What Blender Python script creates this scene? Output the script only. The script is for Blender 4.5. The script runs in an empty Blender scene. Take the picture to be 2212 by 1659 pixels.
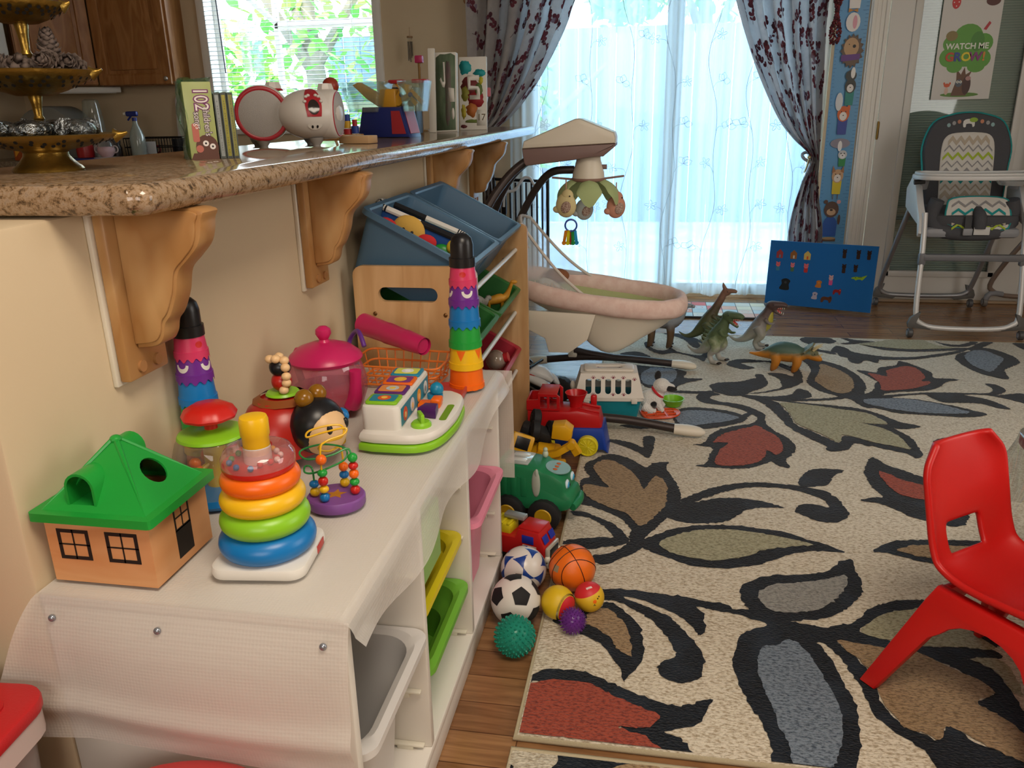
import bpy, bmesh, math, random
from mathutils import Vector as V, Matrix as Mx, noise as mnoise
R = random.Random(11)
PI = math.pi
S = bpy.context.scene
COL = S.collection
W, H = 2212, 1659
CAMZ, FPX, PITCH, ROLL, YAW = 1.15, 1748., math.radians(18.69), math.radians(1.14), math.radians(10.35)
_f = V((-math.sin(YAW)*math.cos(PITCH), math.cos(YAW)*math.cos(PITCH), -math.sin(PITCH)))
_r0 = V((math.cos(YAW), math.sin(YAW), 0)); _u0 = _r0.cross(_f)
_r = _r0*math.cos(ROLL) - _u0*math.sin(ROLL); _u = _r.cross(_f)

def at(px, py, x=None, y=None, z=None):
    """the point of the plane x=, y= or z= seen at a pixel of the photograph"""
    d = _f + _r*((px-W/2)/FPX) - _u*((py-H/2)/FPX)
    o = V((0, 0, CAMZ))
    s = (z-o.z)/d.z if z is not None else (x-o.x)/d.x if x is not None else (y-o.y)/d.y
    return o + d*s

# ---------------------------------------------------------------- materials
def lin(h):
    c = [int(h[i:i+2], 16)/255 for i in (0, 2, 4)]
    return tuple(x/12.92 if x <= .04045 else ((x+.055)/1.055)**2.4 for x in c) + (1,)

_mc = {}
def nd(nt, t, **k):
    n = nt.nodes.new(t)
    for a, b in k.items():
        if a in n.inputs: n.inputs[a].default_value = b
        else: setattr(n, a, b)
    return n

def C(col, rough=.45, metal=0, trans=0, ior=1.45, alpha=1, col2=None, scale=20, bump=0, bscale=60, stretch=(1, 1, 1), sheen=0, transl=0, coat=0, key='', contrast=(.35, .65), spec=.5, emit=0):
    k = (col, rough, metal, trans, alpha, col2, scale, bump, bscale, stretch, sheen, transl, coat, key, contrast, spec, emit, ior)
    if k in _mc: return _mc[k]
    m = bpy.data.materials.new((key or 'finish') + '_' + col); m.use_nodes = True
    nt = m.node_tree; b = nt.nodes['Principled BSDF']; L = nt.links.new
    b.inputs['Base Color'].default_value = lin(col)
    b.inputs['Roughness'].default_value = rough
    b.inputs['Metallic'].default_value = metal
    b.inputs['IOR'].default_value = ior
    b.inputs['Specular IOR Level'].default_value = spec
    if trans: b.inputs['Transmission Weight'].default_value = trans
    if coat: b.inputs['Coat Weight'].default_value = coat; b.inputs['Coat Roughness'].default_value = .05
    if sheen: b.inputs['Sheen Weight'].default_value = sheen
    if emit: b.inputs['Emission Color'].default_value = lin(col); b.inputs['Emission Strength'].default_value = emit
    if col2 or bump:
        tc = nd(nt, 'ShaderNodeTexCoord'); mp = nd(nt, 'ShaderNodeMapping'); mp.inputs['Scale'].default_value = stretch
        L(tc.outputs['Object'], mp.inputs['Vector'])
    if col2:
        n = nd(nt, 'ShaderNodeTexNoise', Scale=scale, Detail=4); L(mp.outputs[0], n.inputs['Vector'])
        r = nd(nt, 'ShaderNodeValToRGB'); e = r.color_ramp.elements
        e[0].position, e[1].position = contrast; e[0].color = lin(col); e[1].color = lin(col2)
        L(n.outputs['Fac'], r.inputs[0]); L(r.outputs[0], b.inputs['Base Color'])
    if bump:
        n2 = nd(nt, 'ShaderNodeTexNoise', Scale=bscale, Detail=3); L(mp.outputs[0], n2.inputs['Vector'])
        bp = nd(nt, 'ShaderNodeBump', Strength=min(1, bump), Distance=.002 if bump <= 1 else .002*bump)
        L(n2.outputs['Fac'], bp.inputs['Height']); L(bp.outputs[0], b.inputs['Normal'])
    out = nt.nodes['Material Output']; sh = b.outputs[0]
    if transl:
        t = nd(nt, 'ShaderNodeBsdfTranslucent', Color=lin(col)); mx = nd(nt, 'ShaderNodeMixShader', Fac=transl)
        L(sh, mx.inputs[1]); L(t.outputs[0], mx.inputs[2]); sh = mx.outputs[0]
    if alpha < 1:
        t = nd(nt, 'ShaderNodeBsdfTransparent'); mx = nd(nt, 'ShaderNodeMixShader', Fac=alpha)
        L(t.outputs[0], mx.inputs[1]); L(sh, mx.inputs[2]); sh = mx.outputs[0]
    L(sh, out.inputs['Surface'])
    _mc[k] = m
    return m

def clear(tint='f4f8f8', a=.18, rough=.05, key='clear_plastic'):
    """thin clear plastic: mostly see-through with a glossy surface"""
    k = ('clear', tint, a, rough, key)
    if k in _mc: return _mc[k]
    m = bpy.data.materials.new(key + '_' + tint); m.use_nodes = True
    nt = m.node_tree; nt.nodes.remove(nt.nodes['Principled BSDF']); L = nt.links.new
    t = nd(nt, 'ShaderNodeBsdfTransparent', Color=lin(tint)); g = nd(nt, 'ShaderNodeBsdfGlossy', Roughness=rough)
    d = nd(nt, 'ShaderNodeBsdfDiffuse', Color=lin(tint))
    lw = nd(nt, 'ShaderNodeLayerWeight', Blend=.25); mr = nd(nt, 'ShaderNodeMath', operation='MULTIPLY_ADD')
    mr.inputs[1].default_value = .45; mr.inputs[2].default_value = .04
    L(lw.outputs['Facing'], mr.inputs[0])
    m1 = nd(nt, 'ShaderNodeMixShader', Fac=a); L(t.outputs[0], m1.inputs[1]); L(d.outputs[0], m1.inputs[2])
    m2 = nd(nt, 'ShaderNodeMixShader'); L(mr.outputs[0], m2.inputs[0]); L(m1.outputs[0], m2.inputs[1]); L(g.outputs[0], m2.inputs[2])
    L(m2.outputs[0], nt.nodes['Material Output'].inputs['Surface'])
    _mc[k] = m
    return m

def wood(c1, c2, c3, rough=.45, stretch=(1, 1, 1), scale=6, key='wood', bands=9, spec=.4):
    k = ('wood', c1, c2, c3, rough, stretch, scale, bands)
    if k in _mc: return _mc[k]
    m = bpy.data.materials.new(key + '_' + c1); m.use_nodes = True
    nt = m.node_tree; b = nt.nodes['Principled BSDF']; L = nt.links.new
    tc = nd(nt, 'ShaderNodeTexCoord'); mp = nd(nt, 'ShaderNodeMapping'); mp.inputs['Scale'].default_value = stretch
    L(tc.outputs['Object'], mp.inputs[0])
    n = nd(nt, 'ShaderNodeTexNoise', Scale=scale, Detail=3, Distortion=.4); L(mp.outputs[0], n.inputs['Vector'])
    mu = nd(nt, 'ShaderNodeMath', operation='MULTIPLY'); mu.inputs[1].default_value = bands; L(n.outputs['Fac'], mu.inputs[0])
    fr = nd(nt, 'ShaderNodeMath', operation='PINGPONG'); fr.inputs[1].default_value = 1; L(mu.outputs[0], fr.inputs[0])
    r = nd(nt, 'ShaderNodeValToRGB'); e = r.color_ramp.elements; e[0].color = lin(c1); e[1].color = lin(c3)
    x = e.new(.5); x.color = lin(c2)
    L(fr.outputs[0], r.inputs[0]); L(r.outputs[0], b.inputs['Base Color'])
    b.inputs['Roughness'].default_value = rough; b.inputs['Specular IOR Level'].default_value = spec
    _mc[k] = m
    return m

# ---------------------------------------------------------------- mesh builder
def rotm(rx=0, ry=0, rz=0):
    return Mx.Rotation(rz, 4, 'Z') @ Mx.Rotation(ry, 4, 'Y') @ Mx.Rotation(rx, 4, 'X')

def cat(pts, n=4, closed=False):
    """smooth curve through points (Catmull-Rom)"""
    P = [tuple(p) for p in pts]; out = []; N = len(P)
    rng = range(N) if closed else range(N-1)
    for i in rng:
        g = (lambda k: P[k % N]) if closed else (lambda k: P[max(0, min(N-1, k))])
        a, b, c, d = g(i-1), g(i), g(i+1), g(i+2)
        for s in range(n):
            t = s/n
            out.append(tuple(.5*(2*b[j]+(c[j]-a[j])*t+(2*a[j]-5*b[j]+4*c[j]-d[j])*t*t+(3*b[j]-a[j]-3*c[j]+d[j])*t**3) for j in range(len(b))))
    if not closed: out.append(P[-1])
    return out

class MB:
    def __init__(s, mat=None): s.v, s.f, s.fm, s.mats, s.T = [], [], [], [], Mx(); s.c = mat
    def mi(s, m):
        m = m or s.c
        if m not in s.mats: s.mats.append(m)
        return s.mats.index(m)
    def add(s, vs, fs, mat=None):
        b = len(s.v); k = s.mi(mat)
        s.v += [s.T @ V(p) for p in vs]
        for f in fs: s.f.append(tuple(b+i for i in f)); s.fm.append(k)
        return s
    def box(s, c, d, r=0, mat=None, rot=None, seg=2):
        bm = bmesh.new(); bmesh.ops.create_cube(bm, size=1)
        for v in bm.verts: v.co = V((v.co.x*d[0], v.co.y*d[1], v.co.z*d[2]))
        if r: bmesh.ops.bevel(bm, geom=bm.edges[:], offset=min(r, min(d)*.49), segments=seg, affect='EDGES', profile=.5)
        return s.frombm(bm, Mx.Translation(V(c)) @ (rot or Mx()), mat)
    def frombm(s, bm, M, mat=None):
        bm.verts.index_update()
        s.add([M @ v.co for v in bm.verts], [[v.index for v in f.verts] for f in bm.faces], mat); bm.free(); return s
    def tube(s, pts, r, n=10, closed=False, mat=None, sub=0, cap=True, sq=None):
        if sub:
            if not isinstance(r, (int, float)):
                q = cat([tuple(p)+(rr,) for p, rr in zip(pts, r)], sub, closed); pts = [p[:3] for p in q]; r = [max(1e-4, p[3]) for p in q]
            else: pts = cat(pts, sub, closed)
        pts = [V(p) for p in pts]; N = len(pts)
        rr = [r]*N if isinstance(r, (int, float)) else r
        vs, fs = [], []; up = None
        for i, p in enumerate(pts):
            a = pts[(i-1) % N] if closed or i else p; c = pts[(i+1) % N] if closed or i < N-1 else p
            t = (c-a).normalized() if (c-a).length > 1e-9 else V((0, 0, 1))
            if up is None:
                up = V((0, 0, 1)) if abs(t.z) < .9 else V((0, 1, 0))
            x = t.cross(up)
            if x.length < 1e-6: x = t.orthogonal()
            x.normalize(); up = x.cross(t).normalized()
            for k in range(n):
                w = 2*PI*k/n + (PI/n if sq else 0)
                vs.append(p + (x*math.cos(w)*(sq[0] if sq else 1) + up*math.sin(w)*(sq[1] if sq else 1))*rr[i])
        for i in range(N if closed else N-1):
            for k in range(n):
                j = (i+1) % N
                fs.append((i*n+k, i*n+(k+1) % n, j*n+(k+1) % n, j*n+k))
        if cap and not closed: fs += [tuple(range(n-1, -1, -1)), tuple((N-1)*n+k for k in range(n))]
        return s.add(vs, fs, mat)
    def cyl(s, a, b, r, r2=None, n=24, mat=None): return s.tube([a, b], [r, r if r2 is None else r2], n, mat=mat)
    def lathe(s, prof, c=(0, 0, 0), n=32, mat=None, rot=None, wob=None, close=False):
        vs, fs = [], []; M = Mx.Translation(V(c)) @ (rot or Mx()); k = len(prof)
        for i in range(n):
            w = 2*PI*i/n
            for r, z in prof:
                q = r*(wob(w, z) if wob else 1)
                vs.append(M @ V((q*math.cos(w), q*math.sin(w), z)))
        for i in range(n):
            j = (i+1) % n
            for q in range(k if close else k-1):
                q2 = (q+1) % k
                fs.append((i*k+q, j*k+q, j*k+q2, i*k+q2))
        return s.add(vs, fs, mat)
    def ell(s, c, d, n=20, m=12, mat=None, rot=None, fn=None):
        if isinstance(d, (int, float)): d = (d, d, d)
        vs = [(0, 0, 1)]; fs = []
        for i in range(1, m):
            for j in range(n):
                a, b = PI*i/m, 2*PI*j/n; vs.append((math.sin(a)*math.cos(b), math.sin(a)*math.sin(b), math.cos(a)))
        vs.append((0, 0, -1)); L = len(vs)-1
        for j in range(n):
            k = (j+1) % n; fs.append((0, 1+j, 1+k)); fs.append((L, 1+(m-2)*n+k, 1+(m-2)*n+j))
            for i in range(m-2): fs.append((1+i*n+j, 1+(i+1)*n+j, 1+(i+1)*n+k, 1+i*n+k))
        M = Mx.Translation(V(c)) @ (rot or Mx())
        return s.add([M @ V((p[0]*d[0], p[1]*d[1], p[2]*d[2])) if not fn else M @ fn(V(p)) for p in vs], fs, mat)
    def plate(s, outer, z0, z1, M=None, holes=(), mat=None, r=0, top=None):
        """polygon with holes extruded from z0 to z1; r rounds the edges"""
        M = M or Mx(); bm = bmesh.new(); es = []
        for lp in [outer]+list(holes):
            q = [bm.verts.new((p[0], p[1], z0)) for p in lp]
            es += [bm.edges.new((q[i], q[(i+1) % len(q)])) for i in range(len(q))]
        if holes: bmesh.ops.triangle_fill(bm, use_beauty=True, edges=es)
        else: bm.faces.new(bm.verts[:])
        bmesh.ops.recalc_face_normals(bm, faces=bm.faces[:])
        if abs(z1-z0) > 1e-7:
            g = bmesh.ops.extrude_face_region(bm, geom=bm.faces[:])
            for e in g['geom']:
                if isinstance(e, bmesh.types.BMVert): e.co.z = z1
            bmesh.ops.recalc_face_normals(bm, faces=bm.faces[:])
            if r:
                ee = [e for e in bm.edges if len(e.link_faces) == 2 and e.calc_face_angle(0) > 1 and abs(e.verts[0].co.z-e.verts[1].co.z) < 1e-6]
                bmesh.ops.bevel(bm, geom=ee, offset=r, segments=2, affect='EDGES', profile=.5)
        return s.frombm(bm, M, mat)
    def grid(s, fn, nu, nv, mat=None, cu=False, cv=False):
        U = nu if cu else nu+1; Vn = nv if cv else nv+1
        vs = [fn(i/nu, j/nv) for i in range(U) for j in range(Vn)]
        fs = [(i*Vn+j, ((i+1) % U)*Vn+j, ((i+1) % U)*Vn+(j+1) % Vn, i*Vn+(j+1) % Vn) for i in range(nu) for j in range(nv)]
        return s.add(vs, fs, mat)
    def torus(s, c, R1, r, n=36, m=14, mat=None, rot=None, sz=1):
        M = Mx.Translation(V(c)) @ (rot or Mx())
        return s.grid(lambda u, v: M @ V(((R1+r*math.cos(2*PI*v))*math.cos(2*PI*u), (R1+r*math.cos(2*PI*v))*math.sin(2*PI*u), r*sz*math.sin(2*PI*v))), n, m, mat, True, True)
    def decal(s, poly, fn, mat=None, c=None):
        """polygon laid on a surface fn(a, b) -> point, as a fan"""
        n = len(poly); c = c or (sum(p[0] for p in poly)/n, sum(p[1] for p in poly)/n)
        return s.add([fn(*c)]+[fn(*p) for p in poly], [(0, i+1, (i+1) % n+1) for i in range(n)], mat)
    def text(s, body, size, M, mat=None, ext=.0003, align='CENTER', sx=1, shear=0, off=0):
        cu = bpy.data.curves.new('t', 'FONT'); cu.body = body; cu.size = size; cu.extrude = ext; cu.align_x = align; cu.align_y = 'CENTER'; cu.shear = shear; cu.offset = off
        cu.resolution_u = 3
        o = bpy.data.objects.new('t', cu); COL.objects.link(o)
        me = bpy.data.meshes.new_from_object(o.evaluated_get(bpy.context.evaluated_depsgraph_get()))
        s.add([M @ V((v.co.x*sx, v.co.y, v.co.z)) for v in me.vertices], [tuple(p.vertices) for p in me.polygons], mat)
        bpy.data.objects.remove(o); bpy.data.meshes.remove(me); bpy.data.curves.remove(cu)
        return s
    def build(s, name, par=None, label=None, cat=None, group=None, kind=None, loc=None, rz=0, rot=None, ang=38, flat=False, stuff=False):
        me = bpy.data.meshes.new(name); me.from_pydata([tuple(v) for v in s.v], [], s.f)
        for m in s.mats: me.materials.append(m)
        me.polygons.foreach_set('material_index', s.fm)
        bm = bmesh.new(); bm.from_mesh(me)
        if not flat: bmesh.ops.recalc_face_normals(bm, faces=bm.faces[:])
        bm.to_mesh(me); bm.free()
        me.polygons.foreach_set('use_smooth', [True]*len(me.polygons))
        if not flat: me.set_sharp_from_angle(angle=math.radians(ang))
        me.update()
        o = bpy.data.objects.new(name, me); COL.objects.link(o)
        if par: o.parent = par
        if loc is not None: o.location = loc
        if rot is not None: o.rotation_euler = rot
        elif rz: o.rotation_euler = (0, 0, rz)
        return tag(o, label, cat, group, kind)

def tag(o, label=None, cat=None, group=None, kind=None):
    for k, v in (('label', label), ('category', cat), ('group', group), ('kind', kind)):
        if v: o[k] = v
    return o

def T(name, label, cat, loc=(0, 0, 0), rz=0, group=None, rot=None):
    o = bpy.data.objects.new(name, None); COL.objects.link(o); o.empty_display_size = .05
    o.location = loc; o.rotation_euler = rot or (0, 0, rz)
    return tag(o, label, cat, group)

def dup(o, loc=None, rot=None, label=None, group=None, par=None, mats=None, scale=None):
    c = o.copy(); COL.objects.link(c)
    if par is not None: c.parent = par
    if loc is not None: c.location = loc
    if rot is not None: c.rotation_euler = rot
    if scale is not None: c.scale = scale
    if label: c['label'] = label
    if group: c['group'] = group
    if mats and c.type == 'MESH':
        c.data = c.data.copy()
        for i, m in enumerate(c.data.materials):
            if m.name in mats: c.data.materials[i] = mats[m.name]
    for ch in list(o.children): dup(ch, par=c, mats=mats)
    return c

def remesh(o, vox=.004, sm=4, fac=.6):
    m = o.modifiers.new('r', 'REMESH'); m.mode = 'VOXEL'; m.voxel_size = vox; m.use_smooth_shade = True
    if sm: q = o.modifiers.new('s', 'SMOOTH'); q.iterations = sm; q.factor = fac
    return o

def circ(r, n=20, cx=0, cy=0, ry=None, a0=0):
    return [(cx+r*math.cos(a0+2*PI*i/n), cy+(ry or r)*math.sin(a0+2*PI*i/n)) for i in range(n)]

def rrect(w, h, r, n=5, cx=0, cy=0):
    out = []
    for qx, qy, a in ((1, 1, 0), (-1, 1, PI/2), (-1, -1, PI), (1, -1, 3*PI/2)):
        for i in range(n+1):
            t = a+PI/2*i/n; out.append((cx+qx*(w/2-r)+r*math.cos(t), cy+qy*(h/2-r)+r*math.sin(t)))
    return out

def struct(mb, name, **k): return mb.build(name, kind='structure', **k)
XZ = Mx(((1, 0, 0, 0), (0, 0, -1, 0), (0, 1, 0, 0), (0, 0, 0, 1)))   # local (a,b,c) -> (a, -c, b): a plate standing upright facing -Y
YZ = Mx(((0, 0, 1, 0), (1, 0, 0, 0), (0, 1, 0, 0), (0, 0, 0, 1)))    # local (a,b,c) -> (c, a, b): a plate standing upright facing +X
# ================================================================ camera, light
cam = bpy.data.cameras.new('camera'); co = bpy.data.objects.new('camera', cam); COL.objects.link(co); S.camera = co
cam.sensor_fit = 'HORIZONTAL'; cam.sensor_width = 36; cam.lens = 36*FPX/W; cam.clip_start = .02; cam.clip_end = 200
co.matrix_world = Mx.Translation((0, 0, CAMZ)) @ Mx(((_r.x, _u.x, -_f.x), (_r.y, _u.y, -_f.y), (_r.z, _u.z, -_f.z))).to_4x4()
w = bpy.data.worlds.new('sky'); S.world = w; w.use_nodes = True
w.node_tree.nodes['Background'].inputs[0].default_value = (.80, .92, 1, 1); w.node_tree.nodes['Background'].inputs[1].default_value = 8.5
S.view_settings.view_transform = 'Standard'; S.view_settings.look = 'None'; S.view_settings.gamma = 1; S.view_settings.use_curve_mapping = False
S.view_settings.exposure = 0
S.cycles.use_denoising = True
S.cycles.max_bounces = 9; S.cycles.diffuse_bounces = 4; S.cycles.glossy_bounces = 4; S.cycles.transmission_bounces = 8; S.cycles.transparent_max_bounces = 16
S.cycles.caustics_reflective = False; S.cycles.caustics_refractive = False; S.cycles.sample_clamp_indirect = 6

def lamp(name, typ, loc, power, col=(1, 1, 1), size=1, sy=None, aim=None, **k):
    l = bpy.data.lights.new(name, typ); l.color = col
    l.energy = power
    if typ == 'AREA':
        l.size = size
        if sy: l.shape = 'RECTANGLE'; l.size_y = sy
    elif typ != 'SUN': l.shadow_soft_size = size
    else: l.angle = size
    o = bpy.data.objects.new(name, l); COL.objects.link(o); o.location = loc
    if aim: o.rotation_euler = (V(aim)-V(loc)).to_track_quat('-Z', 'Y').to_euler()
    return o
# daylight portals in the patio door and the kitchen window
for nm, x0, x1, z0, z1, yy in (('patio_door_daylight', -.78, .92, .04, 2.1, 5.3), ('kitchen_window_daylight', -2.9, -1.75, 1.1, 2.15, 5.62)):
    p = lamp(nm, 'AREA', ((x0+x1)/2, yy, (z0+z1)/2), 1, size=x1-x0, sy=z1-z0, aim=((x0+x1)/2, 0, (z0+z1)/2)); p.data.cycles.is_portal = True
lamp('overhead_fill_light', 'AREA', (.3, .2, 2.40), 34, (1, .86, .7), .8, .8, aim=(.3, .2, 0))  # added warm fill from overhead to brighten the interior; no fitting hangs there
lamp('assumed_back_light', 'AREA', (-.1, -1.9, 1.5), 34, (1, .90, .82), 1.5, 1.3, aim=(-.3, 2.5, .5))  # assumed light from behind the camera, an added area lamp; wall_back has no window
lamp('assumed_side_light', 'AREA', (2.66, 1.9, 1.5), 45, (1, .95, .9), 2.2, 1.6, aim=(-.4, 3.4, .6))  # assumed light from the right, an added area lamp; wall_right has no window
lamp('sunlight', 'SUN', (0, 12, 8), 3.5, (1, .95, .85), .02, aim=(-.5, 15, 4.5))

# ================================================================ room
WALLC = C('cdbb9c', .7, col2='c9b697', scale=3, bump=.06, bscale=260, key='painted_wall')
WHITE = C('e6e4dd', .45, key='white_paint')
YF = 5.2
def floor_mat():
    m = bpy.data.materials.new('oak_planks'); m.use_nodes = True; nt = m.node_tree; b = nt.nodes['Principled BSDF']; L = nt.links.new
    tc = nd(nt, 'ShaderNodeTexCoord'); mp = nd(nt, 'ShaderNodeMapping'); L(tc.outputs['Object'], mp.inputs[0])
    br = nd(nt, 'ShaderNodeTexBrick', offset=.37, **{'Scale': 1, 'Mortar Size': .0012, 'Brick Width': .62, 'Row Height': .083, 'Bias': 0})
    br.inputs['Color1'].default_value = lin('8d6442'); br.inputs['Color2'].default_value = lin('a57a52'); br.inputs['Mortar'].default_value = lin('5a3a24')
    L(mp.outputs[0], br.inputs['Vector'])
    m2 = nd(nt, 'ShaderNodeMapping'); m2.inputs['Scale'].default_value = (3, 34, 1); L(tc.outputs['Object'], m2.inputs[0])
    n = nd(nt, 'ShaderNodeTexNoise', Scale=2.2, Detail=5, Distortion=.8); L(m2.outputs[0], n.inputs['Vector'])
    r = nd(nt, 'ShaderNodeValToRGB'); e = r.color_ramp.elements; e[0].position = .3; e[1].position = .68; e[0].color = (.42, .36, .32, 1); e[1].color = (1, 1, 1, 1)
    L(n.outputs['Fac'], r.inputs[0])
    mx = nd(nt, 'ShaderNodeMix', data_type='RGBA', blend_type='MULTIPLY'); mx.inputs[0].default_value = .75
    L(br.outputs[0], mx.inputs[6]); L(r.outputs[0], mx.inputs[7]); L(mx.outputs[2], b.inputs['Base Color'])
    b.inputs['Roughness'].default_value = .22; b.inputs['Specular IOR Level'].default_value = .5
    return m
m = MB(floor_mat()); m.box((-.8, 1.6, -.05), (7.2, 7.4, .1)); struct(m, 'floor')
m = MB(C('d9d4c8', .8, key='ceiling_paint')); m.box((-.8, 1.6, 2.49), (7.2, 7.4, .1)); struct(m, 'ceiling')
m = MB(WALLC); m.box((2.75, 1.6, 1.22), (.1, 7.4, 2.44)); struct(m, 'wall_right')
m = MB(WALLC); m.box((-4.35, 1.6, 1.22), (.1, 7.4, 2.44)); struct(m, 'wall_left')
m = MB(WALLC); m.box((-.8, -2.05, 1.22), (7.2, .1, 2.44)); struct(m, 'wall_back')
# far wall with the kitchen window, the patio door and the white door let into it
m = MB(WALLC)
m.plate([(-4.4, 0), (2.8, 0), (2.8, 2.44), (-4.4, 2.44)], 0, .12, Mx.Translation((0, YF+.12, 0)) @ XZ,
        holes=[[(-2.91, 1.06), (-1.737, 1.06), (-1.737, 2.2), (-2.91, 2.2)], [(-.82, .02), (.93, .02), (.93, 2.12), (-.82, 2.12)], [(1.215, .005), (2.12, .005), (2.12, 2.08), (1.215, 2.08)]])
struct(m, 'wall_far')
# the low wall that carries the bar
m = MB(WALLC); m.box((-.85, 2.24, .5125), (.12, 2.88, 1.025), .006); struct(m, 'wall_bar')
# ---------------- kitchen window
wt = tag(bpy.data.objects.new('window_1', None), kind='structure'); COL.objects.link(wt)
m = MB(WHITE)
for a, b, c, d in ((-2.93, -2.875, 1.04, 2.2), (-1.77, -1.72, 1.04, 2.2)): m.box(((a+b)/2, YF+.05, (c+d)/2), (b-a, .15, d-c), .004)
m.box((-2.33, YF+.04, 1.05), (1.22, .17, .035), .004); m.box((-2.33, YF+.05, 2.19), (1.22, .15, .035), .004)
fx = YF+.46
for x in (-2.86, -2.62, -1.77): m.box((x, fx if x > -2.8 else YF+.1, 1.62), (.035, .035, 1.1), .003)
m.box((-2.2, fx, 1.73), (.86, .035, .05), .003); m.box((-2.2, fx, 1.2), (.86, .035, .05), .003); m.box((-2.33, YF+.3, 1.06), (1.15, .45, .03)); 
m.tube([(-2.86, YF+.12, 2.05), (-2.62, fx, 1.74)], .02, 4); m.tube([(-2.86, YF+.12, 1.27), (-2.62, fx, 1.22)], .012, 4); m.tube([(-1.77, YF+.12, 2.05), (-1.77, fx, 1.74)], .018, 4)
struct(m, 'window_frame', par=wt)
m = MB(clear('f2fbff', .02, .02, 'window_glass')); m.box((-2.2, fx, 1.45), (.84, .006, .5)); m.box((-2.74, YF+.3, 1.5), (.005, .3, .5)); struct(m, 'window_glass', par=wt)
bl = T('mini_blind', 'white horizontal slat blind hanging over the kitchen window, slats open', 'blind', (-2.32, YF-.02, 2.15))
m = MB(C('dfe6ea', .5, transl=.3, key='blind_slat'))
n = 42
for i in range(n):
    z = 2.12-i*.0262-2.15
    m.box((0, 0, z), (1.125, .022, .0012), rot=rotm(.22))
for x in (-.42, 0, .42): m.tube([(x, -.011, 0), (x, -.011, -1.09)], .0008, 5); m.tube([(x, .011, 0), (x, .011, -1.09)], .0008, 5)
m.build('slats', bl, kind='stuff', flat=True)
m = MB(WHITE); m.box((0, 0, .01), (1.14, .03, .03), .003); m.build('head_rail', bl)
m = MB(WHITE); m.box((0, 0, -1.09), (1.125, .024, .012), .003); m.build('bottom_rail', bl)
m = MB(C('4d5666', .35, key='wand')); m.tube([(-.46, -.025, 0), (-.445, -.03, -.74)], .004, 8); m.build('tilt_wand', bl)
# ---------------- patio door
pd = tag(bpy.data.objects.new('door_1', None), kind='structure'); COL.objects.link(pd)
m = MB(WHITE)
for x, wd in ((-.79, .07), (.06, .1), (.9, .07)): m.box((x, YF+.06, 1.06), (wd, .06, 2.1), .004)
m.box((.05, YF+.06, .05), (1.74, .08, .07), .004); m.box((.05, YF+.06, 2.08), (1.74, .08, .07), .004); struct(m, 'door_frame', par=pd)
m = MB(clear('eefaff', .015, .01, 'window_glass')); m.box((.05, YF+.07, 1.06), (1.66, .006, 1.98)); struct(m, 'door_glass', par=pd)
# ---------------- white door with a blind between its panes
dr = tag(bpy.data.objects.new('door_2', None), kind='structure'); COL.objects.link(dr)
m = MB(C('d3d1cb', .4, key='door_paint'))
m.plate([(1.222, .012), (2.115, .012), (2.115, 2.07), (1.222, 2.07)], 0, .045, Mx.Translation((0, YF+.02, 0)) @ XZ, holes=[[(1.376, .19), (1.94, .19), (1.94, 1.95), (1.376, 1.95)]])
for x0, x1, z0, z1 in ((1.345, 1.385, .155, 1.985), (1.93, 1.97, .155, 1.985)): m.box(((x0+x1)/2, YF-.028, (z0+z1)/2), (x1-x0, .018, z1-z0), .005)
for z in (.172, 1.968): m.box((1.657, YF-.028, z), (.62, .018, .036), .005)
struct(m, 'door_panel', par=dr)
m = MB(C('c9d0c8', .5, bump=0, key='blind_slat'))
for i in range(130): m.box((1.657, YF-.004, .2+i*.0136), (.56, .009, .0012), rot=rotm(.95))
m.box((1.657, YF+.006, 1.07), (.57, .004, 1.77), mat=C('b9c4bd', .6, key='blind_backing'))
m.build('blind_slats', dr, kind='stuff', flat=True)
m = MB(clear('eef4f2', .02, .03, 'window_glass')); m.box((1.657, YF-.016, 1.07), (.565, .004, 1.77)); struct(m, 'door_glass', par=dr)
m = MB(C('8a6f3c', .35, .9, key='brass'));
for z in (.22, 1.0, 1.75): m.box((1.224, YF-.03, z), (.014, .012, .09), .002); m.cyl((1.222, YF-.036, z-.05), (1.222, YF-.036, z+.05), .006, n=10)
m.build('door_hinge', dr)
def casing(nm, x, w_, z0, z1):
    m = MB(WHITE); m.box((x, YF-.008, (z0+z1)/2), (w_, .018, z1-z0), .004)
    m.box((x-w_*.3, YF-.02, (z0+z1)/2), (w_*.24, .014, z1-z0), .005); m.box((x+w_*.12, YF-.017, (z0+z1)/2), (w_*.16, .008, z1-z0), .003); m.box((x+w_*.38, YF-.02, (z0+z1)/2), (w_*.2, .012, z1-z0), .004)
    struct(m, nm)
casing('trim_1', 1.168, .1, 0, 2.16); casing('trim_2', 2.17, .1, 0, 2.16)
m = MB(WHITE); m.box((1.667, YF-.012, 2.13), (.92, .024, .08), .004); struct(m, 'trim_3')
m = MB(C('b59d80', .5, key='threshold')); m.box((1.667, YF-.02, .009), (.9, .06, .016), .003); struct(m, 'trim_4')
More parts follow.
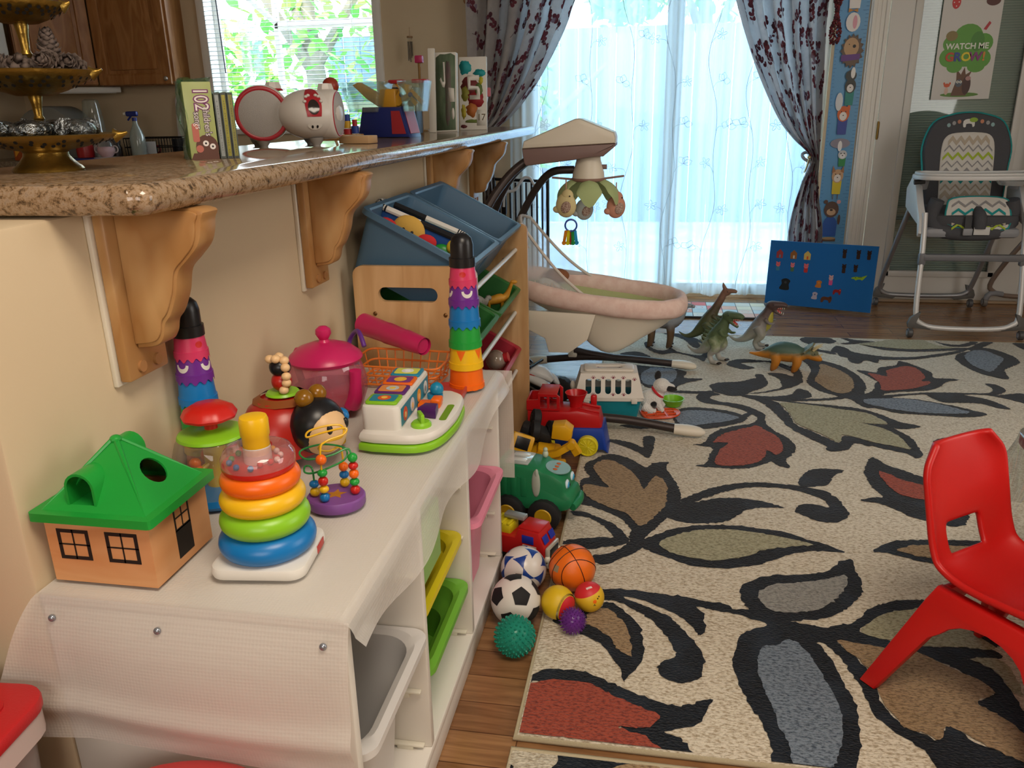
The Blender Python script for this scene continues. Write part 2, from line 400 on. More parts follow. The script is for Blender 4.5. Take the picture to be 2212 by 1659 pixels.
# ================================================================ garden beyond the glass
m = MB(C('8fa0b5', .8, col2='a6b2c2', scale=3, key='patio_concrete')); m.box((0, 12, -.12), (16, 13.4, .1)); struct(m, 'ground_patio')
m = MB(C('6b7f9c', .8, col2='7d90aa', scale=2, stretch=(9, 1, .4), key='fence_boards'))
for i in range(36): m.box((-3.6+i*.2, 9.2+.006*(i % 2), .95), (.19, .03, 2.0), .004)
f = m.build('garden_fence', label='blue grey board fence at the end of the patio behind the sheer curtain', cat='fence')
def leaves(m, c, d, n, s, cols):
    for _ in range(n):
        p = V((R.gauss(0, 1), R.gauss(0, 1), R.gauss(0, 1))).normalized()*(R.random()**.4)
        q = V((c[0]+p.x*d[0], c[1]+p.y*d[1], c[2]+p.z*d[2])); M = Mx.Translation(q) @ rotm(R.uniform(-1, 1), R.uniform(-1, 1), R.uniform(0, 6.3))
        l = s*R.uniform(.6, 1.3)
        m.add([M @ V(v) for v in ((-l, 0, 0), (-l*.3, -l*.45, .1*l), (l*.5, -l*.35, .1*l), (l, 0, 0), (l*.5, l*.35, .1*l), (-l*.3, l*.45, .1*l))], [(0, 1, 2, 3), (0, 3, 4, 5)], R.choice(cols))
GL = [C(c, .5, transl=.45, key='leaf') for c in ('6fae4a', '8cc458', 'a8d86e', '5a9a4e')]
def tree(nm, x, y, h, blobs, lab, n=700, s=.09):
    t = T(nm, lab, 'tree', (x, y, -.07), group=None)
    m = MB(C('7d746a', .8, key='bark')); m.tube([(0, 0, 0), (.05, 0, h*.35), (-.03, .05, h*.6), (.1, 0, h*.8)], [.13, .11, .08, .04], 10, sub=3)
    for a in (.5, 2.2, 4): m.tube([(0, 0, h*.45), (.5*math.cos(a), .4*math.sin(a), h*.65), (.9*math.cos(a), .6*math.sin(a), h*.82)], [.06, .045, .02], 7, sub=3)
    m.build('trunk', t)
    m = MB()
    for c, d in blobs: leaves(m, c, d, n, s, GL)
    m.build('crown', t, kind='stuff', flat=True)
    return t
tree('maple_tree', -3.5, 8.3, 3.6, [((.2, 0, 2.0), (1.0, .7, .9)), ((-1.1, .2, 1.6), (.7, .5, .6)), ((1.2, 0, 1.1), (.55, .4, .5)), ((.1, -.2, 1.0), (.8, .4, .35))], 'leafy green tree in sunlight outside the kitchen window', 420, .085)
tree('plum_tree', .5, 11.2, 4.2, [((0, 0, 3.0), (.9, .6, .9)), ((-1.0, .1, 2.6), (.5, .5, .5)), ((.6, 0, 3.5), (.8, .5, .5))], 'tall green tree beyond the patio seen through the sheer curtain', 500, .1)
tree('lilac_bush', -1.35, 8.4, 2.0, [((0, 0, 1.2), (.4, .4, .7))], 'small leafy bush outside the left edge of the sheer curtain', 260, .06)
RUG = """D-188,2543 -151,2594 -128,2600 -91,2588 -54,2561 -17,2510 0,2519 17,2546 65,2558 57,2514 71,2462 88,2407 96,2359 99,2271 58,2158 36,2114 -5,2025 -10,1979 -46,2019 -45,2076 -63,2118 -88,2147 -128,2175 -156,2195 -194,2210 -217,2217 -213,2295 -212,2384 -185,2405 -206,2449 -211,2509;T-157,2541 -130,2545 -100,2524 -66,2480 -43,2441 -27,2392 -14,2339 -4,2356 11,2414 28,2439 50,2408 59,2365 59,2301 54,2239 36,2188 -13,2098 -46,2144 -61,2170 -97,2189 -144,2222 -180,2258 -199,2297 -203,2340 -177,2346 -148,2337 -122,2338 -141,2371 -164,2425 -181,2476 -180,2507;D-219,2162 -189,2162 -157,2147 -129,2127 -97,2104 -78,2080 -55,2039 -45,2007 -65,1983 -93,1971 -125,1958 -153,1950 -223,1965 -223,1986 -191,1999 -150,2011 -125,2019 -92,2021 -100,2050 -121,2083 -145,2111 -177,2130 -214,2139;D-53,1989 -36,2025 -7,2025 -10,1979 -43,1930 -71,1907 -99,1876 -132,1883 -138,1917 -103,1929 -76,1957;D-16,2012 27,2053 70,2090 118,2115 206,2137 276,2137 332,2127 388,2116 434,2087 479,2065 526,2030 483,2027 428,2019 379,1995 335,1962 289,1929 245,1913 202,1899 149,1899 104,1908 69,1929 28,1950 -9,1979;G36,2008 70,2048 117,2081 164,2100 245,2111 315,2100 378,2085 423,2069 450,2053 405,2043 356,2025 305,2001 275,1975 232,1953 183,1935 134,1939 91,1949 58,1971;D53,2170 97,2263 141,2269 192,2298 236,2314 305,2313 352,2299 406,2268 348,2264 295,2243 265,2206 219,2154 160,2140 112,2136;D94,2270 143,2327 203,2379 269,2415 336,2436 431,2433 480,2425 536,2403 566,2363 578,2302 582,2263 565,2222 531,2195 486,2198 450,2225 431,2255 455,2299 498,2305 531,2289 529,2330 496,2368 457,2392 408,2404 348,2403 283,2383 226,2346 173,2302 135,2269;D475,2470 513,2547 559,2570 630,2567 593,2525 560,2451 513,2429 474,2424;D149,2722 186,2738 214,2813 250,2875 301,2915 365,2949 397,2988 414,3063 432,3056 428,2966 454,2885 484,2840 502,2787 502,2727 479,2666 456,2634 459,2560 422,2581 406,2607 355,2559 293,2534 234,2533 175,2535 153,2542 190,2564 204,2636 219,2697 188,2712;R225,2751 259,2827 310,2875 368,2915 394,2932 419,2888 449,2843 463,2774 457,2706 427,2666 403,2699 388,2639 352,2586 295,2558 222,2558 234,2655 254,2709 277,2750 243,2753;D77,3302 202,3306 250,3317 249,3285 200,3274 77,3280;D182,3230 208,3296 253,3301 282,3268 254,3259 239,3226 270,3189 322,3176 372,3152 409,3109 433,3065 435,3029 427,2957 410,2973 404,3025 384,3050 349,2974 303,2933 252,2901 196,2877 182,2900 229,2932 287,2966 333,2998 349,3045 371,3076 342,3110 293,3143 245,3156 203,3171;D84,3021 114,3082 167,3108 216,3104 277,3092 326,3066 360,3029 331,2980 286,2948 228,2906 184,2883 147,2879 98,2907;B91,3013 120,3054 166,3069 230,3068 286,3047 334,3016 319,2987 268,2954 207,2925 166,2907 111,2917;D244,3388 285,3433 372,3455 433,3503 452,3517 453,3565 482,3568 492,3498 493,3440 465,3381 416,3332 388,3286 328,3263 286,3284 254,3312 249,3355;D330,3290 391,3286 444,3277 510,3280 575,3319 600,3376 616,3388 645,3360 649,3312 635,3275 560,3235 551,3214 497,3227 471,3224 452,3172 424,3218 394,3245;D399,3303 449,3325 508,3365 543,3402 550,3482 542,3527 506,3589 569,3597 610,3559 620,3609 615,3696 650,3713 657,3613 647,3505 630,3457 573,3394 505,3343 440,3308;D341,3716 368,3773 424,3800 521,3784 555,3781 616,3709 613,3633 534,3758 457,3750 411,3738 423,3706 460,3665 420,3635 381,3650 353,3679;D562,3245 660,3270 725,3288 779,3318 773,3286 720,3260 656,3244 559,3227;D689,3823 726,3841 788,3807 843,3748 880,3663 900,3558 892,3443 865,3354 871,3273 883,3206 846,3182 816,3217 800,3275 774,3292 736,3328 691,3376 663,3449 662,3506 684,3580 703,3655 703,3745;T753,3737 778,3753 809,3705 842,3635 856,3564 848,3460 818,3381 778,3344 737,3371 710,3444 697,3511 722,3596 746,3673;D736,4182 767,4226 840,4242 892,4215 907,4161 875,4118 820,4128 774,4092 741,4135;D848,3974 890,4074 926,4056 950,3985 998,3940 1042,3890 1023,3807 976,3842 938,3785 906,3807 909,3875 888,3942;D769,4061 799,4005 848,3974 862,3925 806,3955 767,4001;G1008,4118 1098,4167 1172,4214 1321,4238 1348,4194 1383,4129 1443,4098 1326,4064 1209,4051 1100,4076;D902,4061 936,3977 1004,3942 1098,3911 1212,3924 1320,3977 1434,4047 1495,4097 1489,4067 1420,4002 1307,3934 1201,3882 1086,3862 1003,3852 964,3828 937,3785 905,3808 904,3875 873,3913;D1014,4127 1100,4076 1209,4051 1326,4064 1490,4103 1506,4083 1316,4026 1199,4013 1091,4038;D942,4270 1002,4203 1099,4175 1037,4145 951,4112 922,4124 973,4161 936,4236;D1323,4246 1348,4194 1386,4137 1453,4107 1515,4114 1567,4179 1623,4231 1667,4236 1591,4137 1516,4070 1482,4081 1409,4087 1364,4127 1334,4200;D1382,4228 1417,4178 1470,4161 1535,4198 1558,4232 1589,4219 1546,4162 1477,4124 1417,4140;D1394,3930 1435,4004 1496,4053 1562,4119 1614,4095 1649,4028 1664,3961 1651,3880 1590,3809 1542,3753 1512,3625 1461,3648 1425,3691 1397,3774 1387,3863;B1444,3963 1511,4055 1569,4061 1593,3994 1602,3927 1537,3815 1476,3721 1447,3755 1429,3828;D1750,4222 1812,4206 1774,4070 1747,4154;D907,3680 948,3672 982,3652 1011,3729 1094,3777 1126,3846 1164,3811 1197,3738 1219,3679 1208,3606 1261,3601 1307,3589 1243,3553 1191,3480 1131,3430 1074,3412 1004,3393 941,3375 962,3508 949,3553 930,3609;D965,3520 942,3354 886,3306 832,3279 810,3327 874,3356 917,3415 933,3482;R943,3635 976,3627 1012,3601 1031,3682 1091,3739 1133,3763 1165,3747 1176,3686 1170,3602 1142,3552 1174,3545 1157,3509 1083,3445 1009,3415 948,3408 960,3497 952,3565;D815,3277 853,3302 940,3343 1032,3375 1120,3402 1268,3414 1349,3419 1388,3450 1400,3494 1390,3548 1430,3542 1444,3499 1441,3456 1409,3421 1389,3398 1499,3432 1475,3299 1418,3351 1341,3397 1259,3387 1325,3349 1355,3304 1375,3235 1334,3243 1288,3286 1211,3286 1150,3288 1119,3334 1105,3374 1033,3355 966,3321 1046,3310 1116,3279 1182,3244 1230,3202 1269,3161 1192,3125 1115,3124 1028,3131 939,3138 881,3178 840,3201 815,3247;B851,3281 936,3302 1014,3306 1085,3280 1138,3248 1186,3206 1206,3167 1122,3148 1033,3150 946,3167 887,3202 847,3231;D450,3162 471,3224 506,3199 517,3132 529,3059 539,2963 582,2909 619,2857 650,2806 666,2816 692,2875 740,2834 767,2814 760,2783 717,2808 683,2751 634,2722 606,2733 610,2771 568,2827 522,2902 501,2967 482,3053 465,3125;D558,3223 643,3205 722,3186 647,3210 748,3187 818,3164 875,3109 919,3044 986,3001 919,2967 885,2971 895,2950 922,2879 920,2778 917,2729 887,2697 868,2732 811,2763 748,2805 696,2808 697,2871 736,2855 781,2819 838,2796 886,2773 888,2833 876,2905 841,2966 805,2995 777,3008 871,3009 854,3071 818,3127 742,3154 642,3180 718,3164 639,3185 556,3207;G506,3193 556,3203 639,3184 717,3161 641,3178 741,3148 818,3124 854,3071 871,3009 777,3008 805,2995 841,2966 876,2905 888,2833 886,2773 838,2796 781,2819 736,2855 688,2880 673,2826 650,2802 641,2832 651,2814 621,2866 583,2918 544,2972 533,3069 522,3142;D984,2851 1022,2892 1062,2902 1091,2901 1070,2857 1021,2840;D734,2676 753,2684 778,2628 820,2589 888,2530 974,2493 889,2229 761,2257 740,2282 703,2320 683,2339 635,2350 672,2374 707,2387 693,2439 688,2503 693,2572;R737,2569 761,2555 800,2510 860,2478 945,2450 912,2349 818,2376 784,2390 753,2416 737,2485;D600,2045 641,2087 681,2111 757,2127 888,2140 958,2102 892,1992 717,2005 681,2022 635,2038;T663,2060 702,2083 748,2096 849,2104 909,2078 874,2016 726,2029 691,2041;D234,1797 245,1827 277,1861 324,1886 368,1892 447,1916 485,1953 517,1986 537,1989 533,1941 537,1899 527,1839 498,1786 460,1743 414,1710 348,1691 334,1688 384,1681 408,1675 450,1691 478,1705 516,1751 559,1789 609,1815 672,1825 710,1817 804,1763 765,1653 656,1777 612,1771 565,1753 532,1723 485,1672 513,1661 539,1646 573,1642 629,1635 680,1631 663,1576 631,1597 593,1600 554,1612 518,1616 462,1626 429,1625 438,1604 456,1575 475,1531 481,1491 477,1440 486,1401 503,1376 526,1358 544,1341 567,1358 597,1390 607,1364 579,1277 550,1273 530,1300 507,1329 476,1361 454,1396 448,1443 447,1482 432,1533 424,1570 399,1612 386,1614 401,1563 412,1509 419,1458 425,1425 423,1384 415,1335 409,1294 388,1247 379,1228 240,1206 246,1256 243,1308 226,1365 210,1411 202,1457 193,1514 203,1568 221,1618 249,1646 285,1664 258,1682 219,1697 190,1703 137,1716 119,1714 139,1680 142,1630 127,1604 111,1640 94,1673 71,1685 72,1756 115,1751 162,1736 209,1722 248,1722 238,1747;S275,1786 298,1823 331,1845 395,1860 461,1888 502,1912 501,1876 475,1821 440,1772 399,1739 344,1723 301,1725 283,1749;B264,1578 296,1591 323,1614 346,1599 361,1561 371,1524 380,1476 389,1431 391,1365 374,1302 340,1228 286,1219 278,1287 266,1339 259,1395 248,1456 245,1505;T429,1625 462,1626 518,1616 554,1612 563,1627 607,1601 651,1560 686,1536 707,1496 661,1463 698,1423 719,1384 737,1355 715,1298 650,1333 622,1353 595,1381 581,1379 559,1343 538,1356 515,1360 498,1375 485,1415 479,1452 481,1491 475,1531 456,1575;D609,1628 663,1639 745,1649 766,1619 713,1601 733,1568 743,1516 743,1447 733,1370 719,1384 698,1423 661,1461 705,1491 699,1523 667,1553 643,1575 607,1601;D498,1375 537,1352 555,1338 581,1379 595,1381 620,1348 650,1333 692,1313 680,1281 545,1260 528,1303 507,1335;G489,1673 535,1728 577,1759 614,1771 674,1786 743,1687 760,1645 664,1642 617,1635 569,1647 523,1649;G689,1602 742,1613 766,1593 761,1499 743,1516 733,1568 712,1595;D-209,1608 -190,1629 -137,1669 -99,1684 -93,1705 -64,1694 -33,1661 -11,1624 1,1582 5,1525 -2,1484 -25,1439 -36,1419 -45,1459 -64,1498 -86,1535 -108,1553 -141,1569 -163,1583;T-133,1633 -117,1667 -82,1673 -54,1644 -36,1607 -27,1561 -21,1505 -43,1517 -59,1543 -76,1570 -98,1589 -118,1603 -134,1610;D-96,1759 -54,1765 2,1763 58,1756 115,1750 153,1741 187,1741 206,1729 204,1705 177,1706 125,1717 142,1692 138,1646 142,1624 128,1605 109,1641 76,1677 30,1708 -11,1726 -53,1735 -24,1715 25,1688 63,1666 95,1613 117,1574 131,1543 134,1512 125,1462 105,1441 77,1433 44,1450 37,1471 44,1499 69,1514 74,1535 59,1574 39,1618 7,1658 -37,1694 -76,1712 -134,1708 -139,1758;D-234,1389 -230,1412 -201,1435 -163,1439 -123,1439 -89,1426 -59,1412 -35,1398 8,1380 40,1368 71,1363 103,1371 119,1384 144,1391 129,1349 107,1311 70,1296 46,1286 70,1278 91,1260 103,1236 124,1220 102,1219 73,1223 44,1241 2,1264 -36,1289 -67,1312 -140,1368 -203,1394;R-236,1371 -215,1390 -178,1402 -130,1405 -96,1400 -71,1382 -40,1366 -12,1354 8,1344 42,1326 18,1294 -3,1288 -38,1285 -16,1276 14,1266 40,1243 57,1229 71,1223 44,1221 -19,1229 -83,1236 -149,1241 -228,1238 -235,1249 -236,1286;d-145,1209 -119,1207 -59,1202 -18,1203 14,1202 -17,1189 -37,1170 -146,1153 -146,1183;t-42,1186 3,1198 34,1200 125,1195 -41,1169;d-237,1155 -231,1163 -223,1157 -222,1144 -233,1142;D-163,3945 -155,4055 -143,4189 -110,4244 -63,4301 -48,4233 -78,4213 -80,4128 -99,4030 -126,3980;D-44,4043 -2,4048 -18,3976 20,3905 65,3910 86,3957 121,3887 223,3834 234,3914 189,3999 159,4105 118,4166 49,4226 84,4264 169,4188 235,4113 276,3948 273,3889 239,3746 213,3784 160,3834 101,3870 44,3835 -8,3887 -38,3959;D-157,3827 -114,3861 -61,3859 -11,3786 -23,3771 -143,3800;D-173,3679 -114,3665 -36,3635 71,3621 153,3567 139,3481 222,3473 148,3412 90,3337 41,3331 -30,3345 -87,3552 -82,3629;B-51,3482 -34,3558 3,3613 60,3607 108,3575 95,3428 41,3376 -30,3367;D-168,2732 -119,2730 -58,2707 -22,2673 -24,2767 18,2772 13,2678 2,2589 -21,2600 -50,2640 -105,2685;D-52,2888 10,2922 73,2913 104,2917 88,2897 -32,2848 -114,2872 -83,2884"""
# ================================================================ rugs
from mathutils.geometry import delaunay_2d_cdt
def pile(c1, c2, key, sc=420, c3=None, big=None):
    m = bpy.data.materials.new(key); m.use_nodes = True; nt = m.node_tree; b = nt.nodes['Principled BSDF']; L = nt.links.new
    tc = nd(nt, 'ShaderNodeTexCoord'); mp = nd(nt, 'ShaderNodeMapping'); mp.inputs['Scale'].default_value = (.55, 1.1, 1); L(tc.outputs['Object'], mp.inputs[0])
    v = nd(nt, 'ShaderNodeTexNoise', Scale=sc*.45, Detail=2, Roughness=.7); L(mp.outputs[0], v.inputs['Vector'])
    r = nd(nt, 'ShaderNodeValToRGB'); e = r.color_ramp.elements; e[0].position = .34; e[1].position = .56; e[0].color = lin(c2); e[1].color = lin(c1)
    L(v.outputs['Fac'], r.inputs[0]); out = r.outputs[0]
    if c3:
        n3 = nd(nt, 'ShaderNodeTexNoise', Scale=9, Detail=3); L(tc.outputs['Object'], n3.inputs['Vector'])
        r3 = nd(nt, 'ShaderNodeValToRGB'); r3.color_ramp.elements[0].position = .52; r3.color_ramp.elements[1].position = .68; L(n3.outputs['Fac'], r3.inputs[0])
        mx = nd(nt, 'ShaderNodeMix', data_type='RGBA'); L(r3.outputs[0], mx.inputs[0]); L(out, mx.inputs[6]); mx.inputs[7].default_value = lin(c3); out = mx.outputs[2]
    L(out, b.inputs['Base Color']); b.inputs['Roughness'].default_value = .95; b.inputs['Specular IOR Level'].default_value = .1; b.inputs['Sheen Weight'].default_value = .15
    n2 = nd(nt, 'ShaderNodeTexNoise', Scale=sc*.5, Detail=2); L(mp.outputs[0], n2.inputs['Vector'])
    bp = nd(nt, 'ShaderNodeBump', Strength=.8, Distance=.005); L(n2.outputs['Fac'], bp.inputs['Height']); L(bp.outputs[0], b.inputs['Normal'])
    return m
PILE = {'D': pile('161d26', '080b10', 'navy_pile', c3='1f2833'), 'T': pile('a08767', '6e5940', 'tan_pile'), 'R': pile('a04a38', '6d2e26', 'brick_red_pile'),
        'G': pile('a9a488', '777358', 'sage_pile'), 'B': pile('7b8794', '3f4b59', 'blue_grey_pile'), 'S': pile('9a9892', '6b6a68', 'grey_pile')}
CREAM = pile('d8cfbd', 'a3947c', 'cream_pile'); BIND = C('b4a88c', .9, bump=.5, bscale=400, key='rug_binding')
def ragged(pts, step=.007, amp=.0035):
    q = cat(pts, 4, True); out = []
    for i, a in enumerate(q):
        b = q[(i+1) % len(q)]; d = math.hypot(b[0]-a[0], b[1]-a[1]); k = max(1, int(d/step))
        for j in range(k):
            t = j/k; out.append((a[0]+(b[0]-a[0])*t+R.gauss(0, amp*.5), a[1]+(b[1]-a[1])*t+R.gauss(0, amp*.5)))
    return out
def clip(pts, f):
    return [(max(f[0], min(f[2], x)), max(f[1], min(f[3], y))) for x, y in pts]
RUGS = {'A': (-.232, 1.235, 2.2, 4.235), 'B': (-.235, .45, 2.2, 1.205)}
def rug(nm, key, z, lab, codes):
    x0, y0, x1, y1 = RUGS[key]; m = MB(CREAM)
    m.box(((x0+x1)/2, (y0+y1)/2, z/2), (x1-x0, y1-y0, z), .004)
    m.tube([(x0, y0, z*.55), (x1, y0, z*.55), (x1, y1, z*.55), (x0, y1, z*.55)], .0065, 8, closed=True, mat=BIND)
    for k, P in codes:
        q = clip(ragged(P), (x0+.006, y0+.006, x1-.006, y1-.006))
        lv = (.0012 if k == 'D' else .0026)+.00001*codes.index((k, P))
        vs, es, fs, *_ = delaunay_2d_cdt([V((a, b)) for a, b in q], [], [list(range(len(q)))], 1, 1e-5)
        m.add([(v.x, v.y, z+lv) for v in vs], [tuple(f) for f in fs], PILE[k])
    o = m.build(nm, label=lab, cat='rug', ang=60)
    return o
_rd = []
for s_ in RUG.split(';'):
    k, pp = s_[0], s_[1:].split(' '); _rd.append((k, [tuple(int(v)/1000 for v in p.split(',')) for p in pp]))
rug('rug', 'A', .012, 'large cream rug with navy outlined leaves and red, tan and blue grey petals', [d for d in _rd if d[0].isupper()])
rug('rug', 'B', .009, 'second cream and navy rug butted against the near edge of the large one', [(k.upper(), p) for k, p in _rd if k.islower()])
# ================================================================ bar top and brackets
def granite():
    m = bpy.data.materials.new('speckled_granite'); m.use_nodes = True; nt = m.node_tree; b = nt.nodes['Principled BSDF']; L = nt.links.new
    tc = nd(nt, 'ShaderNodeTexCoord')
    v = nd(nt, 'ShaderNodeTexNoise', Scale=95, Detail=5, Roughness=.75); L(tc.outputs['Object'], v.inputs['Vector'])
    r = nd(nt, 'ShaderNodeValToRGB'); cr = r.color_ramp; cr.interpolation = 'LINEAR'
    cr.elements[0].position = .3; cr.elements[0].color = lin('3b2e22'); cr.elements[1].position = .74; cr.elements[1].color = lin('c2ad90')
    for p, c in ((.4, '64503a'), (.47, '93785a'), (.58, 'a8927a'), (.66, '857464')): cr.elements.new(p).color = lin(c)
    L(v.outputs['Fac'], r.inputs[0]); L(r.outputs[0], b.inputs['Base Color'])
    b.inputs['Roughness'].default_value = .1; b.inputs['Specular IOR Level'].default_value = .6
    return m
GR = granite()
def arc(cx, cy, r, a0, a1, n=8): return [(cx+r*math.cos(a0+(a1-a0)*i/n), cy+r*math.sin(a0+(a1-a0)*i/n)) for i in range(n+1)]
m = MB(GR)
out = [(-1.18, .945), (-.665, .945)] + arc(-.66, .97, .022, -PI/2, 0) + arc(-.668-.03, 4.3, .06, 0, PI/2) + arc(-1.13, 4.31, .05, PI/2, PI)
def slab(m, out, z0, z1, r, n=7):
    N = len(out); cx = sum(p[0] for p in out)/N; cy = sum(p[1] for p in out)/N
    rings = []
    for k in range(n+1):
        a = -PI/2+PI*k/n; ins = r*(1-math.cos(a)); z = (z0+z1)/2+(z1-z0)/2*math.sin(a)
        ring = []
        for i, p in enumerate(out):
            a_, b_ = V(out[i-1]), V(out[(i+1) % N]); t = (b_-a_).normalized(); nrm = V((t.y, -t.x))
            ring.append((p[0]-nrm.x*ins, p[1]-nrm.y*ins, z))
        rings.append(ring)
    vs = [p for q in rings for p in q]; fs = [(k*N+i, k*N+(i+1) % N, (k+1)*N+(i+1) % N, (k+1)*N+i) for k in range(n) for i in range(N)]
    fs += [tuple(range(N-1, -1, -1)), tuple(n*N+i for i in range(N))]
    m.add(vs, fs)
slab(m, out, 1.029, 1.07, .02)
m.build('bar_top', label='long speckled granite bar top with rounded edge on the low wall', cat='countertop', ang=30)
PINE = wood('b58a58', 'a87a48', 'c29a68', .4, (1.2, 1, .55), 5, 'pine', 5)
CREAMP = C('ddd6c6', .5, key='wall_paint_edge')
def corbel(y, lab, first=[None]):
    if first[0] is None:
        t = T('shelf_bracket', lab, 'bracket', (-.79, y, 1.029), 0, 'brackets under the bar top')
        m = MB(CREAMP); m.box((.004, 0, -.13), (.008, .112, .26), .002); m.build('caulked_edge', t)
        m = MB(PINE); m.box((.017, 0, -.128), (.018, .1, .252), .004); m.build('back_plate', t)
        prof = cat([(.74*a_, b_) for a_, b_ in [(.0, -.001), (.17, -.001), (.178, -.02), (.168, -.05), (.142, -.072), (.116, -.092), (.104, -.125), (.086, -.155), (.07, -.17), (.062, -.19), (.045, -.203), (.0, -.208)]], 5)
        m = MB(PINE); m.plate(prof, -.022, .022, Mx.Translation((.026, 0, 0)) @ XZ, r=.004)
        q = [(x*.94, z*.95-.003) for x, z in prof]; m.plate(q, .021, .026, Mx.Translation((.026, 0, 0)) @ XZ, r=.002)
        m.build('scroll_arm', t)
        for q in (-.02, .02): m = MB(C('a8794a', .5, key='wood_plug')); m.cyl((.03, q, -.236), (.022, q, -.236), .009); m.build('screw_plug', t)
        first[0] = t
    else: dup(first[0], (-.79, y, 1.029), label=lab)
corbel(1.076, 'scrolled pine bracket under the near corner of the granite bar top')
corbel(1.75, 'scrolled pine bracket above the near end of the blue bins')
corbel(2.79, 'scrolled pine bracket above the farther blue bin')
corbel(3.43, 'farthest scrolled pine bracket, beside the end of the low wall')
# ================================================================ curtains
LINEN = C('a9a4a3', .9, transl=.35, col2='b6b1af', scale=30, key='curtain_linen')
MAR = [C('5d2b37', .9, transl=.2, key='printed_petal'), C('6b3440', .9, transl=.2, key='printed_petal'), C('85788a', .9, transl=.2, key='printed_petal'), C('4a2630', .9, transl=.2, key='printed_petal')]
def lerp_tab(tab, z):
    tab = sorted(tab, reverse=True)
    if z >= tab[0][0]: return tab[0][1]
    for (z0, x0), (z1, x1) in zip(tab, tab[1:]):
        if z >= z1: return x1+(x0-x1)*(z-z1)/(z0-z1)
    return tab[-1][1]
def smooth_tab(tab):
    q = cat([(z, x) for z, x in tab], 6); return q
def curtain(nm, left, right, lab, y0, folds, amp, seed, ztop=2.2, zbot=.02, wc=1.25, tie=None):
    left, right = smooth_tab(left), smooth_tab(right); rr = random.Random(seed)
    ph = [rr.uniform(0, 6) for _ in range(4)]
    def S_(u, v):
        z = ztop+(zbot-ztop)*v; a, b = lerp_tab(left, z), lerp_tab(right, z)
        k = min(1, max(.3, abs(b-a)/.5))
        w_ = amp*(.6+.4*k)
        y = y0 - w_*math.sin(2*PI*folds*u+ph[0]+.5*math.sin(3*v+ph[1])) - .4*w_*math.sin(2*PI*folds*1.7*u+ph[2]) - (.05*math.exp(-((z-tie)/.1)**2) if tie else 0)
        uu = u+.012*math.sin(2*PI*folds*2*u+ph[3])
        return V((a+(b-a)*uu, y, z))
    t = tag(bpy.data.objects.new(nm, None), lab, 'curtain'); COL.objects.link(t)
    m = MB(LINEN); m.grid(S_, 150, 90)
    hh = ztop-zbot
    def fn(s, q, off=.003):
        u, v = min(1, max(0, s/wc)), min(1, max(0, q/hh)); e = .002
        p = S_(u, v); n = (S_(min(1, u+e), v)-S_(max(0, u-e), v)).cross(S_(u, min(1, v+e))-S_(u, max(0, v-e))).normalized()
        if n.y > 0: n = -n
        return p+n*off
    def petal(s, q, a, l, w_):
        ca, sa = math.cos(a), math.sin(a); pts = []
        for i in range(10):
            th = 2*PI*i/10; x = l*math.cos(th); yy = w_*math.sin(th)*(1+.25*math.cos(th))
            pts.append((s+x*ca-yy*sa, q+x*sa+yy*ca))
        if all(.01 < p[0] < wc-.01 and .01 < p[1] < hh-.01 for p in pts): m.decal(pts, lambda A, B: fn(A, B), rr.choice(MAR[:2]+MAR))
    def stem(p0, a, L_, bend):
        P = []; s, q = p0
        for i in range(7): P.append((s, q, a)); s += L_/6*math.cos(a); q += L_/6*math.sin(a); a += bend/6
        for i in range(6):
            (a0, b0, c0), (a1, b1, c1) = P[i], P[i+1]; w2 = .0013
            pts = [(a0-w2*math.sin(c0), b0+w2*math.cos(c0)), (a0+w2*math.sin(c0), b0-w2*math.cos(c0)), (a1+w2*math.sin(c1), b1-w2*math.cos(c1)), (a1-w2*math.sin(c1), b1+w2*math.cos(c1))]
            if all(0 < p[0] < wc and 0 < p[1] < hh for p in pts): m.add([fn(*p, .0025) for p in pts], [(0, 1, 2, 3)], MAR[3])
        return P
    sy = .125
    for i in range(int(hh/sy)+1):
        for j in range(int(wc/.12)+1):
            s = (j+.5*(i % 2)+rr.uniform(-.25, .25))*.12; q = (i+rr.uniform(-.25, .25))*sy; a = rr.uniform(-2.4, -.6) if rr.random() < .7 else rr.uniform(0, 6.28)
            P = stem((s, q), a, rr.uniform(.09, .13), rr.uniform(-.9, .9))
            for k in range(1, 7):
                for sg in (1, -1):
                    if rr.random() < .72:
                        b = P[k][2]+sg*rr.uniform(.5, 1.1); l = rr.uniform(.011, .0165)
                        petal(P[k][0]+math.cos(b)*l*1.1, P[k][1]+math.sin(b)*l*1.1, b, l, l*rr.uniform(.6, .85))
            if rr.random() < .55:
                for b in range(4): petal(P[6][0]+.014*math.cos(b*1.57+a), P[6][1]+.014*math.sin(b*1.57+a), b*1.57+a, .016, .0125)
    m.build('drape', t, flat=True)
    return t
yc = 5.085
pz = lambda x, y: (lambda p: (p.z, p.x))(at(x, y, y=yc))
curtain('patterned_curtain', [(2.2, -1.15), (1.6, -1.15), (1.2, -1.15), (1.0, -1.13), (.9, -1.12), (.5, -1.14), (.02, -1.14)],
        [(2.2, -.3), pz(1245, 0), pz(1228, 50), pz(1195, 120), pz(1155, 190), pz(1110, 248), (1.02, -1.0), (.9, -1.02), (.5, -.99), (.02, -.99)],
        'grey curtain printed with maroon sprigs, tied back at the left side of the patio door', yc, 5, .03, 3, tie=1.0)
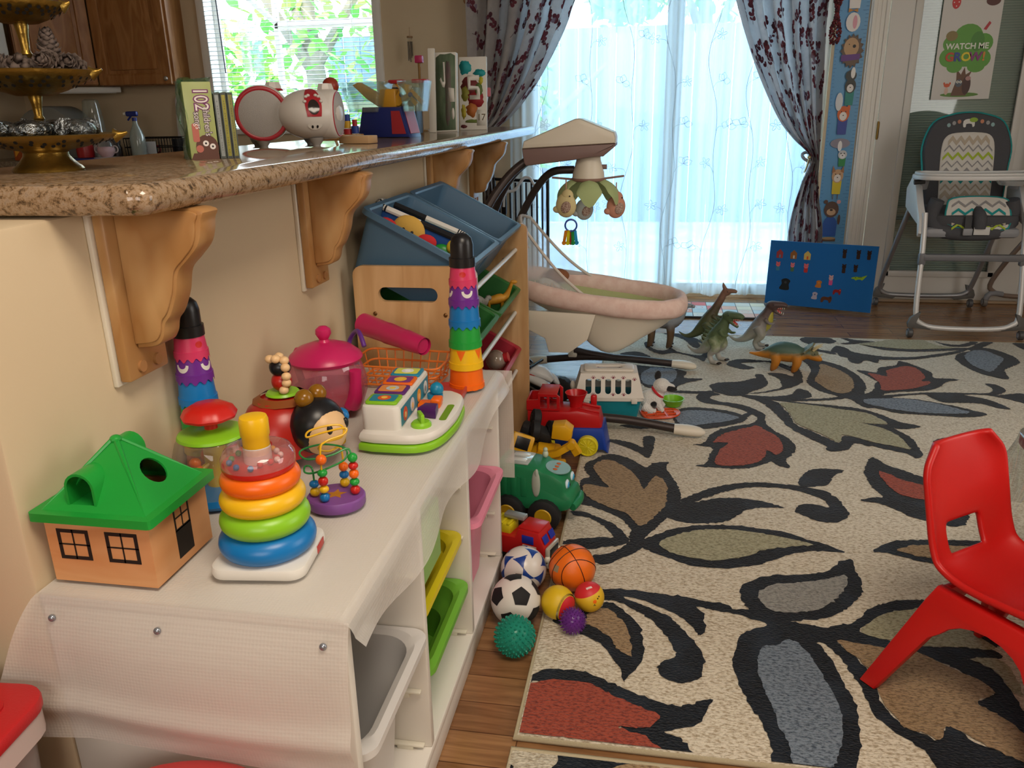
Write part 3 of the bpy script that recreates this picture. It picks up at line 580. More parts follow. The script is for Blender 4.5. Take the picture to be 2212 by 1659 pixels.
tr = curtain('patterned_curtain', [(2.2, .22), pz(1590, 0), pz(1612, 80), pz(1640, 165), pz(1680, 255), pz(1712, 300), pz(1748, 343), pz(1728, 400), pz(1712, 450), pz(1700, 515), (.02, .78)],
        [(2.2, .93), pz(1792, 0), pz(1781, 150), pz(1774, 270), pz(1766, 335), pz(1768, 420), pz(1776, 515), (.02, .93)],
        'grey curtain printed with maroon sprigs, tied back at the right beside the growth chart', yc, 5, .03, 8, tie=.875)
p = at(1748, 340, y=5.0)
m = MB(C('c8b68a', .3, .8, key='brass')); m.ell(p, .011); m.tube([p, p+V((.0, .02, -.03)), p+V((-.008, .03, -.07)), p+V((-.012, .05, -.085))], .005, 8, sub=3); m.build('tieback_hook', tr, label='brass tieback hook')
m = MB(LINEN); m.torus((p.x+.02, yc, p.z-.005), .048, .009, 24, 8, rot=rotm(.5, .3)); m.build('tie_band', tr)
# ---------------- sheer
def sheer_mat():
    m = bpy.data.materials.new('sheer_voile'); m.use_nodes = True; nt = m.node_tree; nt.nodes.remove(nt.nodes['Principled BSDF']); L = nt.links.new
    t = nd(nt, 'ShaderNodeBsdfTransparent', Color=(.93, .97, 1, 1)); d = nd(nt, 'ShaderNodeBsdfDiffuse', Color=lin('e6eef2')); tr_ = nd(nt, 'ShaderNodeBsdfTranslucent', Color=lin('e6f0f6'))
    m1 = nd(nt, 'ShaderNodeMixShader', Fac=.65); L(d.outputs[0], m1.inputs[1]); L(tr_.outputs[0], m1.inputs[2])
    lw = nd(nt, 'ShaderNodeLayerWeight', Blend=.5); mr = nd(nt, 'ShaderNodeMath', operation='MULTIPLY_ADD'); mr.inputs[1].default_value = .75; mr.inputs[2].default_value = .42; mr.use_clamp = True
    L(lw.outputs['Facing'], mr.inputs[0]); m2 = nd(nt, 'ShaderNodeMixShader'); L(mr.outputs[0], m2.inputs[0]); L(t.outputs[0], m2.inputs[1]); L(m1.outputs[0], m2.inputs[2])
    L(m2.outputs[0], nt.nodes['Material Output'].inputs['Surface'])
    return m
SH = sheer_mat(); THR = C('8d9aa4', .9, key='grey_thread')
sh = tag(bpy.data.objects.new('sheer_curtain', None), 'long white sheer curtain with embroidered vines across the patio door', 'curtain'); COL.objects.link(sh)
rs = random.Random(5)
def SS(u, v):
    x = -.93+1.80*u; z = 2.2+(.025-2.2)*v
    f = 2*PI*x
    fl = math.sin(f*6.5+1.2*math.sin(x*5))*.6+.5*math.sin(f*11+2+1.5*math.sin(x*9))+.35*math.sin(f*17+1.3*x*x*9)
    a = .016+.012*v
    return V((x+.012*math.sin(f*4.1+v*2)*v, 5.165-a*fl-.012*v*math.sin(f*2.3+3*v), z+.006*math.sin(f*5)*v))
m = MB(SH); m.grid(SS, 300, 40); m.build('voile', sh, flat=True)
m = MB(THR)
sfn = lambda x, z: SS((x+.93)/1.80, (2.2-z)/2.175)+V((0, -.003, 0))
def thread(pts, r=.0009):
    q = [sfn(*p) for p in pts if -.9 < p[0] < .85 and .04 < p[1] < 2.15]
    if len(q) > 1: m.tube(q, r, 4, cap=False)
for i, x in enumerate([-.72, -.45, -.2, .05, .3, .52, .76]):
    vine = [(x+.03*math.sin(z*5+i)+.02*math.sin(z*11+i*2), z) for z in [2.15-.03*k for k in range(71)]]
    thread(vine, .0011)
    for k in range(6, 68, 8):
        bx, bz = vine[k]; sg = rs.choice((-1, 1)); cx, cz = bx+sg*rs.uniform(.05, .09), bz+rs.uniform(.02, .06)
        thread(cat([(bx, bz), (bx+sg*.02, bz+.03), (cx, cz)], 4))
        if rs.random() < .6:
            ro = rs.uniform(0, 6); thread([(cx+(.022+.011*math.cos(5*a))*math.cos(a+ro), cz+(.022+.011*math.cos(5*a))*math.sin(a+ro)) for a in [2*PI*j/40 for j in range(41)]])
            thread([(cx+.007*math.cos(a), cz+.007*math.sin(a)) for a in [2*PI*j/10 for j in range(11)]])
        else:
            for j in range(3):
                a = 1.2*j+rs.uniform(-.3, .3); thread([(cx+.045*t*math.cos(a)-.018*math.sin(PI*t)*math.sin(a), cz+.045*t*math.sin(a)+.018*math.sin(PI*t)*math.cos(a)) for t in [q/8 for q in range(9)]]+[(cx+.045*t*math.cos(a)+.018*math.sin(PI*t)*math.sin(a), cz+.045*t*math.sin(a)-.018*math.sin(PI*t)*math.cos(a)) for t in [1-q/8 for q in range(9)]])
m.build('embroidery', sh, kind='stuff', flat=True)
m = MB(C('9c8a78', .4, .6, key='curtain_rod')); m.cyl((-1.25, 5.12, 2.24), (1.1, 5.12, 2.24), .012); m.ell((-1.27, 5.12, 2.24), .025); m.ell((1.12, 5.12, 2.24), .025)
m.build('curtain_rod', label='bronze curtain rod above the patio door curtains', cat='curtain rod')
# ================================================================ white storage unit and bins
UW = C('ddd8cf', .4, key='white_laminate')
u = T('storage_unit', 'low white storage unit with slide-in bins along the wall under a plastic sheet', 'cabinet', (-.575, .80, 0))
def ub(name, c, d, r=.003, mt=UW):
    m = MB(mt); m.box(c, d, r); return m.build(name, u)
X0, X1, L_ = -.212, .214, 1.0     # depth range (x) and length (y), in the unit's own frame
ub('top_panel', (0, L_/2, .55), (.426, L_, .02)); ub('bottom_panel', (0, L_/2, .062), (.426, L_, .018)); ub('plinth', (0, L_/2, .027), (.42, L_-.004, .052)); ub('back_panel', (X0+.004, L_/2, .3), (.008, L_-.04, .46))
RAIL = C('d9d4c4', .4, key='rail_plastic')
for nm, y in (('end_panel', .01), ('divider', .327), ('divider', .662), ('end_panel', .99)):
    p = ub(nm, (0, y, .3055), (.425, .018, .469))
    m = MB(RAIL)
    for sg in (-1, 1):
        if (y < .05 and sg < 0) or (y > 1 and sg > 0): continue
        for k in range(4):
            z = .08+.115*k; m.box((.0, y+sg*.0145, z), (.40, .011, .004), .001); m.box((.165, y+sg*.0145, z-.006), (.03, .010, .012), .002)
    m.build('runner', p)
def bin_(nm, y0, y1, rim, depth, col, lab, x1=-.335, inner=None, group='slide-in bins of the white unit'):
    cx, cy = (-.77+x1)/2, (y0+y1)/2; w, l = x1+.77, y1-y0
    mt = C(col, .38, key='bin_plastic'); t = T('storage_bin', lab, 'bin', (cx, cy, rim), 0, group)
    m = MB(mt); rings = []
    spec = [(0, 0, 1), (-.012, 0, 1), (-.012, .016, 1), (-depth*.35, .03, 1), (-depth*.45, .045, 1), (-depth, .055, 1), (-depth+.003, .058, 1), (-depth*.45, .049, 1), (-depth*.35, .034, 1), (-.03, .028, 1), (-.008, .024, 1), (0, .012, 1)]
    N = 32
    for z, ins, _ in spec: rings.append([(p[0], p[1], z) for p in rrect(w-2*ins, l-2*ins*.62, max(.012, .03-ins*.1 if ins < .01 else .05), 7)])
    n = len(rings[0]); vs = [p for q in rings for p in q]; K = len(rings)
    fs = [(k*n+i, k*n+(i+1) % n, ((k+1) % K)*n+(i+1) % n, ((k+1) % K)*n+i) for k in range(K) if k not in (5,) for i in range(n)]
    m.add(vs, fs); m.add(rings[5], [tuple(range(n))]); m.add(rings[6], [tuple(range(n))]); m.add(rings[5]+rings[6], [(i, (i+1) % n, n+(i+1) % n, n+i) for i in range(n)])
    m.build('tub', t, ang=30)
    return t
bin_('b', .824, 1.114, .3245, .235, 'd3d0cd', 'white translucent bin in the nearest bay of the storage unit', -.352)
bin_('b', 1.14, 1.45, .3245, .10, 'd8c61e', 'shallow yellow bin in the middle bay of the storage unit', -.372)
bin_('b', 1.14, 1.45, .2095, .12, '6fb03c', 'shallow green bin under the yellow one in the middle bay', -.362)
bin_('b', 1.477, 1.777, .3245, .235, 'e58ba5', 'deep pink bin in the farthest bay of the storage unit', -.346)
m = MB(C('8cbf6a', .4, key='bin_plastic')); m.box((-.385, 1.225, .42), (.012, .15, .12), .004); m.box((-.57, 1.225, .478), (.36, .15, .006), .003)
m.build('green_tray', label='pale green tray above the yellow bin under the unit top', cat='tray')
m = MB(C('9fa9b4', .9, col2='c3565b', scale=70, contrast=(.62, .68), key='dotted_cloth'))
for i in range(7): m.ell((-.62+.025*i, .969+.015*math.sin(i*2.1), .158+.006*math.sin(i*3)), (.05, .05, .03), 14, 8, rot=rotm(.3*i, .2, i))
m.build('folded_cloth', label='grey and red dotted cloth lying in the white translucent bin', cat='cloth')
# ---------------- the plastic sheet
def sheet_mat():
    m = bpy.data.materials.new('dimpled_plastic_sheet'); m.use_nodes = True; nt = m.node_tree; b = nt.nodes['Principled BSDF']; L = nt.links.new
    b.inputs['Base Color'].default_value = lin('ded9d2'); b.inputs['Roughness'].default_value = .28; b.inputs['Specular IOR Level'].default_value = .5
    tc = nd(nt, 'ShaderNodeTexCoord'); v = nd(nt, 'ShaderNodeTexVoronoi', Scale=210); v.inputs['Randomness'].default_value = .12; L(tc.outputs['Object'], v.inputs['Vector'])
    bp = nd(nt, 'ShaderNodeBump', Strength=.28, Distance=.002); L(v.outputs['Distance'], bp.inputs['Height']); L(bp.outputs[0], b.inputs['Normal'])
    t = nd(nt, 'ShaderNodeBsdfTransparent'); mx = nd(nt, 'ShaderNodeMixShader', Fac=.55); L(t.outputs[0], mx.inputs[1]); L(b.outputs[0], mx.inputs[2]); L(mx.outputs[0], nt.nodes['Material Output'].inputs['Surface'])
    return m
SM = sheet_mat(); cv = T('plastic_cover', 'clear dimpled plastic sheet draped over the white storage unit and pinned to its end', 'cover', (0, 0, .5605))
m = MB(SM)
m.grid(lambda a, b: V((-.785+.418*a, .792+1.012*b, .0005+.001*math.sin(b*21)*math.sin(a*9))), 12, 40)
def front(a, b):
    y = .792+1.012*b; th = a*1.5; dr = .036+.012*math.sin(y*14)+.014*math.sin(y*5.3+1); r = .02
    if a < .35: q = a/.35*PI/2; return V((-.367+r*math.sin(q), y, .0005-r*(1-math.cos(q))))
    k = (a-.35)/.65; return V((-.347+.006*math.sin(y*19)*k+.010*k, y, .0005-r-dr*k))
m.grid(front, 10, 60); m.build('top_sheet', cv, flat=True)
def near(a, b):
    x = -.785+.432*a; z = .0005-.205*b-.025*b*a; y = .792-.012*math.sin(min(1, b*3)*PI/2)-.008*b-.018*math.sin(b*PI)*math.sin(a*PI*.9)-.01*math.exp(-((b-.72)/.09)**2)
    if a < .12: x -= .085*(1-a/.12)*b**.75; y -= .02*(1-a/.12)*b
    return V((x, y, z))
m = MB(SM); m.grid(near, 50, 36); m.build('near_drape', cv, flat=True)
m = MB(SM); m.grid(lambda a, b: V((-.785+.455*a, 1.81+.01*math.sin(b*2), .0005-.285*b)), 24, 24); m.build('far_drape', cv, flat=True)
for a in (.08, .42, .93):
    q = near(a, .12); m = MB(C('9aa0aa', .25, .7, key='tack')); m.ell(q+V((0, -.003, 0)), (.005, .004, .005), 12, 8); m.build('push_pin', cv, label='small grey push pin')
# ================================================================ toy organizer with slanted bins
MAPLE = wood('c79f70', 'bd9464', 'd0aa7c', .4, (3, 3, .5), 4, 'maple', 5)
og = T('toy_organizer', 'maple toy rack holding rows of slanted blue, green and red bins', 'shelf', (-.6, 1.92, 0))
def side_panel(y):
    m = MB(MAPLE); q = [(-.155, 0), (.165, 0), (.165, .76), (.14, .785), (-.13, .785), (-.155, .76)]
    q = [(-.155, 0), (.165, 0)] + arc(.14, .762, .025, 0, PI/2, 5) + arc(-.13, .762, .025, PI/2, PI, 5)
    hole = [(x, z) for x, z in rrect(.155, .037, .0184, 6, -.013, .715)]
    m.plate(q, -.008, .008, Mx.Translation((0, y, 0)) @ XZ, holes=[hole], r=0)
    p = m.build('side_panel', og)
    m = MB(C('7c5a34', .3, .7, key='bolt'))
    for x in (-.102, .083):
        m = MB(C('7c5a34', .3, .7, key='bolt')); m.ell((x, y-.009, .665), (.0055, .003, .0055), 12, 8); m.build('bolt', p)
side_panel(.01); side_panel(.81)
ROD = C('d9d9d4', .3, key='white_rod')
ROWS = [(.15, .79), (.145, .57), (.145, .357)]   # front rim of each row of bins
TILT = math.radians(28)
for xf, zf in ROWS:
    for x, z in ((xf-.026, zf-.092), (xf-.16, zf-.118)):
        m = MB(ROD); m.cyl((x, .02, z), (x, .80, z), .007, n=12); m.build('rod', og)
def tub(nm, y0, y1, row, col, lab, dep=.15, lg=.285):
    """bin lying on the two rods of a row, its opening tilted to the front"""
    xf, zf = ROWS[row]; an = TILT
    t = T('toy_bin', lab, 'bin', (-.6+xf-.012, 1.92+(y0+y1)/2, zf), group='slanted bins of the toy rack', rot=(0, an, 0))
    w = y1-y0; m = MB(C(col, .4, key='bin_plastic')); N = None; rings = []
    for z, ins in ((0, -.012), (-.014, -.012), (-.014, 0), (-dep, .02), (-dep+.004, .024), (-.004, .004), (0, .0)):
        rings.append([(p[0]-lg/2, p[1], z) for p in rrect(lg-2*ins, w-2*ins, .02, 5)])
    n = len(rings[0]); K = len(rings)
    m.add([p for q in rings for p in q], [(k*n+i, k*n+(i+1) % n, ((k+1) % K)*n+(i+1) % n, ((k+1) % K)*n+i) for k in range(K) if k != 3 for i in range(n)])
    m.add(rings[3], [tuple(range(n))]); m.add(rings[4], [tuple(range(n))])
    m.add(rings[3]+rings[4], [(i, (i+1) % n, n+(i+1) % n, n+i) for i in range(n)])
    m.build('tub', t, ang=30)
    return t
tub('t', .034, .398, 0, '4a6a84', 'wide slate blue bin nearer on the top row, holding a soft book toy', .165)
tub('t', .432, .786, 0, '4a6a84', 'slate blue bin farther back on the top row of the toy rack', .165)
tub('t', .034, .398, 1, '2f6e34', 'green bin in the middle row behind the cup tower')
tub('t', .432, .786, 1, '2f6e34', 'green bin in the middle row holding a yellow giraffe')
tub('t', .034, .398, 2, 'a8293a', 'dark red bin in the bottom row nearer the storage unit')
tub('t', .432, .786, 2, 'a8293a', 'dark red bin in the bottom row holding a clear ball')
# ================================================================ toys on the white unit
ZT = .5665
RED, GRN, YEL, BLU, ORG, PUR, PNK, BLK, WHT, LIM = [C(c, .32, key='glossy_plastic') for c in ('c4211a', '1f9a3a', 'e8b81a', '1273b8', 'ee6a12', '6a2a8c', 'e0386f', '17171a', 'dcd9d2', '86c226')]
# ---------------- shape sorter house
BEECH = wood('d9a06e', 'd1935e', 'dfaa7c', .5, (.6, .6, 3), 5, 'beech', 4)
h = T('shape_sorter_house', 'wooden shape sorter house with green plastic roof on the near corner of the white unit', 'toy house', (-.7, .889, ZT))
m = MB(BEECH); hw, hd, hh = .075, .068, .096
m.plate([(-hw, -hd), (hw, -hd), (hw, hd), (-hw, hd)], 0, hh, holes=[[(-hw+.008, -hd+.008), (hw-.008, -hd+.008), (hw-.008, hd-.008), (-hw+.008, hd-.008)]])
m.box((0, 0, .003), (2*hw-.01, 2*hd-.01, .005)); m.build('box', h)
PRN = C('1d1713', .6, key='black_print')
def frame(m, M, x0, x1, z0, z1, t, bars=True):
    m.plate([(x0, z0), (x1, z0), (x1, z1), (x0, z1)], 0, .0006, M, holes=[[(x0+t, z0+t), (x1-t, z0+t), (x1-t, z1-t), (x0+t, z1-t)]])
    if bars:
        cx, cz = (x0+x1)/2, (z0+z1)/2
        m.box(M @ V((cx, cz, .0003)), (.002, .0006, z1-z0) if M is XF else (.0006, .002, z1-z0)); m.box(M @ V((cx, cz, .0003)), (x1-x0, .0006, .002) if M is XF else (.0006, x1-x0, .002))
XF = Mx.Translation((0, -hd, 0)) @ XZ; XR = Mx.Translation((hw, 0, 0)) @ YZ
for x in (-.036, .034):
    m = MB(PRN); frame(m, XF, x-.023, x+.023, .034, .078, .005); m.build('printed_window', h)
m = MB(PRN); frame(m, XR, -.014, .022, .052, .09, .003); m.plate([(-.014, .012), (.022, .012), (.022, .054), (-.014, .054)], 0, .0006, XR); m.build('printed_door', h)
m = MB(GRN); e = .087; ey = .08
m.plate(rrect(2*e, 2*ey, .006, 3), hh-.004, hh+.008, holes=[rrect(2*e-.03, 2*ey-.03, .004, 3)])
ap = .082; zb = hh+.006; q = .076; qy = .069
def slope(ax, half, dist, hole=None):
    # a triangular roof side whose base lies `dist` from the axis, turned by ax about Z
    L_ = math.hypot(dist, ap); M = rotm(0, 0, ax) @ Mx.Translation((0, -dist, zb)) @ rotm(math.atan2(ap, dist))
    m.plate([(-half, 0), (half, 0), (.006, L_-.004), (-.006, L_-.004)], -.003, 0, M, holes=[hole] if hole else ())
    return M, L_
slope(0, q, qy, [(-.036, .012), (.0, .012), (.0, .036), (-.004, .046), (-.011, .052), (-.018, .054), (-.025, .052), (-.032, .046), (-.036, .036)])
slope(PI/2, qy, q, circ(.02, 18, .004, .045)); slope(PI, q, qy); slope(-PI/2, qy, q)
m.ell((0, 0, zb+ap-.005), (.008, .008, .006), 12, 8)
def dormer(M):
    o = [(-.021, 0), (.021, 0), (.021, .026)]+[(.021*math.cos(a), .026+.021*math.sin(a)) for a in [PI*i/10 for i in range(1, 10)]]+[(-.021, .026)]
    i_ = [(-.0175, .002), (.0175, .002), (.0175, .026)]+[(.0175*math.cos(a), .026+.0175*math.sin(a)) for a in [PI*i/10 for i in range(1, 10)]]+[(-.0175, .026)]
    m.plate(o, 0, .04, M @ XZ, holes=[i_])
dormer(Mx.Translation((-.018, -.022, zb+.006))); dormer(rotm(0, 0, PI) @ Mx.Translation((.03, -.03, zb+.012)))
m.build('roof', h, ang=25)
# ---------------- ring stacker
rk = T('ring_stacker', 'baby stacking toy of coloured rings on a white base beside the wooden house', 'stacking toy', (-.513, .915, ZT), .12)
m = MB(WHT); m.plate(rrect(.13, .125, .022, 6), 0, .017, r=.005); m.lathe([(.02, .017), (.018, .17)], n=20); m.build('base', rk)
m = MB(C('b8322e', .4, key='red_mark')); m.box((.0653, .02, .009), (.0008, .03, .011), .0002); m.build('red_badge', rk, label='small red badge on the white base edge')
z = .017
for col, Ro, r, nm in ((BLU, .0655, .0205, 'blue'), (LIM, .0605, .019, 'green'), (YEL, .057, .0168, 'yellow'), (ORG, .053, .0162, 'orange')):
    z += r*.86; m = MB(col); m.torus((0, 0, z), Ro-r, r, 48, 18, sz=.92); m.build('ring', rk, label=nm+' plastic ring'); z += r*.80
m = MB(RED); m.lathe([(.012, z), (.046, z+.001), (.0485, z+.006), (.048, z+.010), (.012, z+.010)], n=40); m.build('red_dish', rk)
m = MB(clear('f6dede', .12)); m.lathe([(.0485, z+.009), (.0485, z+.018), (.044, z+.027), (.036, z+.031), (.02, z+.032)], n=40); o = m.build('clear_dome', rk)
for i in range(14):
    a = i*2.4; rr = .026+.014*((i*7) % 5)/5; m = MB((RED, YEL, BLU, WHT, GRN)[i % 5]); m.ell((rr*math.cos(a), rr*math.sin(a), z+.0145), .0042, 10, 6); m.build('rattle_bead', o)
m = MB(YEL); m.lathe([(.0175, z), (.0175, z+.045), (.019, z+.048), (.0192, z+.068), (.0175, z+.073), (.012, z+.0745), (0, z+.0745)], n=28); m.build('post_cap', rk)
# ---------------- bead maze
bm_ = T('bead_maze', 'small bead maze with wire loops on an oval purple base', 'bead toy', (-.482, 1.082, ZT), .2)
m = MB(C('7d4a94', .4, key='painted_wood')); m.lathe([(0, 0), (.041, 0), (.043, .003), (.043, .015), (.041, .0175), (0, .0175)], n=44, wob=lambda w, z: 1+.06*math.cos(2*w)); m.build('base', bm_)
m = MB(C('b5761f', .5, key='painted_star')); m.plate([(.017*(1 if i % 2 == 0 else .45)*math.cos(PI*i/5+.3), .017*(1 if i % 2 == 0 else .45)*math.sin(PI*i/5+.3)) for i in range(10)], .0175, .0179); m.build('star', bm_)
GW, YW = C('2f8b46', .3, key='coated_wire'), C('e6b522', .3, key='coated_wire')
A, B_, C_, D = (-.031, -.006), (-.012, -.026), (.010, .026), (.031, -.002)
m = MB(GW); m.tube([(A[0], A[1], .0175), (A[0], A[1], .058), (-.036, 0, .066), (-.045, .004, .064), (-.043, -.008, .06), (-.03, -.012, .06), (-.005, -.012, .068), (.02, .0, .078), (.016, .014, .09), (-.02, .02, .094), (-.05, .004, .09), (-.035, -.016, .085), (.0, -.01, .088), (.022, 0, .094), (D[0]-.002, D[1], .088), (D[0], D[1], .07), (D[0], D[1], .0175)], .0016, 8, sub=6); m.build('wire', bm_, label='green coated wire')
m = MB(YW); m.tube([(B_[0], B_[1], .0175), (B_[0], B_[1], .1), (-.005, -.012, .112), (.02, .0, .118), (.022, .006, .126), (-.01, .0, .122), (-.034, -.008, .118), (-.03, -.004, .127), (0, .004, .132), (.018, .008, .128), (.016, .004, .112), (-.01, -.002, .106), (-.022, .006, .092), (-.008, .016, .084), (C_[0]-.004, C_[1], .086), (C_[0], C_[1], .072), (C_[0], C_[1], .0175)], .0016, 8, sub=6); m.build('wire', bm_, label='yellow coated wire')
for (x, y), cols in ((A, (YEL, BLU)), (B_, (BLU, YEL, RED, GRN)), (C_, (YEL, BLU, ORG)), (D, (RED, GRN, ORG, RED, GRN))):
    z = .0175
    for i, c in enumerate(cols):
        r = .0078; hgt = .0062 if (i % 2) else .0078; z += hgt; m = MB(c); m.ell((x, y, z), (r, r, hgt), 16, 10); m.build('bead', bm_); z += hgt*.95
m = MB(ORG); m.ell((B_[0]+.0, B_[1], .088), .0085, 16, 10); m.build('bead', bm_)
# ---------------- press and spin dome
sp = T('spinning_dome', 'clear press-and-spin dome with green lid and red mushroom handle by the wooden house', 'spinning toy', (-.685, 1.09, ZT))
m = MB(BLU); m.lathe([(0, 0), (.062, 0), (.066, .006), (.064, .016), (.05, .02), (0, .02)], n=40); m.build('base', sp)
m = MB(clear('eef2ee', .06)); m.lathe([(.0635, .016), (.067, .04), (.0655, .07), (.058, .095), (.05, .106)], n=44); m.build('dome', sp)
m = MB(LIM); m.lathe([(0, .116), (.02, .116), (.03, .112), (.045, .112), (.052, .109), (.054, .105), (.05, .102), (0, .102)], n=44); m.build('lid', sp)
m = MB(YEL); m.lathe([(.017, .02), (.017, .102)], n=20); m.build('column', sp)
for a in (.3, 2.4, 4.4):
    m = MB(ORG); p = V((.04*math.cos(a), .04*math.sin(a), .055)); m.ell(p, (.012, .012, .014), 14, 10); m.ell(p+V((0, 0, .016)), .009, 12, 8); m.tube([(.015*math.cos(a), .015*math.sin(a), .06), tuple(p)], .004, 8, mat=YEL); m.build('spinner', sp)
m = MB(RED); m.lathe([(.0105, .112), (.0095, .13), (.03, .131), (.041, .135), (.0425, .139), (.037, .149), (.024, .156), (0, .158)], n=40, wob=lambda w, z: 1+(.025*math.cos(9*w) if z > .131 else 0)); m.build('handle', sp)
# ---------------- cup towers
def cup_tower(loc, lab, sc, rz):
    t = T('cup_tower', lab, 'stacking toy', loc, rz); z = 0
    PK = C('cf3a64', .35, key='glossy_plastic')
    cups = [(ORG, .037, .0345, .048, 'o'), (YEL, .0355, .033, .047, 'y'), (GRN, .034, .0315, .046, 'g'), (BLU, .0325, .030, .045, 'b'), (PUR, .031, .028, .042, 'p'), (PK, .0285, .0255, .038, 'k')]
    for i, (c, r0, r1, hh_, k) in enumerate(cups):
        r0, r1, hh_ = r0*sc, r1*sc, hh_*sc
        m = MB(c)
        m.lathe([(r0*1.05, z+.0005), (r0*1.05, z+.011*sc), (r0, z+.0115*sc), (r1, z+hh_), (r1*.9, z+hh_+.001), (0, z+hh_+.001)], n=48)
        nt_ = 13
        # scalloped lower hem
        vs, fs = [], []; N = nt_*8
        for j in range(N):
            a = 2*PI*j/N; d = .007*sc*(.5+.5*math.cos(nt_*a)) if k != 'y' and k != 'g' else .003*sc
            if k == 'o': d = .006*sc*(1 if (j % 8) < 5 else .05)
            vs += [(r0*1.055*math.cos(a), r0*1.055*math.sin(a), z+.008*sc), (r0*1.065*math.cos(a), r0*1.065*math.sin(a), z-(d if i else 0)+(.0 if i else .006*sc-d))]
        for j in range(N): b = (j+1) % N; fs.append((2*j, 2*b, 2*b+1, 2*j+1))
        m.add(vs, fs)
        o = m.build('cup', t, ang=40)
        fn = lambda a, b, r0=r0, r1=r1, z=z, hh_=hh_: V(((r0+(r1-r0)*(b/hh_)+.0007)*math.cos(a), (r0+(r1-r0)*(b/hh_)+.0007)*math.sin(a), z+b))
        if k == 'y':
            m = MB(ORG)
            for a in (-.4, -1.65, -2.9, 1.2): m.decal([(a-.3, hh_*.86), (a-.15, hh_*.86), (a, hh_*.86), (a+.15, hh_*.86), (a+.3, hh_*.86), (a+.15, hh_*.62), (a, hh_*.38), (a-.15, hh_*.62)], fn)
            m.build('printed_pattern', o, kind=None)
        if k == 'k':
            m = MB(RED)
            for a in (-1.35,): m.decal([(a+.25*math.cos(x), hh_*.62+.006*sc*math.sin(x)) for x in [2*PI*j/14 for j in range(14)]], fn)
            m.build('printed_dot_pattern', o, kind=None)
        if k == 'p':
            m = MB(WHT)
            for a in (-1.05, -2.6, 1.9):
                ch = [(a+.42*math.cos(x), hh_*.72+.014*sc*math.sin(x)) for x in [PI+PI*j/10 for j in range(11)]]; ci = [(a+.26*math.cos(x), hh_*.74+.007*sc*math.sin(x)) for x in [PI+PI*j/10 for j in range(11)]]
                m.add([fn(*p) for p in ch+ci], [(j, j+1, 12+j, 11+j) for j in range(10)])
            m.build('printed_smile_pattern', o, kind=None)
        z += hh_
    m = MB(BLK); r = .0262*sc
    m.lathe([(r*1.04, z-.001), (r*1.04, z+.018*sc), (r*.93, z+.0185*sc), (r*.92, z+.045*sc), (r*.8, z+.058*sc), (r*.5, z+.066*sc), (0, z+.069*sc)], n=40, wob=lambda w, q: 1+(.02*abs(math.cos(8*w)) if q < z+.0182*sc else 0)); m.build('cap', t, label='black domed top cup')
cup_tower((-.752, 1.172, ZT), 'tower of stacking cups against the wall under the nearest bracket', .92, .9)
cup_tower((-.408, 1.672, ZT), 'tower of stacking cups at the far end of the white unit', 1.02, 0)
# ---------------- bug learning toy
lb = T('bug_toy', 'red activity bug with black and cream face in front of the pink teapot', 'activity toy', (-.64, 1.255, ZT), -.35)
BR = C('b3221a', .3, key='glossy_plastic'); CRM = C('e3bd8c', .4, key='cream_plastic')
m = MB(BR); m.lathe([(0, .012), (.06, .012), (.078, .02), (.082, .04), (.078, .07), (.062, .098), (.045, .112), (0, .118)], n=40, wob=lambda w, z: 1+.08*math.cos(2*w+PI)); m.build('body', lb)
for a in (-2.2, -.95, .95, 2.2):
    m = MB(YEL); m.tube([(.075*math.cos(a), .075*math.sin(a), .03), (.088*math.cos(a), .088*math.sin(a), .02), (.092*math.cos(a), .092*math.sin(a), .006)], [.014, .015, .011], 12, sub=3); m.build('foot', lb)
m = MB(LIM); m.lathe([(0, .1165), (.026, .1165), (.03, .119), (.027, .123), (0, .124)], n=30); m.build('turntable', lb)
g = MB(BR); g.ell((0, 0, .141), (.018, .018, .018), 18, 12); f1 = g.build('rider', lb, label='small bug figure on the green turntable')
g = MB(BLK); g.ell((0, 0, .167), (.019, .019, .017), 18, 12); g.build('rider_head', f1)
for i, p in enumerate(((.019, -.006, .17), (.021, -.008, .155), (.02, -.008, .143), (.016, -.012, .13), (-.004, .004, .184), (.004, -.012, .185), (-.010, -.012, .183), (.014, -.002, .181))):
    g = MB(CRM); g.ell(p, (.0085, .0085, .0075), 12, 8); g.build('rider_tuft', f1)
for sg in (-1, 1):
    M = Mx.Translation((-.005, sg*.072, .062)) @ rotm(-sg*PI/2*.82)
    m = MB(BLU); m.torus((0, 0, 0), .026, .0085, 32, 12, rot=None); m.v = [M @ v for v in m.v]; b = m.build('speaker_ring', lb)
    m = MB(YEL); m.lathe([(.0185, -.004), (.0165, .004), (0, .005)], n=24); m.v = [M @ v for v in m.v]; m.build('sun_button', b)
    m = MB(C('0d4e86', .4, key='glossy_plastic')); m.lathe([(.026, -.005), (0, -.005)], n=24); m.v = [M @ v for v in m.v]; m.build('speaker_well', b)
m = MB(BLK); m.ell((.075, 0, .072), (.047, .05, .05), 28, 18); hd_ = m.build('head', lb)
m = MB(CRM); m.ell((.088, -.002, .067), (.042, .043, .044), 28, 18); m.build('face', hd_)
for y, z in ((-.020, .078), (.02, .078)):
    m = MB(BLK); m.ell((.122, y, z), (.005, .006, .0095), 12, 8); m.build('eye', hd_)
AMB = C('a8741c', .2, trans=.4, key='amber_plastic')
for y in (-.016, .016): m = MB(AMB); m.ell((.066, y, .124), .0165, 16, 10); m.build('antenna_knob', hd_)
m = MB(BLU); m.ell((.085, .05, .075), (.016, .012, .014), 14, 10); m.build('ear_button', hd_)
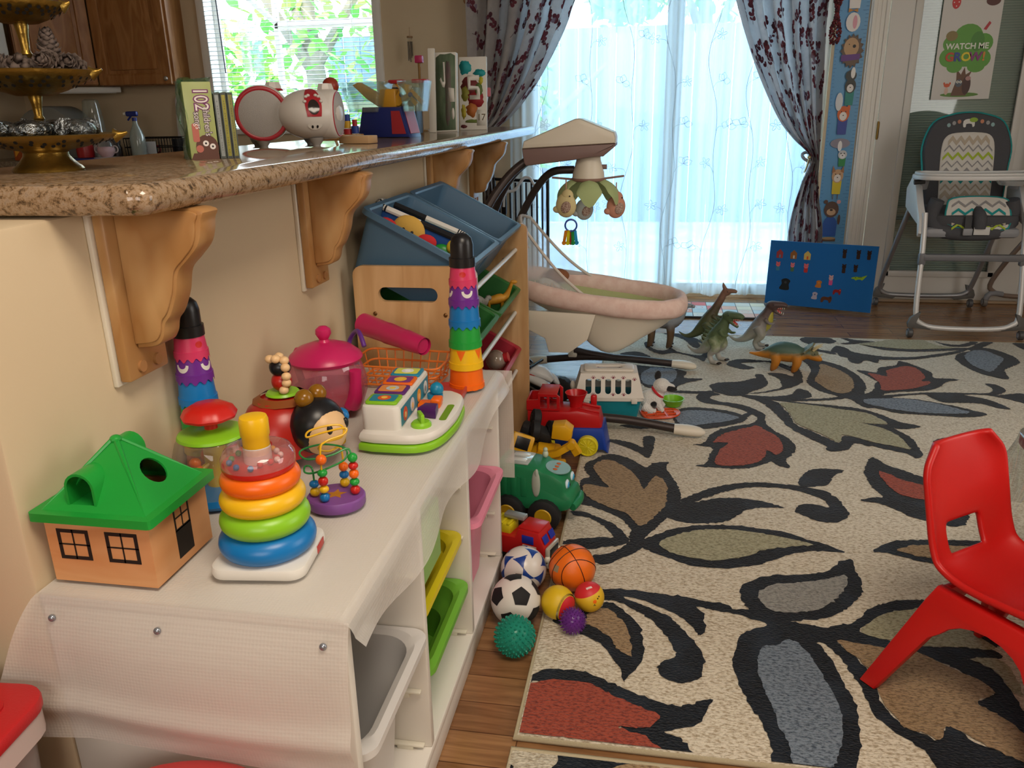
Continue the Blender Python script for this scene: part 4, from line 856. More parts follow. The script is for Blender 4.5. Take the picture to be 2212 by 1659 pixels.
m = MB(C('8a4a1c', .5, key='printed_label')); m.lathe([(.055, .1085), (.040, .1178)], n=12); m.v = [v for v in m.v]; m.build('note_strip', lb, label='brown band printed with music notes')
# ---------------- pink teapot container
PKT = C('c42460', .3, key='pink_plastic')
tp = T('teapot_container', 'large clear and pink toy teapot with a round knob lid against the wall', 'toy teapot', (-.66, 1.495, ZT), -.5)
m = MB(clear('f0a8bc', .22)); m.lathe([(.05, .0), (.07, .012), (.08, .04), (.081, .065), (.073, .095), (.066, .108)], n=48); m.build('pot', tp)
m = MB(PKT); m.lathe([(0, .0015), (.05, .0015), (.066, .012), (.0755, .038), (.074, .05), (0, .05)], n=40); m.build('pink_filling', tp, label='pink toy cups packed inside the clear pot')
m = MB(PKT); m.lathe([(.072, .106), (.0755, .112), (.072, .119), (.055, .133), (.03, .142), (.012, .145), (.009, .15), (.012, .155), (.016, .162), (.015, .171), (.008, .177), (0, .178)], n=48); m.build('lid', tp)
m = MB(PKT); m.tube([(.07, 0, .03), (.083, 0, .045), (.088, 0, .075), (.09, 0, .1)], [.022, .016, .012, .0125], 16, sub=4); m.build('spout', tp)
m = MB(C('5b2a80', .35, key='glossy_plastic')); m.tube([(-.02, .075, .1), (-.025, .088, .125), (.0, .085, .148), (.03, .07, .15), (.05, .062, .128)], .005, 10, sub=4); m.build('strap', tp, label='thin purple strap behind the lid')
m = MB(PKT); m.tube([(-.07, 0, .1), (-.092, 0, .11), (-.1, 0, .08), (-.085, 0, .04), (-.072, 0, .035)], .008, 10, sub=4); m.build('handle', tp)
# ---------------- wire rack, dishes, tube
rkk = T('dish_rack', 'orange wire toy dish rack behind the pop-up toy', 'dish rack', (-.565, 1.70, ZT), -.06)
OW = C('e07a2e', .4, key='coated_wire'); m = MB(OW)
def loop(z, a, b): m.tube([(x, y, z) for x, y in rrect(a, b, .02, 5)], .0026, 8, closed=True)
loop(.004, .19, .115); loop(.05, .215, .14); loop(.027, .2, .127)
for i in range(9): x = -.08+.02*i; m.tube([(x*1.1, -.07, .05), (x, -.057, .004), (x, .057, .004), (x*1.1, .07, .05)], .0018, 6)
for y in (-.03, 0, .03): m.tube([(-.107, y*1.2, .05), (-.095, y, .004), (.095, y, .004), (.107, y*1.2, .05)], .0018, 6)
m.build('wire_basket', rkk)
m = MB(C('d8574f', .4, trans=.3, key='coral_plastic')); m.plate(rrect(.07, .13, .02, 5), 0, .004, Mx.Translation((-.432, 1.595, ZT)) @ rotm(0, 0, .05)); m.plate(rrect(.07, .13, .02, 5), .004, .012, Mx.Translation((-.432, 1.595, ZT)) @ rotm(0, 0, .05), holes=[rrect(.062, .122, .018, 5)]); m.build('pink_tray', label='flat coral pink toy tray beside the cup tower', cat='tray')
m = MB(PKT); a, b = V((-.70, 1.828, ZT+.095)), V((-.515, 1.715, ZT+.076)); d = (b-a)
m.tube([a, a+d*.4, a+d*.42, a+d*.7, a+d*.72, b], [.027, .0245, .026, .023, .0245, .0205], 28, cap=False); m.tube([a+d*.003, a+d*.01], [.024, .024], 28); m.tube([b-d*.03, b-d*.025], [.018, .018], 28)
m.build('nested_cups', label='bright pink stack of nested cups lying on the orange rack', cat='toy cups')
# ---------------- pop-up toy
pu = T('popup_toy', 'white pop-up animal toy with four picture lids and lime green base', 'pop-up toy', (-.448, 1.418, ZT), .03)
shape = [(-.078, -.125)]+[(x, y) for x, y in cat([(-.05, -.132), (.03, -.13), (.066, -.095), (.08, -.03), (.082, .03), (.074, .095), (.045, .125)], 4)]+[(-.06, .128), (-.078, .118)]
m = MB(LIM); m.plate(shape, 0, .014, r=.003); m.build('base', pu)
m = MB(WHT); m.plate([(x*.985, y*.985) for x, y in shape], .014, .036, r=.009, holes=()); bd = m.build('body', pu)
m = MB(WHT); m.plate(rrect(.072, .225, .012, 4, -.038, 0), .03, .082, r=.006); m.build('lid_block', pu)
for i, (oc, ic, fc) in enumerate(((LIM, '23829a', 'd8602a'), (C('5a2270', .4, key='glossy_plastic'), 'd88a4a', 'b9c4c9'), (ORG, '7a3a80', 'e6b43a'), (C('1d86a8', .4, key='glossy_plastic'), 'd3d657', 'dfe2e0'))):
    y = -.081+.054*i
    m = MB(oc); m.plate(rrect(.06, .047, .006, 4, -.038, y), .082, .0875, r=.0015); l = m.build('lid', pu)
    m = MB(C(ic, .5, key='printed_sticker')); m.plate(rrect(.048, .035, .005, 4, -.038, y), .0876, .0882)
    m.plate(circ(.0125, 16, -.037, y), .0883, .0887, mat=C(fc, .5, key='printed_sticker')); m.plate(circ(.006, 12, -.037, y), .0888, .0891, mat=C('e9c24e' if i != 3 else 'f2f2ee', .5, key='printed_sticker'))
    m.build('sticker', l)
M = Mx.Translation((-.0018, 0, 0)) @ YZ
m = MB(C('2a7f93', .5, key='printed_sticker')); m.plate([(-.1, .04), (.1, .04), (.1, .074), (-.1, .074)], 0, .0006, M)
for i, c in enumerate(('d8552a', 'd9d2d4', 'e09a2c', 'e2e2de')): m.plate(circ(.0135, 16, -.074+.05*i, .056), .0007, .001, M, mat=C(c, .5, key='printed_sticker')); m.plate(circ(.006, 12, -.074+.05*i, .054), .0011, .0014, M, mat=C('efc07a' if i != 3 else 'a9a9a9', .5, key='printed_sticker'))
m.build('animal_strip', pu)
m = MB(LIM); m.lathe([(0, .036), (.019, .036), (.019, .041), (.015, .045), (0, .046)], (.03, -.082, 0), 24); m.box((.03, -.082, .052), (.008, .03, .02), .003, rot=rotm(0, 0, .5)); m.build('dial', pu)
m = MB(C('4b1a60', .35, key='glossy_plastic')); m.plate([(.012, -.04), (.05, -.05), (.046, -.012), (.02, -.01)], .036, .056, r=.004); m.build('slider', pu, label='purple triangular button')
m = MB(ORG); m.box((.022, .02, .041), (.045, .03, .01), .004); m.box((.036, .02, .049), (.02, .028, .014), .004); m.build('rocker', pu, label='orange rocker switch')
m = MB(C('1580a6', .35, key='glossy_plastic')); m.cyl((.02, .07, .036), (.02, .07, .045), .016); m.ell((.024, .07, .055), (.014, .014, .014), 16, 10); m.build('knob', pu, label='blue turning knob')
m = MB(C('6d9a20', .4, key='glossy_plastic')); m.plate(rrect(.014, .085, .006, 4, .062, -.01), .0362, .0366); m.build('handle_slot', pu, label='green handle slot')
# ================================================================ balls on the floor
def sdecal(m, c, r, d, poly, mat, rings=3, roll=0, h=1.004):
    """polygon of (angle, polar angle) laid on a sphere around direction d"""
    d = V(d).normalized(); x = d.orthogonal().normalized(); y = d.cross(x)
    P = lambda a, t: V(c)+(d*math.cos(t)+(x*math.cos(a+roll)+y*math.sin(a+roll))*math.sin(t))*r*h
    n = len(poly); vs = [P(0, 0)]+[P(a, t*k/rings) for k in range(1, rings+1) for a, t in poly]
    fs = [(0, i+1, (i+1) % n+1) for i in range(n)]+[(1+k*n+i, 1+(k+1)*n+i, 1+(k+1)*n+(i+1) % n, 1+k*n+(i+1) % n) for k in range(rings-1) for i in range(n)]
    m.add(vs, fs, mat)
def ngon(n, t, sub=3, curve=0):
    """regular n-gon in polar form with straight (or hollow) sides"""
    out = []
    for i in range(n):
        for j in range(sub):
            a0, a1, f = 2*PI*i/n, 2*PI*(i+1)/n, j/sub
            x = math.cos(a0)*(1-f)+math.cos(a1)*f; y = math.sin(a0)*(1-f)+math.sin(a1)*f; k = 1-curve*4*f*(1-f)
            out.append((math.atan2(y, x), t*math.hypot(x, y)*k))
    return out
def ball_at(px, py, dia, z0):
    r = .07
    for _ in range(8):
        p = at(px, py, z=z0+r); r = dia/2*((p-V((0, 0, CAMZ))).dot(_f))/FPX
    return p, r
PH = (1+5**.5)/2
ICO = [V(v).normalized() for v in [(0, s*1, t*PH) for s in (1, -1) for t in (1, -1)]+[(s*1, t*PH, 0) for s in (1, -1) for t in (1, -1)]+[(t*PH, 0, s*1) for s in (1, -1) for t in (1, -1)]]
FAC = [((a+b+c)/3).normalized() for i, a in enumerate(ICO) for j, b in enumerate(ICO) for k, c in enumerate(ICO) if i < j < k and (a-b).length < 1.1 and (b-c).length < 1.1 and (a-c).length < 1.1]
def view(p): t = (V((0, 0, CAMZ))-p).normalized(); rr = t.cross(V((0, 0, 1))).normalized()*-1; return t, rr, rr.cross(t)*-1
BG = 'balls beside the rug'
def orient(p, a, b, c):  # rotation taking the ball's own Z towards a mix of camera, right and up
    t, rr, uu = view(p); return (t*a+rr*b+uu*c).to_track_quat('Z', 'Y').to_matrix()
def roll_to(dirs, Q): return [Q @ d for d in dirs]
# black and white
p, r = ball_at(1114, 1296, 108, 0); m = MB(C('d8d4cc', .6, key='plush_white')); m.ell((0, 0, 0), r, 40, 26);
t, rr, uu = view(p); Q = ICO[0].rotation_difference((t*.93+rr*.22+uu*.12).normalized()).to_matrix()
for d in roll_to(ICO, Q): sdecal(m, (0, 0, 0), r, d, ngon(5, .40), C('141416', .7, key='plush_black'), h=1.012)
m.build('soccer_ball', label='soft black and white soccer ball behind the teal knobbly ball', cat='ball', group=BG, loc=p)
# blue and white
p, r = ball_at(1131, 1229, 99, 0); m = MB(C('d9d6cf', .25, key='vinyl_white')); m.ell((0, 0, 0), r, 40, 26)
t, rr, uu = view(p); Q = FAC[0].rotation_difference((t*.9-rr*.1+uu*.35).normalized()).to_matrix()
for d in roll_to(FAC, Q): sdecal(m, (0, 0, 0), r, d, ngon(3, .40, 5, .2), C('173f8f', .3, key='vinyl_blue'))
d = t*.85-rr*.2-uu*.3; sdecal(m, (0, 0, 0), r, d, ngon(4, .2), C('6d625c', .5, key='barcode_sticker'), h=1.007)
m.build('soccer_ball', label='glossy white soccer ball with blue patches behind the black and white one', cat='ball', group=BG, loc=p)
# basketball
p, r = ball_at(1236, 1226, 101, .0135); m = MB(C('e8701a', .3, bump=.25, bscale=700, key='orange_rubber')); m.ell((0, 0, 0), r, 44, 28)
t, rr, uu = view(p); LN = C('3a0f0c', .5, key='seam'); ax = [(t*.75-rr*.1+uu*.65).normalized()]; ax.append(ax[0].cross(rr*.75+uu*.66).normalized()); ax.append(ax[0].cross(ax[1]))
def great(n_, off=0, amp=0):
    n_ = n_.normalized(); x = n_.orthogonal().normalized(); y = n_.cross(x); pts = []
    for i in range(64):
        a = 2*PI*i/64; q = (x*math.cos(a)+y*math.sin(a)+n_*(off+amp*math.cos(2*a))); pts.append(q.normalized()*r*1.002)
    m.tube(pts, .0011, 6, closed=True, mat=LN)
great(ax[1]); great(ax[2]); great(ax[1], .62, .2); great(ax[1], -.62, -.2)
sdecal(m, (0, 0, 0), r, t*.7-rr*.65-uu*.05, ngon(4, .2), C('9a8a6c', .5, key='barcode_sticker'), h=1.006)
m.build('basketball', label='orange basketball with dark seams on the rug edge', cat='ball', group=BG, loc=p)
# yellow and red stitched ball
p, r = ball_at(1205, 1301, 73, .012); m = MB(C('d9b51c', .45, key='vinyl_yellow')); m.ell((0, 0, 0), r, 36, 24)
t, rr, uu = view(p); d = (t*.5+rr*.75-uu*.5).normalized(); cap_ = [(2*PI*i/40, .82+.06*math.sin(4*PI*i/40)) for i in range(40)]
sdecal(m, (0, 0, 0), r, d, cap_, C('c8232a', .45, key='vinyl_red'), 6); x = d.orthogonal().normalized(); y = d.cross(x)
for i in range(80):
    a = 2*PI*i/80; q = lambda tt: (d*math.cos(tt)+(x*math.cos(a)+y*math.sin(a))*math.sin(tt))*r*1.006; m.tube([q(.86+.06*math.sin(2*a)), q(.98+.06*math.sin(2*a))], .0006, 4, mat=BLK)
m.build('stitched_ball', label='yellow and red ball with black stitches behind the purple spiky ball', cat='ball', group=BG, loc=p)
# face ball
p, r = ball_at(1273, 1289, 65, .012); m = MB(C('e0b62a', .45, key='vinyl_yellow')); m.ell((0, 0, 0), r, 36, 24)
t, rr, uu = view(p); d = (t*.45-rr*.35+uu*.85).normalized(); sdecal(m, (0, 0, 0), r, d, [(2*PI*i/40, 1.12) for i in range(40)], C('cf2a30', .45, key='vinyl_red'), 8)
sp_ = lambda a, b: (t*1+rr*a+uu*b).normalized()*r*1.006
WL = C('e8e2dc', .5, key='white_print'); m.tube([sp_(-.25, .55), sp_(.2, .8)], .0012, 5, mat=WL)
for k in range(5): a = -.2+.09*k; b = .58+.05*k; m.tube([sp_(a-.06, b+.1), sp_(a+.06, b-.1)], .001, 5, mat=WL)
sdecal(m, (0, 0, 0), r, t+rr*.42-uu*.35, ngon(14, .13), ORG, h=1.007)
for a, b in ((.66, -.12), (.8, .05)): sdecal(m, (0, 0, 0), r, t+rr*a+uu*b, ngon(10, .055), BLK, h=1.007)
m.tube([sp_(.36, -.72), sp_(.44, -.66), sp_(.5, -.72), sp_(.58, -.7)], .0007, 5, mat=BLK); m.tube([sp_(.44, -.55), sp_(.44, -.66)], .0007, 5, mat=BLK)
m.build('face_ball', label='red and yellow ball with a printed smiling face on the rug', cat='ball', group=BG, loc=p)
def spiky(px, py, dia, z0, mt, n, hgt, rad, blunt):
    p, r = ball_at(px, py, dia, z0); r2 = r-hgt*.8; m = MB(mt); m.ell((0, 0, 0), r2, 36, 24)
    for i in range(n):
        z = 1-2*(i+.5)/n; a = i*2.39996; d = V((math.sqrt(1-z*z)*math.cos(a), math.sqrt(1-z*z)*math.sin(a), z))
        if blunt: m.tube([d*(r2*.98), d*(r2+hgt*.6), d*(r2+hgt*.9), d*(r2+hgt)], [rad, rad*.85, rad*.55, rad*.1], 8, cap=False)
        else: m.tube([d*(r2*.98), d*(r2+hgt)], [rad, rad*.15], 6, cap=False)
    return m, p
m, p = spiky(1112, 1374, 91, 0, C('3cc4a8', .12, trans=.6, ior=1.2, key='teal_gel'), 240, .0042, .0027, True); m.build('knobbly_ball', label='translucent teal ball covered in knobs on the wood floor', cat='ball', group=BG, loc=p)
m, p = spiky(1237, 1341, 60, .012, C('7a3a9c', .15, trans=.4, ior=1.3, key='purple_gel'), 190, .005, .0016, False); m.build('spiky_ball', label='small translucent purple spiky ball on the rug', cat='ball', group=BG, loc=p)
# ================================================================ vehicles along the rack
def wheel(m, c, r, w_, mt, hub=None, ax='Y', tread=0, hr=.55):
    M = Mx.Translation(V(c)) @ (rotm(PI/2) if ax == 'Y' else rotm(0, PI/2) if ax == 'X' else Mx())
    b = len(m.v)
    m.lathe([(0, -w_/2), (r*.8, -w_/2), (r, -w_*.35), (r, w_*.35), (r*.8, w_/2), (0, w_/2)], n=32, mat=mt, wob=(lambda w, z: 1+(tread*(1 if math.sin(w*16+z*90) > 0 else 0) if abs(z) < w_*.4 else 0)) if tread else None)
    if hub:
        for sg in (-1, 1): m.lathe([(r*hr, sg*w_*.5), (r*hr*.9, sg*w_*.58), (r*hr*.5, sg*w_*.53), (0, sg*w_*.56)], n=24, mat=hub)
    m.v[b:] = [M @ v for v in m.v[b:]]
TYRE = C('1b1b1d', .7, key='tyre_rubber'); HUBY = C('c9a11e', .4, key='hub_plastic')
def wheels(t, spots, r, w_, hub, tread=.03, hr=.55, ax='Y'):
    for c in spots: m = MB(TYRE); wheel(m, (0, 0, 0), r, w_, TYRE, hub, ax, tread, hr); m.build('wheel', t, loc=c)
# fire truck
ft = T('toy_fire_truck', 'small red toy truck with blue windows behind the blue and white ball', 'toy truck', (-.33, 1.893, 0), -.32)
FR = C('bb1f1f', .25, key='red_plastic')
m = MB(FR); m.plate([(-.10, .03), (.082, .03), (.09, .05), (.088, .072), (.07, .112), (.01, .112), (.0, .085), (-.10, .08)], -.037, .037, XZ, r=.007); m.box((.04, 0, .113), (.062, .064, .008), .003); m.build('body', ft)
BW = C('2232a0', .3, key='blue_window')
for sg in (-1, 1): m = MB(BW); m.box((.04, sg*.0375, .087), (.034, .002, .023), .004); m.build('side_window', ft)
for sg in (-1, 1): m = MB(BW); m.box((.083, sg*.018, .09), (.002, .026, .022), .004, rot=rotm(0, -.42)); m.build('windscreen', ft)
m = MB(C('c9c3b4', .3, .4, key='chrome_plastic')); m.box((.093, 0, .05), (.01, .07, .045), .005); m.box((.099, 0, .05), (.003, .046, .03), .002, mat=BLK); m.box((.096, 0, .022), (.012, .074, .014), .004); m.build('grille', ft)
for sg in (-1, 1): m = MB(C('ded8c4', .3, key='lamp_plastic')); m.ell((.094, sg*.031, .04), (.008, .01, .01), 12, 8); m.build('headlamp', ft)
m = MB(C('d8cdb8', .5, key='white_print')); m.box((.045, -.0375, .066), (.04, .001, .01)); m.build('side_badge', ft)
m = MB(C('d4c21e', .4, key='yellow_plastic')); m.box((-.055, 0, .095), (.075, .05, .028), .006)
for i in range(4): m.box((-.085+.02*i, 0, .111), (.008, .052, .006), .002)
m.build('cargo', ft); m = MB(C('a4a6a4', .35, .5, key='grey_plastic')); m.box((-.02, .012, .122), (.06, .026, .012), .003); m.build('ladder', ft)
wheels(ft, [(.05, -.034, .026), (.05, .034, .026), (-.062, -.034, .026), (-.062, .034, .026)], .026, .022, C('8a8a88', .4, key='grey_plastic'))
# green truck
gt = T('toy_truck', 'green smiling toy truck with big black tyres beside the white unit', 'toy truck', (-.318, 2.13, 0), -.15)
GT = C('1f7a4d', .4, key='green_plastic')
m = MB(GT)
m.plate(cat([(-.115, .06), (.06, .055), (.105, .065), (.118, .085), (.112, .108), (.098, .118), (.09, .15), (.06, .172), (.03, .178), (.012, .186), (-.08, .19), (-.11, .18)], 3, True), -.058, .058, XZ, r=.016)
for x in (-.085, -.055, -.025): m.box((x, -.0585, .125), (.018, .004, .06), .002)
m.tube([(.116, -.045, .075), (.125, 0, .078), (.116, .045, .075)], .012, 10, sub=3); m.build('body', gt)
m = MB(C('c4cac6', .15, .3, key='silver_sticker')); m.box((-.05, -.004, .1905), (.07, .085, .006), .004)
for y in (-.022, .014): m.box((-.05, y, .194), (.05, .02, .004), .002, mat=C('e6ebe8', .1, .2, key='silver_sticker'))
m.build('roof_hatch', gt); m = MB(C('7fa39c', .4, key='grey_green_sticker')); m.plate(circ(.036, 24, .06, 0, .042), .1655, .168, rotm(0, .18) @ Mx.Translation((-.03, 0, .014)))
o = m.build('hood_panel', gt)
for y in (-.02, 0, .02): m = MB(C('c4602a', .4, key='orange_spot')); m.ell((.058, y, .175), (.007, .006, .002), 12, 6); m.build('spot_pattern', o)
m = MB(C('a9b0a4', .4, key='grey_plastic')); m.ell((.012, -.058, .14), (.013, .006, .042), 14, 10); m.ell((.014, -.058, .172), (.006, .006, .014), 10, 8); m.build('side_pump', gt)
m = MB(C('b9c6b2', .4, key='pale_plastic')); m.ell((.015, .03, .196), (.009, .009, .012), 12, 8); m.ell((.015, .03, .21), .007, 12, 8); m.build('roof_light', gt)
for y in (-.026, .03):
    m = MB(C('cfe4ee', .3, key='white_print')); m.ell((.095, y, .136), (.006, .014, .014), 14, 10); e_ = m.build('eye', gt); m = MB(C('3aa0cc', .3, key='blue_print')); m.ell((.099, y, .134), (.004, .009, .010), 12, 8); m.ell((.102, y+.003, .134), (.003, .004, .005), 10, 6, mat=BLK); m.build('iris', e_)
wheels(gt, [(.038, -.062, .047), (.038, .062, .047), (-.07, -.062, .047), (-.07, .062, .047)], .047, .036, HUBY)
m = MB(C('1c8fb8', .4, key='blue_plastic')); m.box((-.118, -.02, .1), (.02, .07, .07), .006); m.build('rear_box', gt)
# yellow digger on its side
ex = T('toy_digger', 'yellow toy digger tipped on its side with black tyres in the air', 'toy digger', (-.345, 2.47, 0), 0)
YP = C('dba417', .35, key='yellow_plastic')
m = MB(YP); M = Mx.Translation((-.075, -.035, .105)) @ rotm(-.35, .35, .2)
m.box((0, 0, 0), (.075, .07, .07), .008); m.v = [M @ v for v in m.v]; cb = m.build('cab', ex)
for c, d, in (((.0375, 0, .004), (.002, .04, .04)), ((0, -.0355, .004), (.045, .002, .04)), ((0, 0, .0355), (.05, .045, .002))):
    m = MB(BLK); m.box(c, d, .0005); m.v = [M @ v for v in m.v]; m.build('window', cb)
m = MB(YP); M = Mx.Translation((-.03, 0, .062)) @ rotm(.2, .18, .15); m.box((0, 0, 0), (.17, .09, .045), .01); m.box((.03, -.02, .03), (.06, .05, .03), .008); m.v = [M @ v for v in m.v]; m.build('chassis', ex)
m = MB(YP); m.tube([(-.03, -.055, .068), (.05, -.06, .09), (.095, -.045, .115)], .0145, 4, sq=(1, 1)); m.tube([(.095, -.045, .12), (.118, -.05, .085)], .016, 4, sq=(1, 1)); m.cyl((.095, -.064, .117), (.095, -.028, .117), .013, n=14); m.build('boom', ex)
m = MB(YP); m.plate([(-.035, 0), (.03, -.008), (.036, .03), (.01, .05), (-.03, .045)], -.03, .03, Mx.Translation((.06, .0, .125)) @ XZ, r=.006); m.build('bucket', ex)
m = MB(YP); m.box((.055, -.062, .035), (.045, .04, .06), .006); m.box((.03, -.07, .012), (.06, .03, .024), .005); m.build('stabilizer', ex)
m = MB(BLK); m.plate([(0, 0), (.018, .0), (.012, .05), (-.004, .045)], -.012, .012, Mx.Translation((.085, -.085, .004)) @ XZ); m.build('blade', ex)
m = MB(C('2a2a2c', .6, key='black_plastic')); m.box((-.03, .03, .12), (.11, .05, .05), .012, rot=rotm(.2, .3)); m.build('undercarriage', ex)
for c, a in (((-.035, .045, .165), .3), ((.02, .035, .13), .5), ((-.03, -.01, .145), .3)): m = MB(TYRE); wheel(m, (0, 0, 0), .032, .03, TYRE, BLK, 'X', .05, .5); m.build('wheel', ex, loc=c, rot=(0, .2, a))
# train
tr_ = T('toy_train', 'red and blue ride-along toy train with a red funnel', 'toy train', (-.27, 2.655, .0135), .0)
TB, TR_ = C('1b3f9c', .35, key='blue_plastic'), C('b8191c', .3, key='red_plastic')
m = MB(TB); m.plate([(-.155, .012), (.11, .012), (.13, .0), (.112, .095), (-.155, .085)], -.062, .062, XZ, r=.01); m.build('base', tr_)
m = MB(TR_); m.plate([(-.155, .085), (.108, .085), (.096, .14), (.02, .155), (-.01, .15), (-.155, .15)], -.055, .055, XZ, r=.012); m.box((.06, -.03, .15), (.07, .012, .006), .002, rot=rotm(0, .17)); m.box((.06, .02, .15), (.07, .012, .006), .002, rot=rotm(0, .17)); m.box((.07, .045, .155), (.022, .018, .05), .006); m.build('boiler', tr_)
m = MB(TR_); m.lathe([(.022, 0), (.0225, .018), (.03, .034), (.0365, .05), (.039, .054), (.036, .054), (.028, .038), (.019, .02), (0, .018)], (.012, 0, .148), 32); m.build('funnel', tr_)
m = MB(TR_)
fr_ = [(-.155, .15), (-.04, .15), (-.04, .2), (-.052, .21), (-.115, .21), (-.115, .188), (-.155, .184)]
for y in (-.05, .05): m.plate(fr_, y-.005, y+.005, XZ, holes=[[(-.108, .158), (-.084, .158), (-.084, .2), (-.108, .2)], [(-.076, .158), (-.05, .158), (-.05, .2), (-.076, .2)]])
m.box((-.083, 0, .206), (.066, .105, .009), .004); m.box((-.153, 0, .17), (.006, .1, .03), .002); m.build('cab', tr_)
for x, y in ((.06, -.078), (.06, .078), (-.09, -.078), (-.09, .078)):
    m = MB(C('d6c81f', .4, key='yellow_plastic')); wheel(m, (0, 0, 0), .036, .024, C('d6c81f', .4, key='yellow_plastic'))
    for k in range(12):
        for sg in (-1, 1): m.tube([(0, sg*.0125, 0), (.029*math.cos(PI*k/6), sg*.0125, .029*math.sin(PI*k/6))], .0012, 4)
    for sg in (-1, 1): m.torus((0, sg*.012, 0), .031, .0025, 24, 6, rot=rotm(PI/2))
    m.build('wheel', tr_, loc=(x, y, .036))
# motor bike like toy quad behind the rack
q4 = T('toy_quad', 'white and black toy quad bike with knobbly tyres beyond the toy rack', 'toy quad bike', (-.47, 3.13, 0), -.3)
m = MB(C('d3d3d2', .3, key='white_plastic')); m.tube([(-.1, 0, .11), (-.04, 0, .135), (.03, 0, .13), (.075, 0, .1)], [.028, .036, .034, .014], 16, sub=4, sq=(1.1, .7)); m.tube([(-.02, -.04, .115), (.05, -.045, .1), (.085, -.04, .075)], [.014, .018, .006], 12, sub=3); m.tube([(-.02, .04, .115), (.05, .045, .1), (.085, .04, .075)], [.014, .018, .006], 12, sub=3); m.build('fairing', q4)
m = MB(C('b92a22', .35, key='red_plastic')); m.ell((-.01, -.034, .13), (.03, .006, .012), 14, 8); m.build('red_stripe', q4)
m = MB(BLK); m.box((-.03, 0, .07), (.13, .05, .045), .012); m.tube([(-.09, 0, .15), (-.05, 0, .168), (-.02, 0, .16)], [.018, .02, .012], 12, sub=3); m.tube([(.0, -.06, .165), (.0, .06, .165)], .006, 8); m.build('seat', q4)
m = MB(C('6d6a66', .35, .6, key='grey_metal')); m.tube([(.0, -.05, .05), (.07, -.055, .055)], .006, 8); m.tube([(.0, .05, .05), (.07, .055, .055)], .006, 8); m.tube([(-.05, -.03, .09), (.03, -.04, .06), (.06, -.05, .05)], .005, 8, sub=3); m.build('suspension', q4)
wheels(q4, [(.085, -.066, .048), (.085, .066, .048), (-.09, -.066, .048), (-.09, .066, .048)], .048, .04, BLK, .08, .4)
# ================================================================ pet carrier, plush dog, bowl, tray
pc = T('pet_carrier', 'white and teal toy pet carrier with paw prints on the rug', 'toy pet carrier', (-.165, 2.985, .0135), .09)
TL = C('127f8c', .4, key='teal_plastic'); CW = C('d6cfc4', .4, key='white_plastic')
def frust(m, w0, d0, w1, d1, z0, z1, t, r, mt=None, bot=False):
    a, b = rrect(w0, d0, r, 4), rrect(w1, d1, r, 4); c, d = rrect(w1-2*t, d1-2*t, r*.8, 4), rrect(w0-2*t, d0-2*t, r*.8, 4); n = len(a)
    vs = [(x, y, z0) for x, y in a]+[(x, y, z1) for x, y in b]+[(x, y, z1) for x, y in c]+[(x, y, z0+(t if bot else 0)) for x, y in d]
    fs = [(k*n+i, k*n+(i+1) % n, ((k+1) % 4)*n+(i+1) % n, ((k+1) % 4)*n+i) for k in range(3 if bot else 4) for i in range(n)]
    if bot: fs += [tuple(range(n)), tuple(3*n+i for i in range(n))]
    m.add(vs, fs, mt)
m = MB(TL); frust(m, .215, .125, .25, .155, 0, .088, .004, .018, bot=True); m.build('base_tub', pc)
m = MB(CW); frust(m, .262, .166, .262, .166, .084, .098, .008, .02)
for x in (-.085, .095): m.box((x, -.085, .084), (.022, .006, .018), .002); m.box((x, .085, .084), (.022, .006, .018), .002)
m.build('rim', pc)
m = MB(CW); zt, z0 = .185, .097; th = math.atan2(.028, zt-z0); L_ = math.hypot(zt-z0, .028)
slots = [[(x+.011*a, y) for a, y in [(math.cos(PI+PI*i/6), .026+.011*math.sin(PI+PI*i/6)) for i in range(7)]+[(math.cos(PI*i/6), .066+.006*math.sin(PI*i/6)) for i in range(7)]] for x in (-.078, -.042, -.004, .034, .072)]
for sg in (-1, 1):
    M = (Mx() if sg < 0 else rotm(0, 0, PI)) @ Mx.Translation((0, -.083, z0)) @ rotm(PI/2-th)
    m.plate([(-.131, 0), (.131, 0), (.108, L_), (-.108, L_)], -.003, 0, M, holes=slots)
    M2 = rotm(0, 0, PI/2*sg) @ Mx.Translation((0, -.131, z0)) @ rotm(PI/2-math.atan2(.023, zt-z0))
    m.plate([(-.083, 0), (.083, 0), (.055, math.hypot(zt-z0, .023)), (-.055, math.hypot(zt-z0, .023))], -.003, 0, M2)
m.plate(rrect(.2165, .11, .012, 4), zt-.003, zt+.003, holes=[rrect(.1, .022, .008, 4)]); m.plate(rrect(.19, .085, .014, 4), zt+.003, zt+.012, holes=[rrect(.1, .024, .008, 4)], r=.003); m.build('top_shell', pc)
m = MB(C('7a2438', .5, key='paw_print')); M = Mx.Translation((0, -.083, z0)) @ rotm(PI/2-th)
for x, y in ((-.06, .076), (-.023, .076), (.015, .077), (.053, .076), (.095, .07), (-.06, .012), (.015, .012), (.055, .012), (-.1, .008)):
    m.plate(circ(.0042, 10, x, y), .0003, .0008, M)
    for k in range(4): a = .35+.8*k; m.plate(circ(.0017, 8, x+.0075*math.cos(a), y+.0065*math.sin(a)), .0003, .0008, M)
m.build('paw_print_pattern', pc)
m = MB(C('5b1d3c', .4, key='plum_plastic')); m.tube([(-.045, 0, zt+.004), (-.03, 0, zt+.0), (.03, 0, zt+.0), (.045, 0, zt+.004)], .007, 10, sub=3); m.build('handle', pc)
m = MB(CW); m.ell((-.139, 0, .12), (.01, .018, .018), 14, 10); m.build('latch_knob', pc)
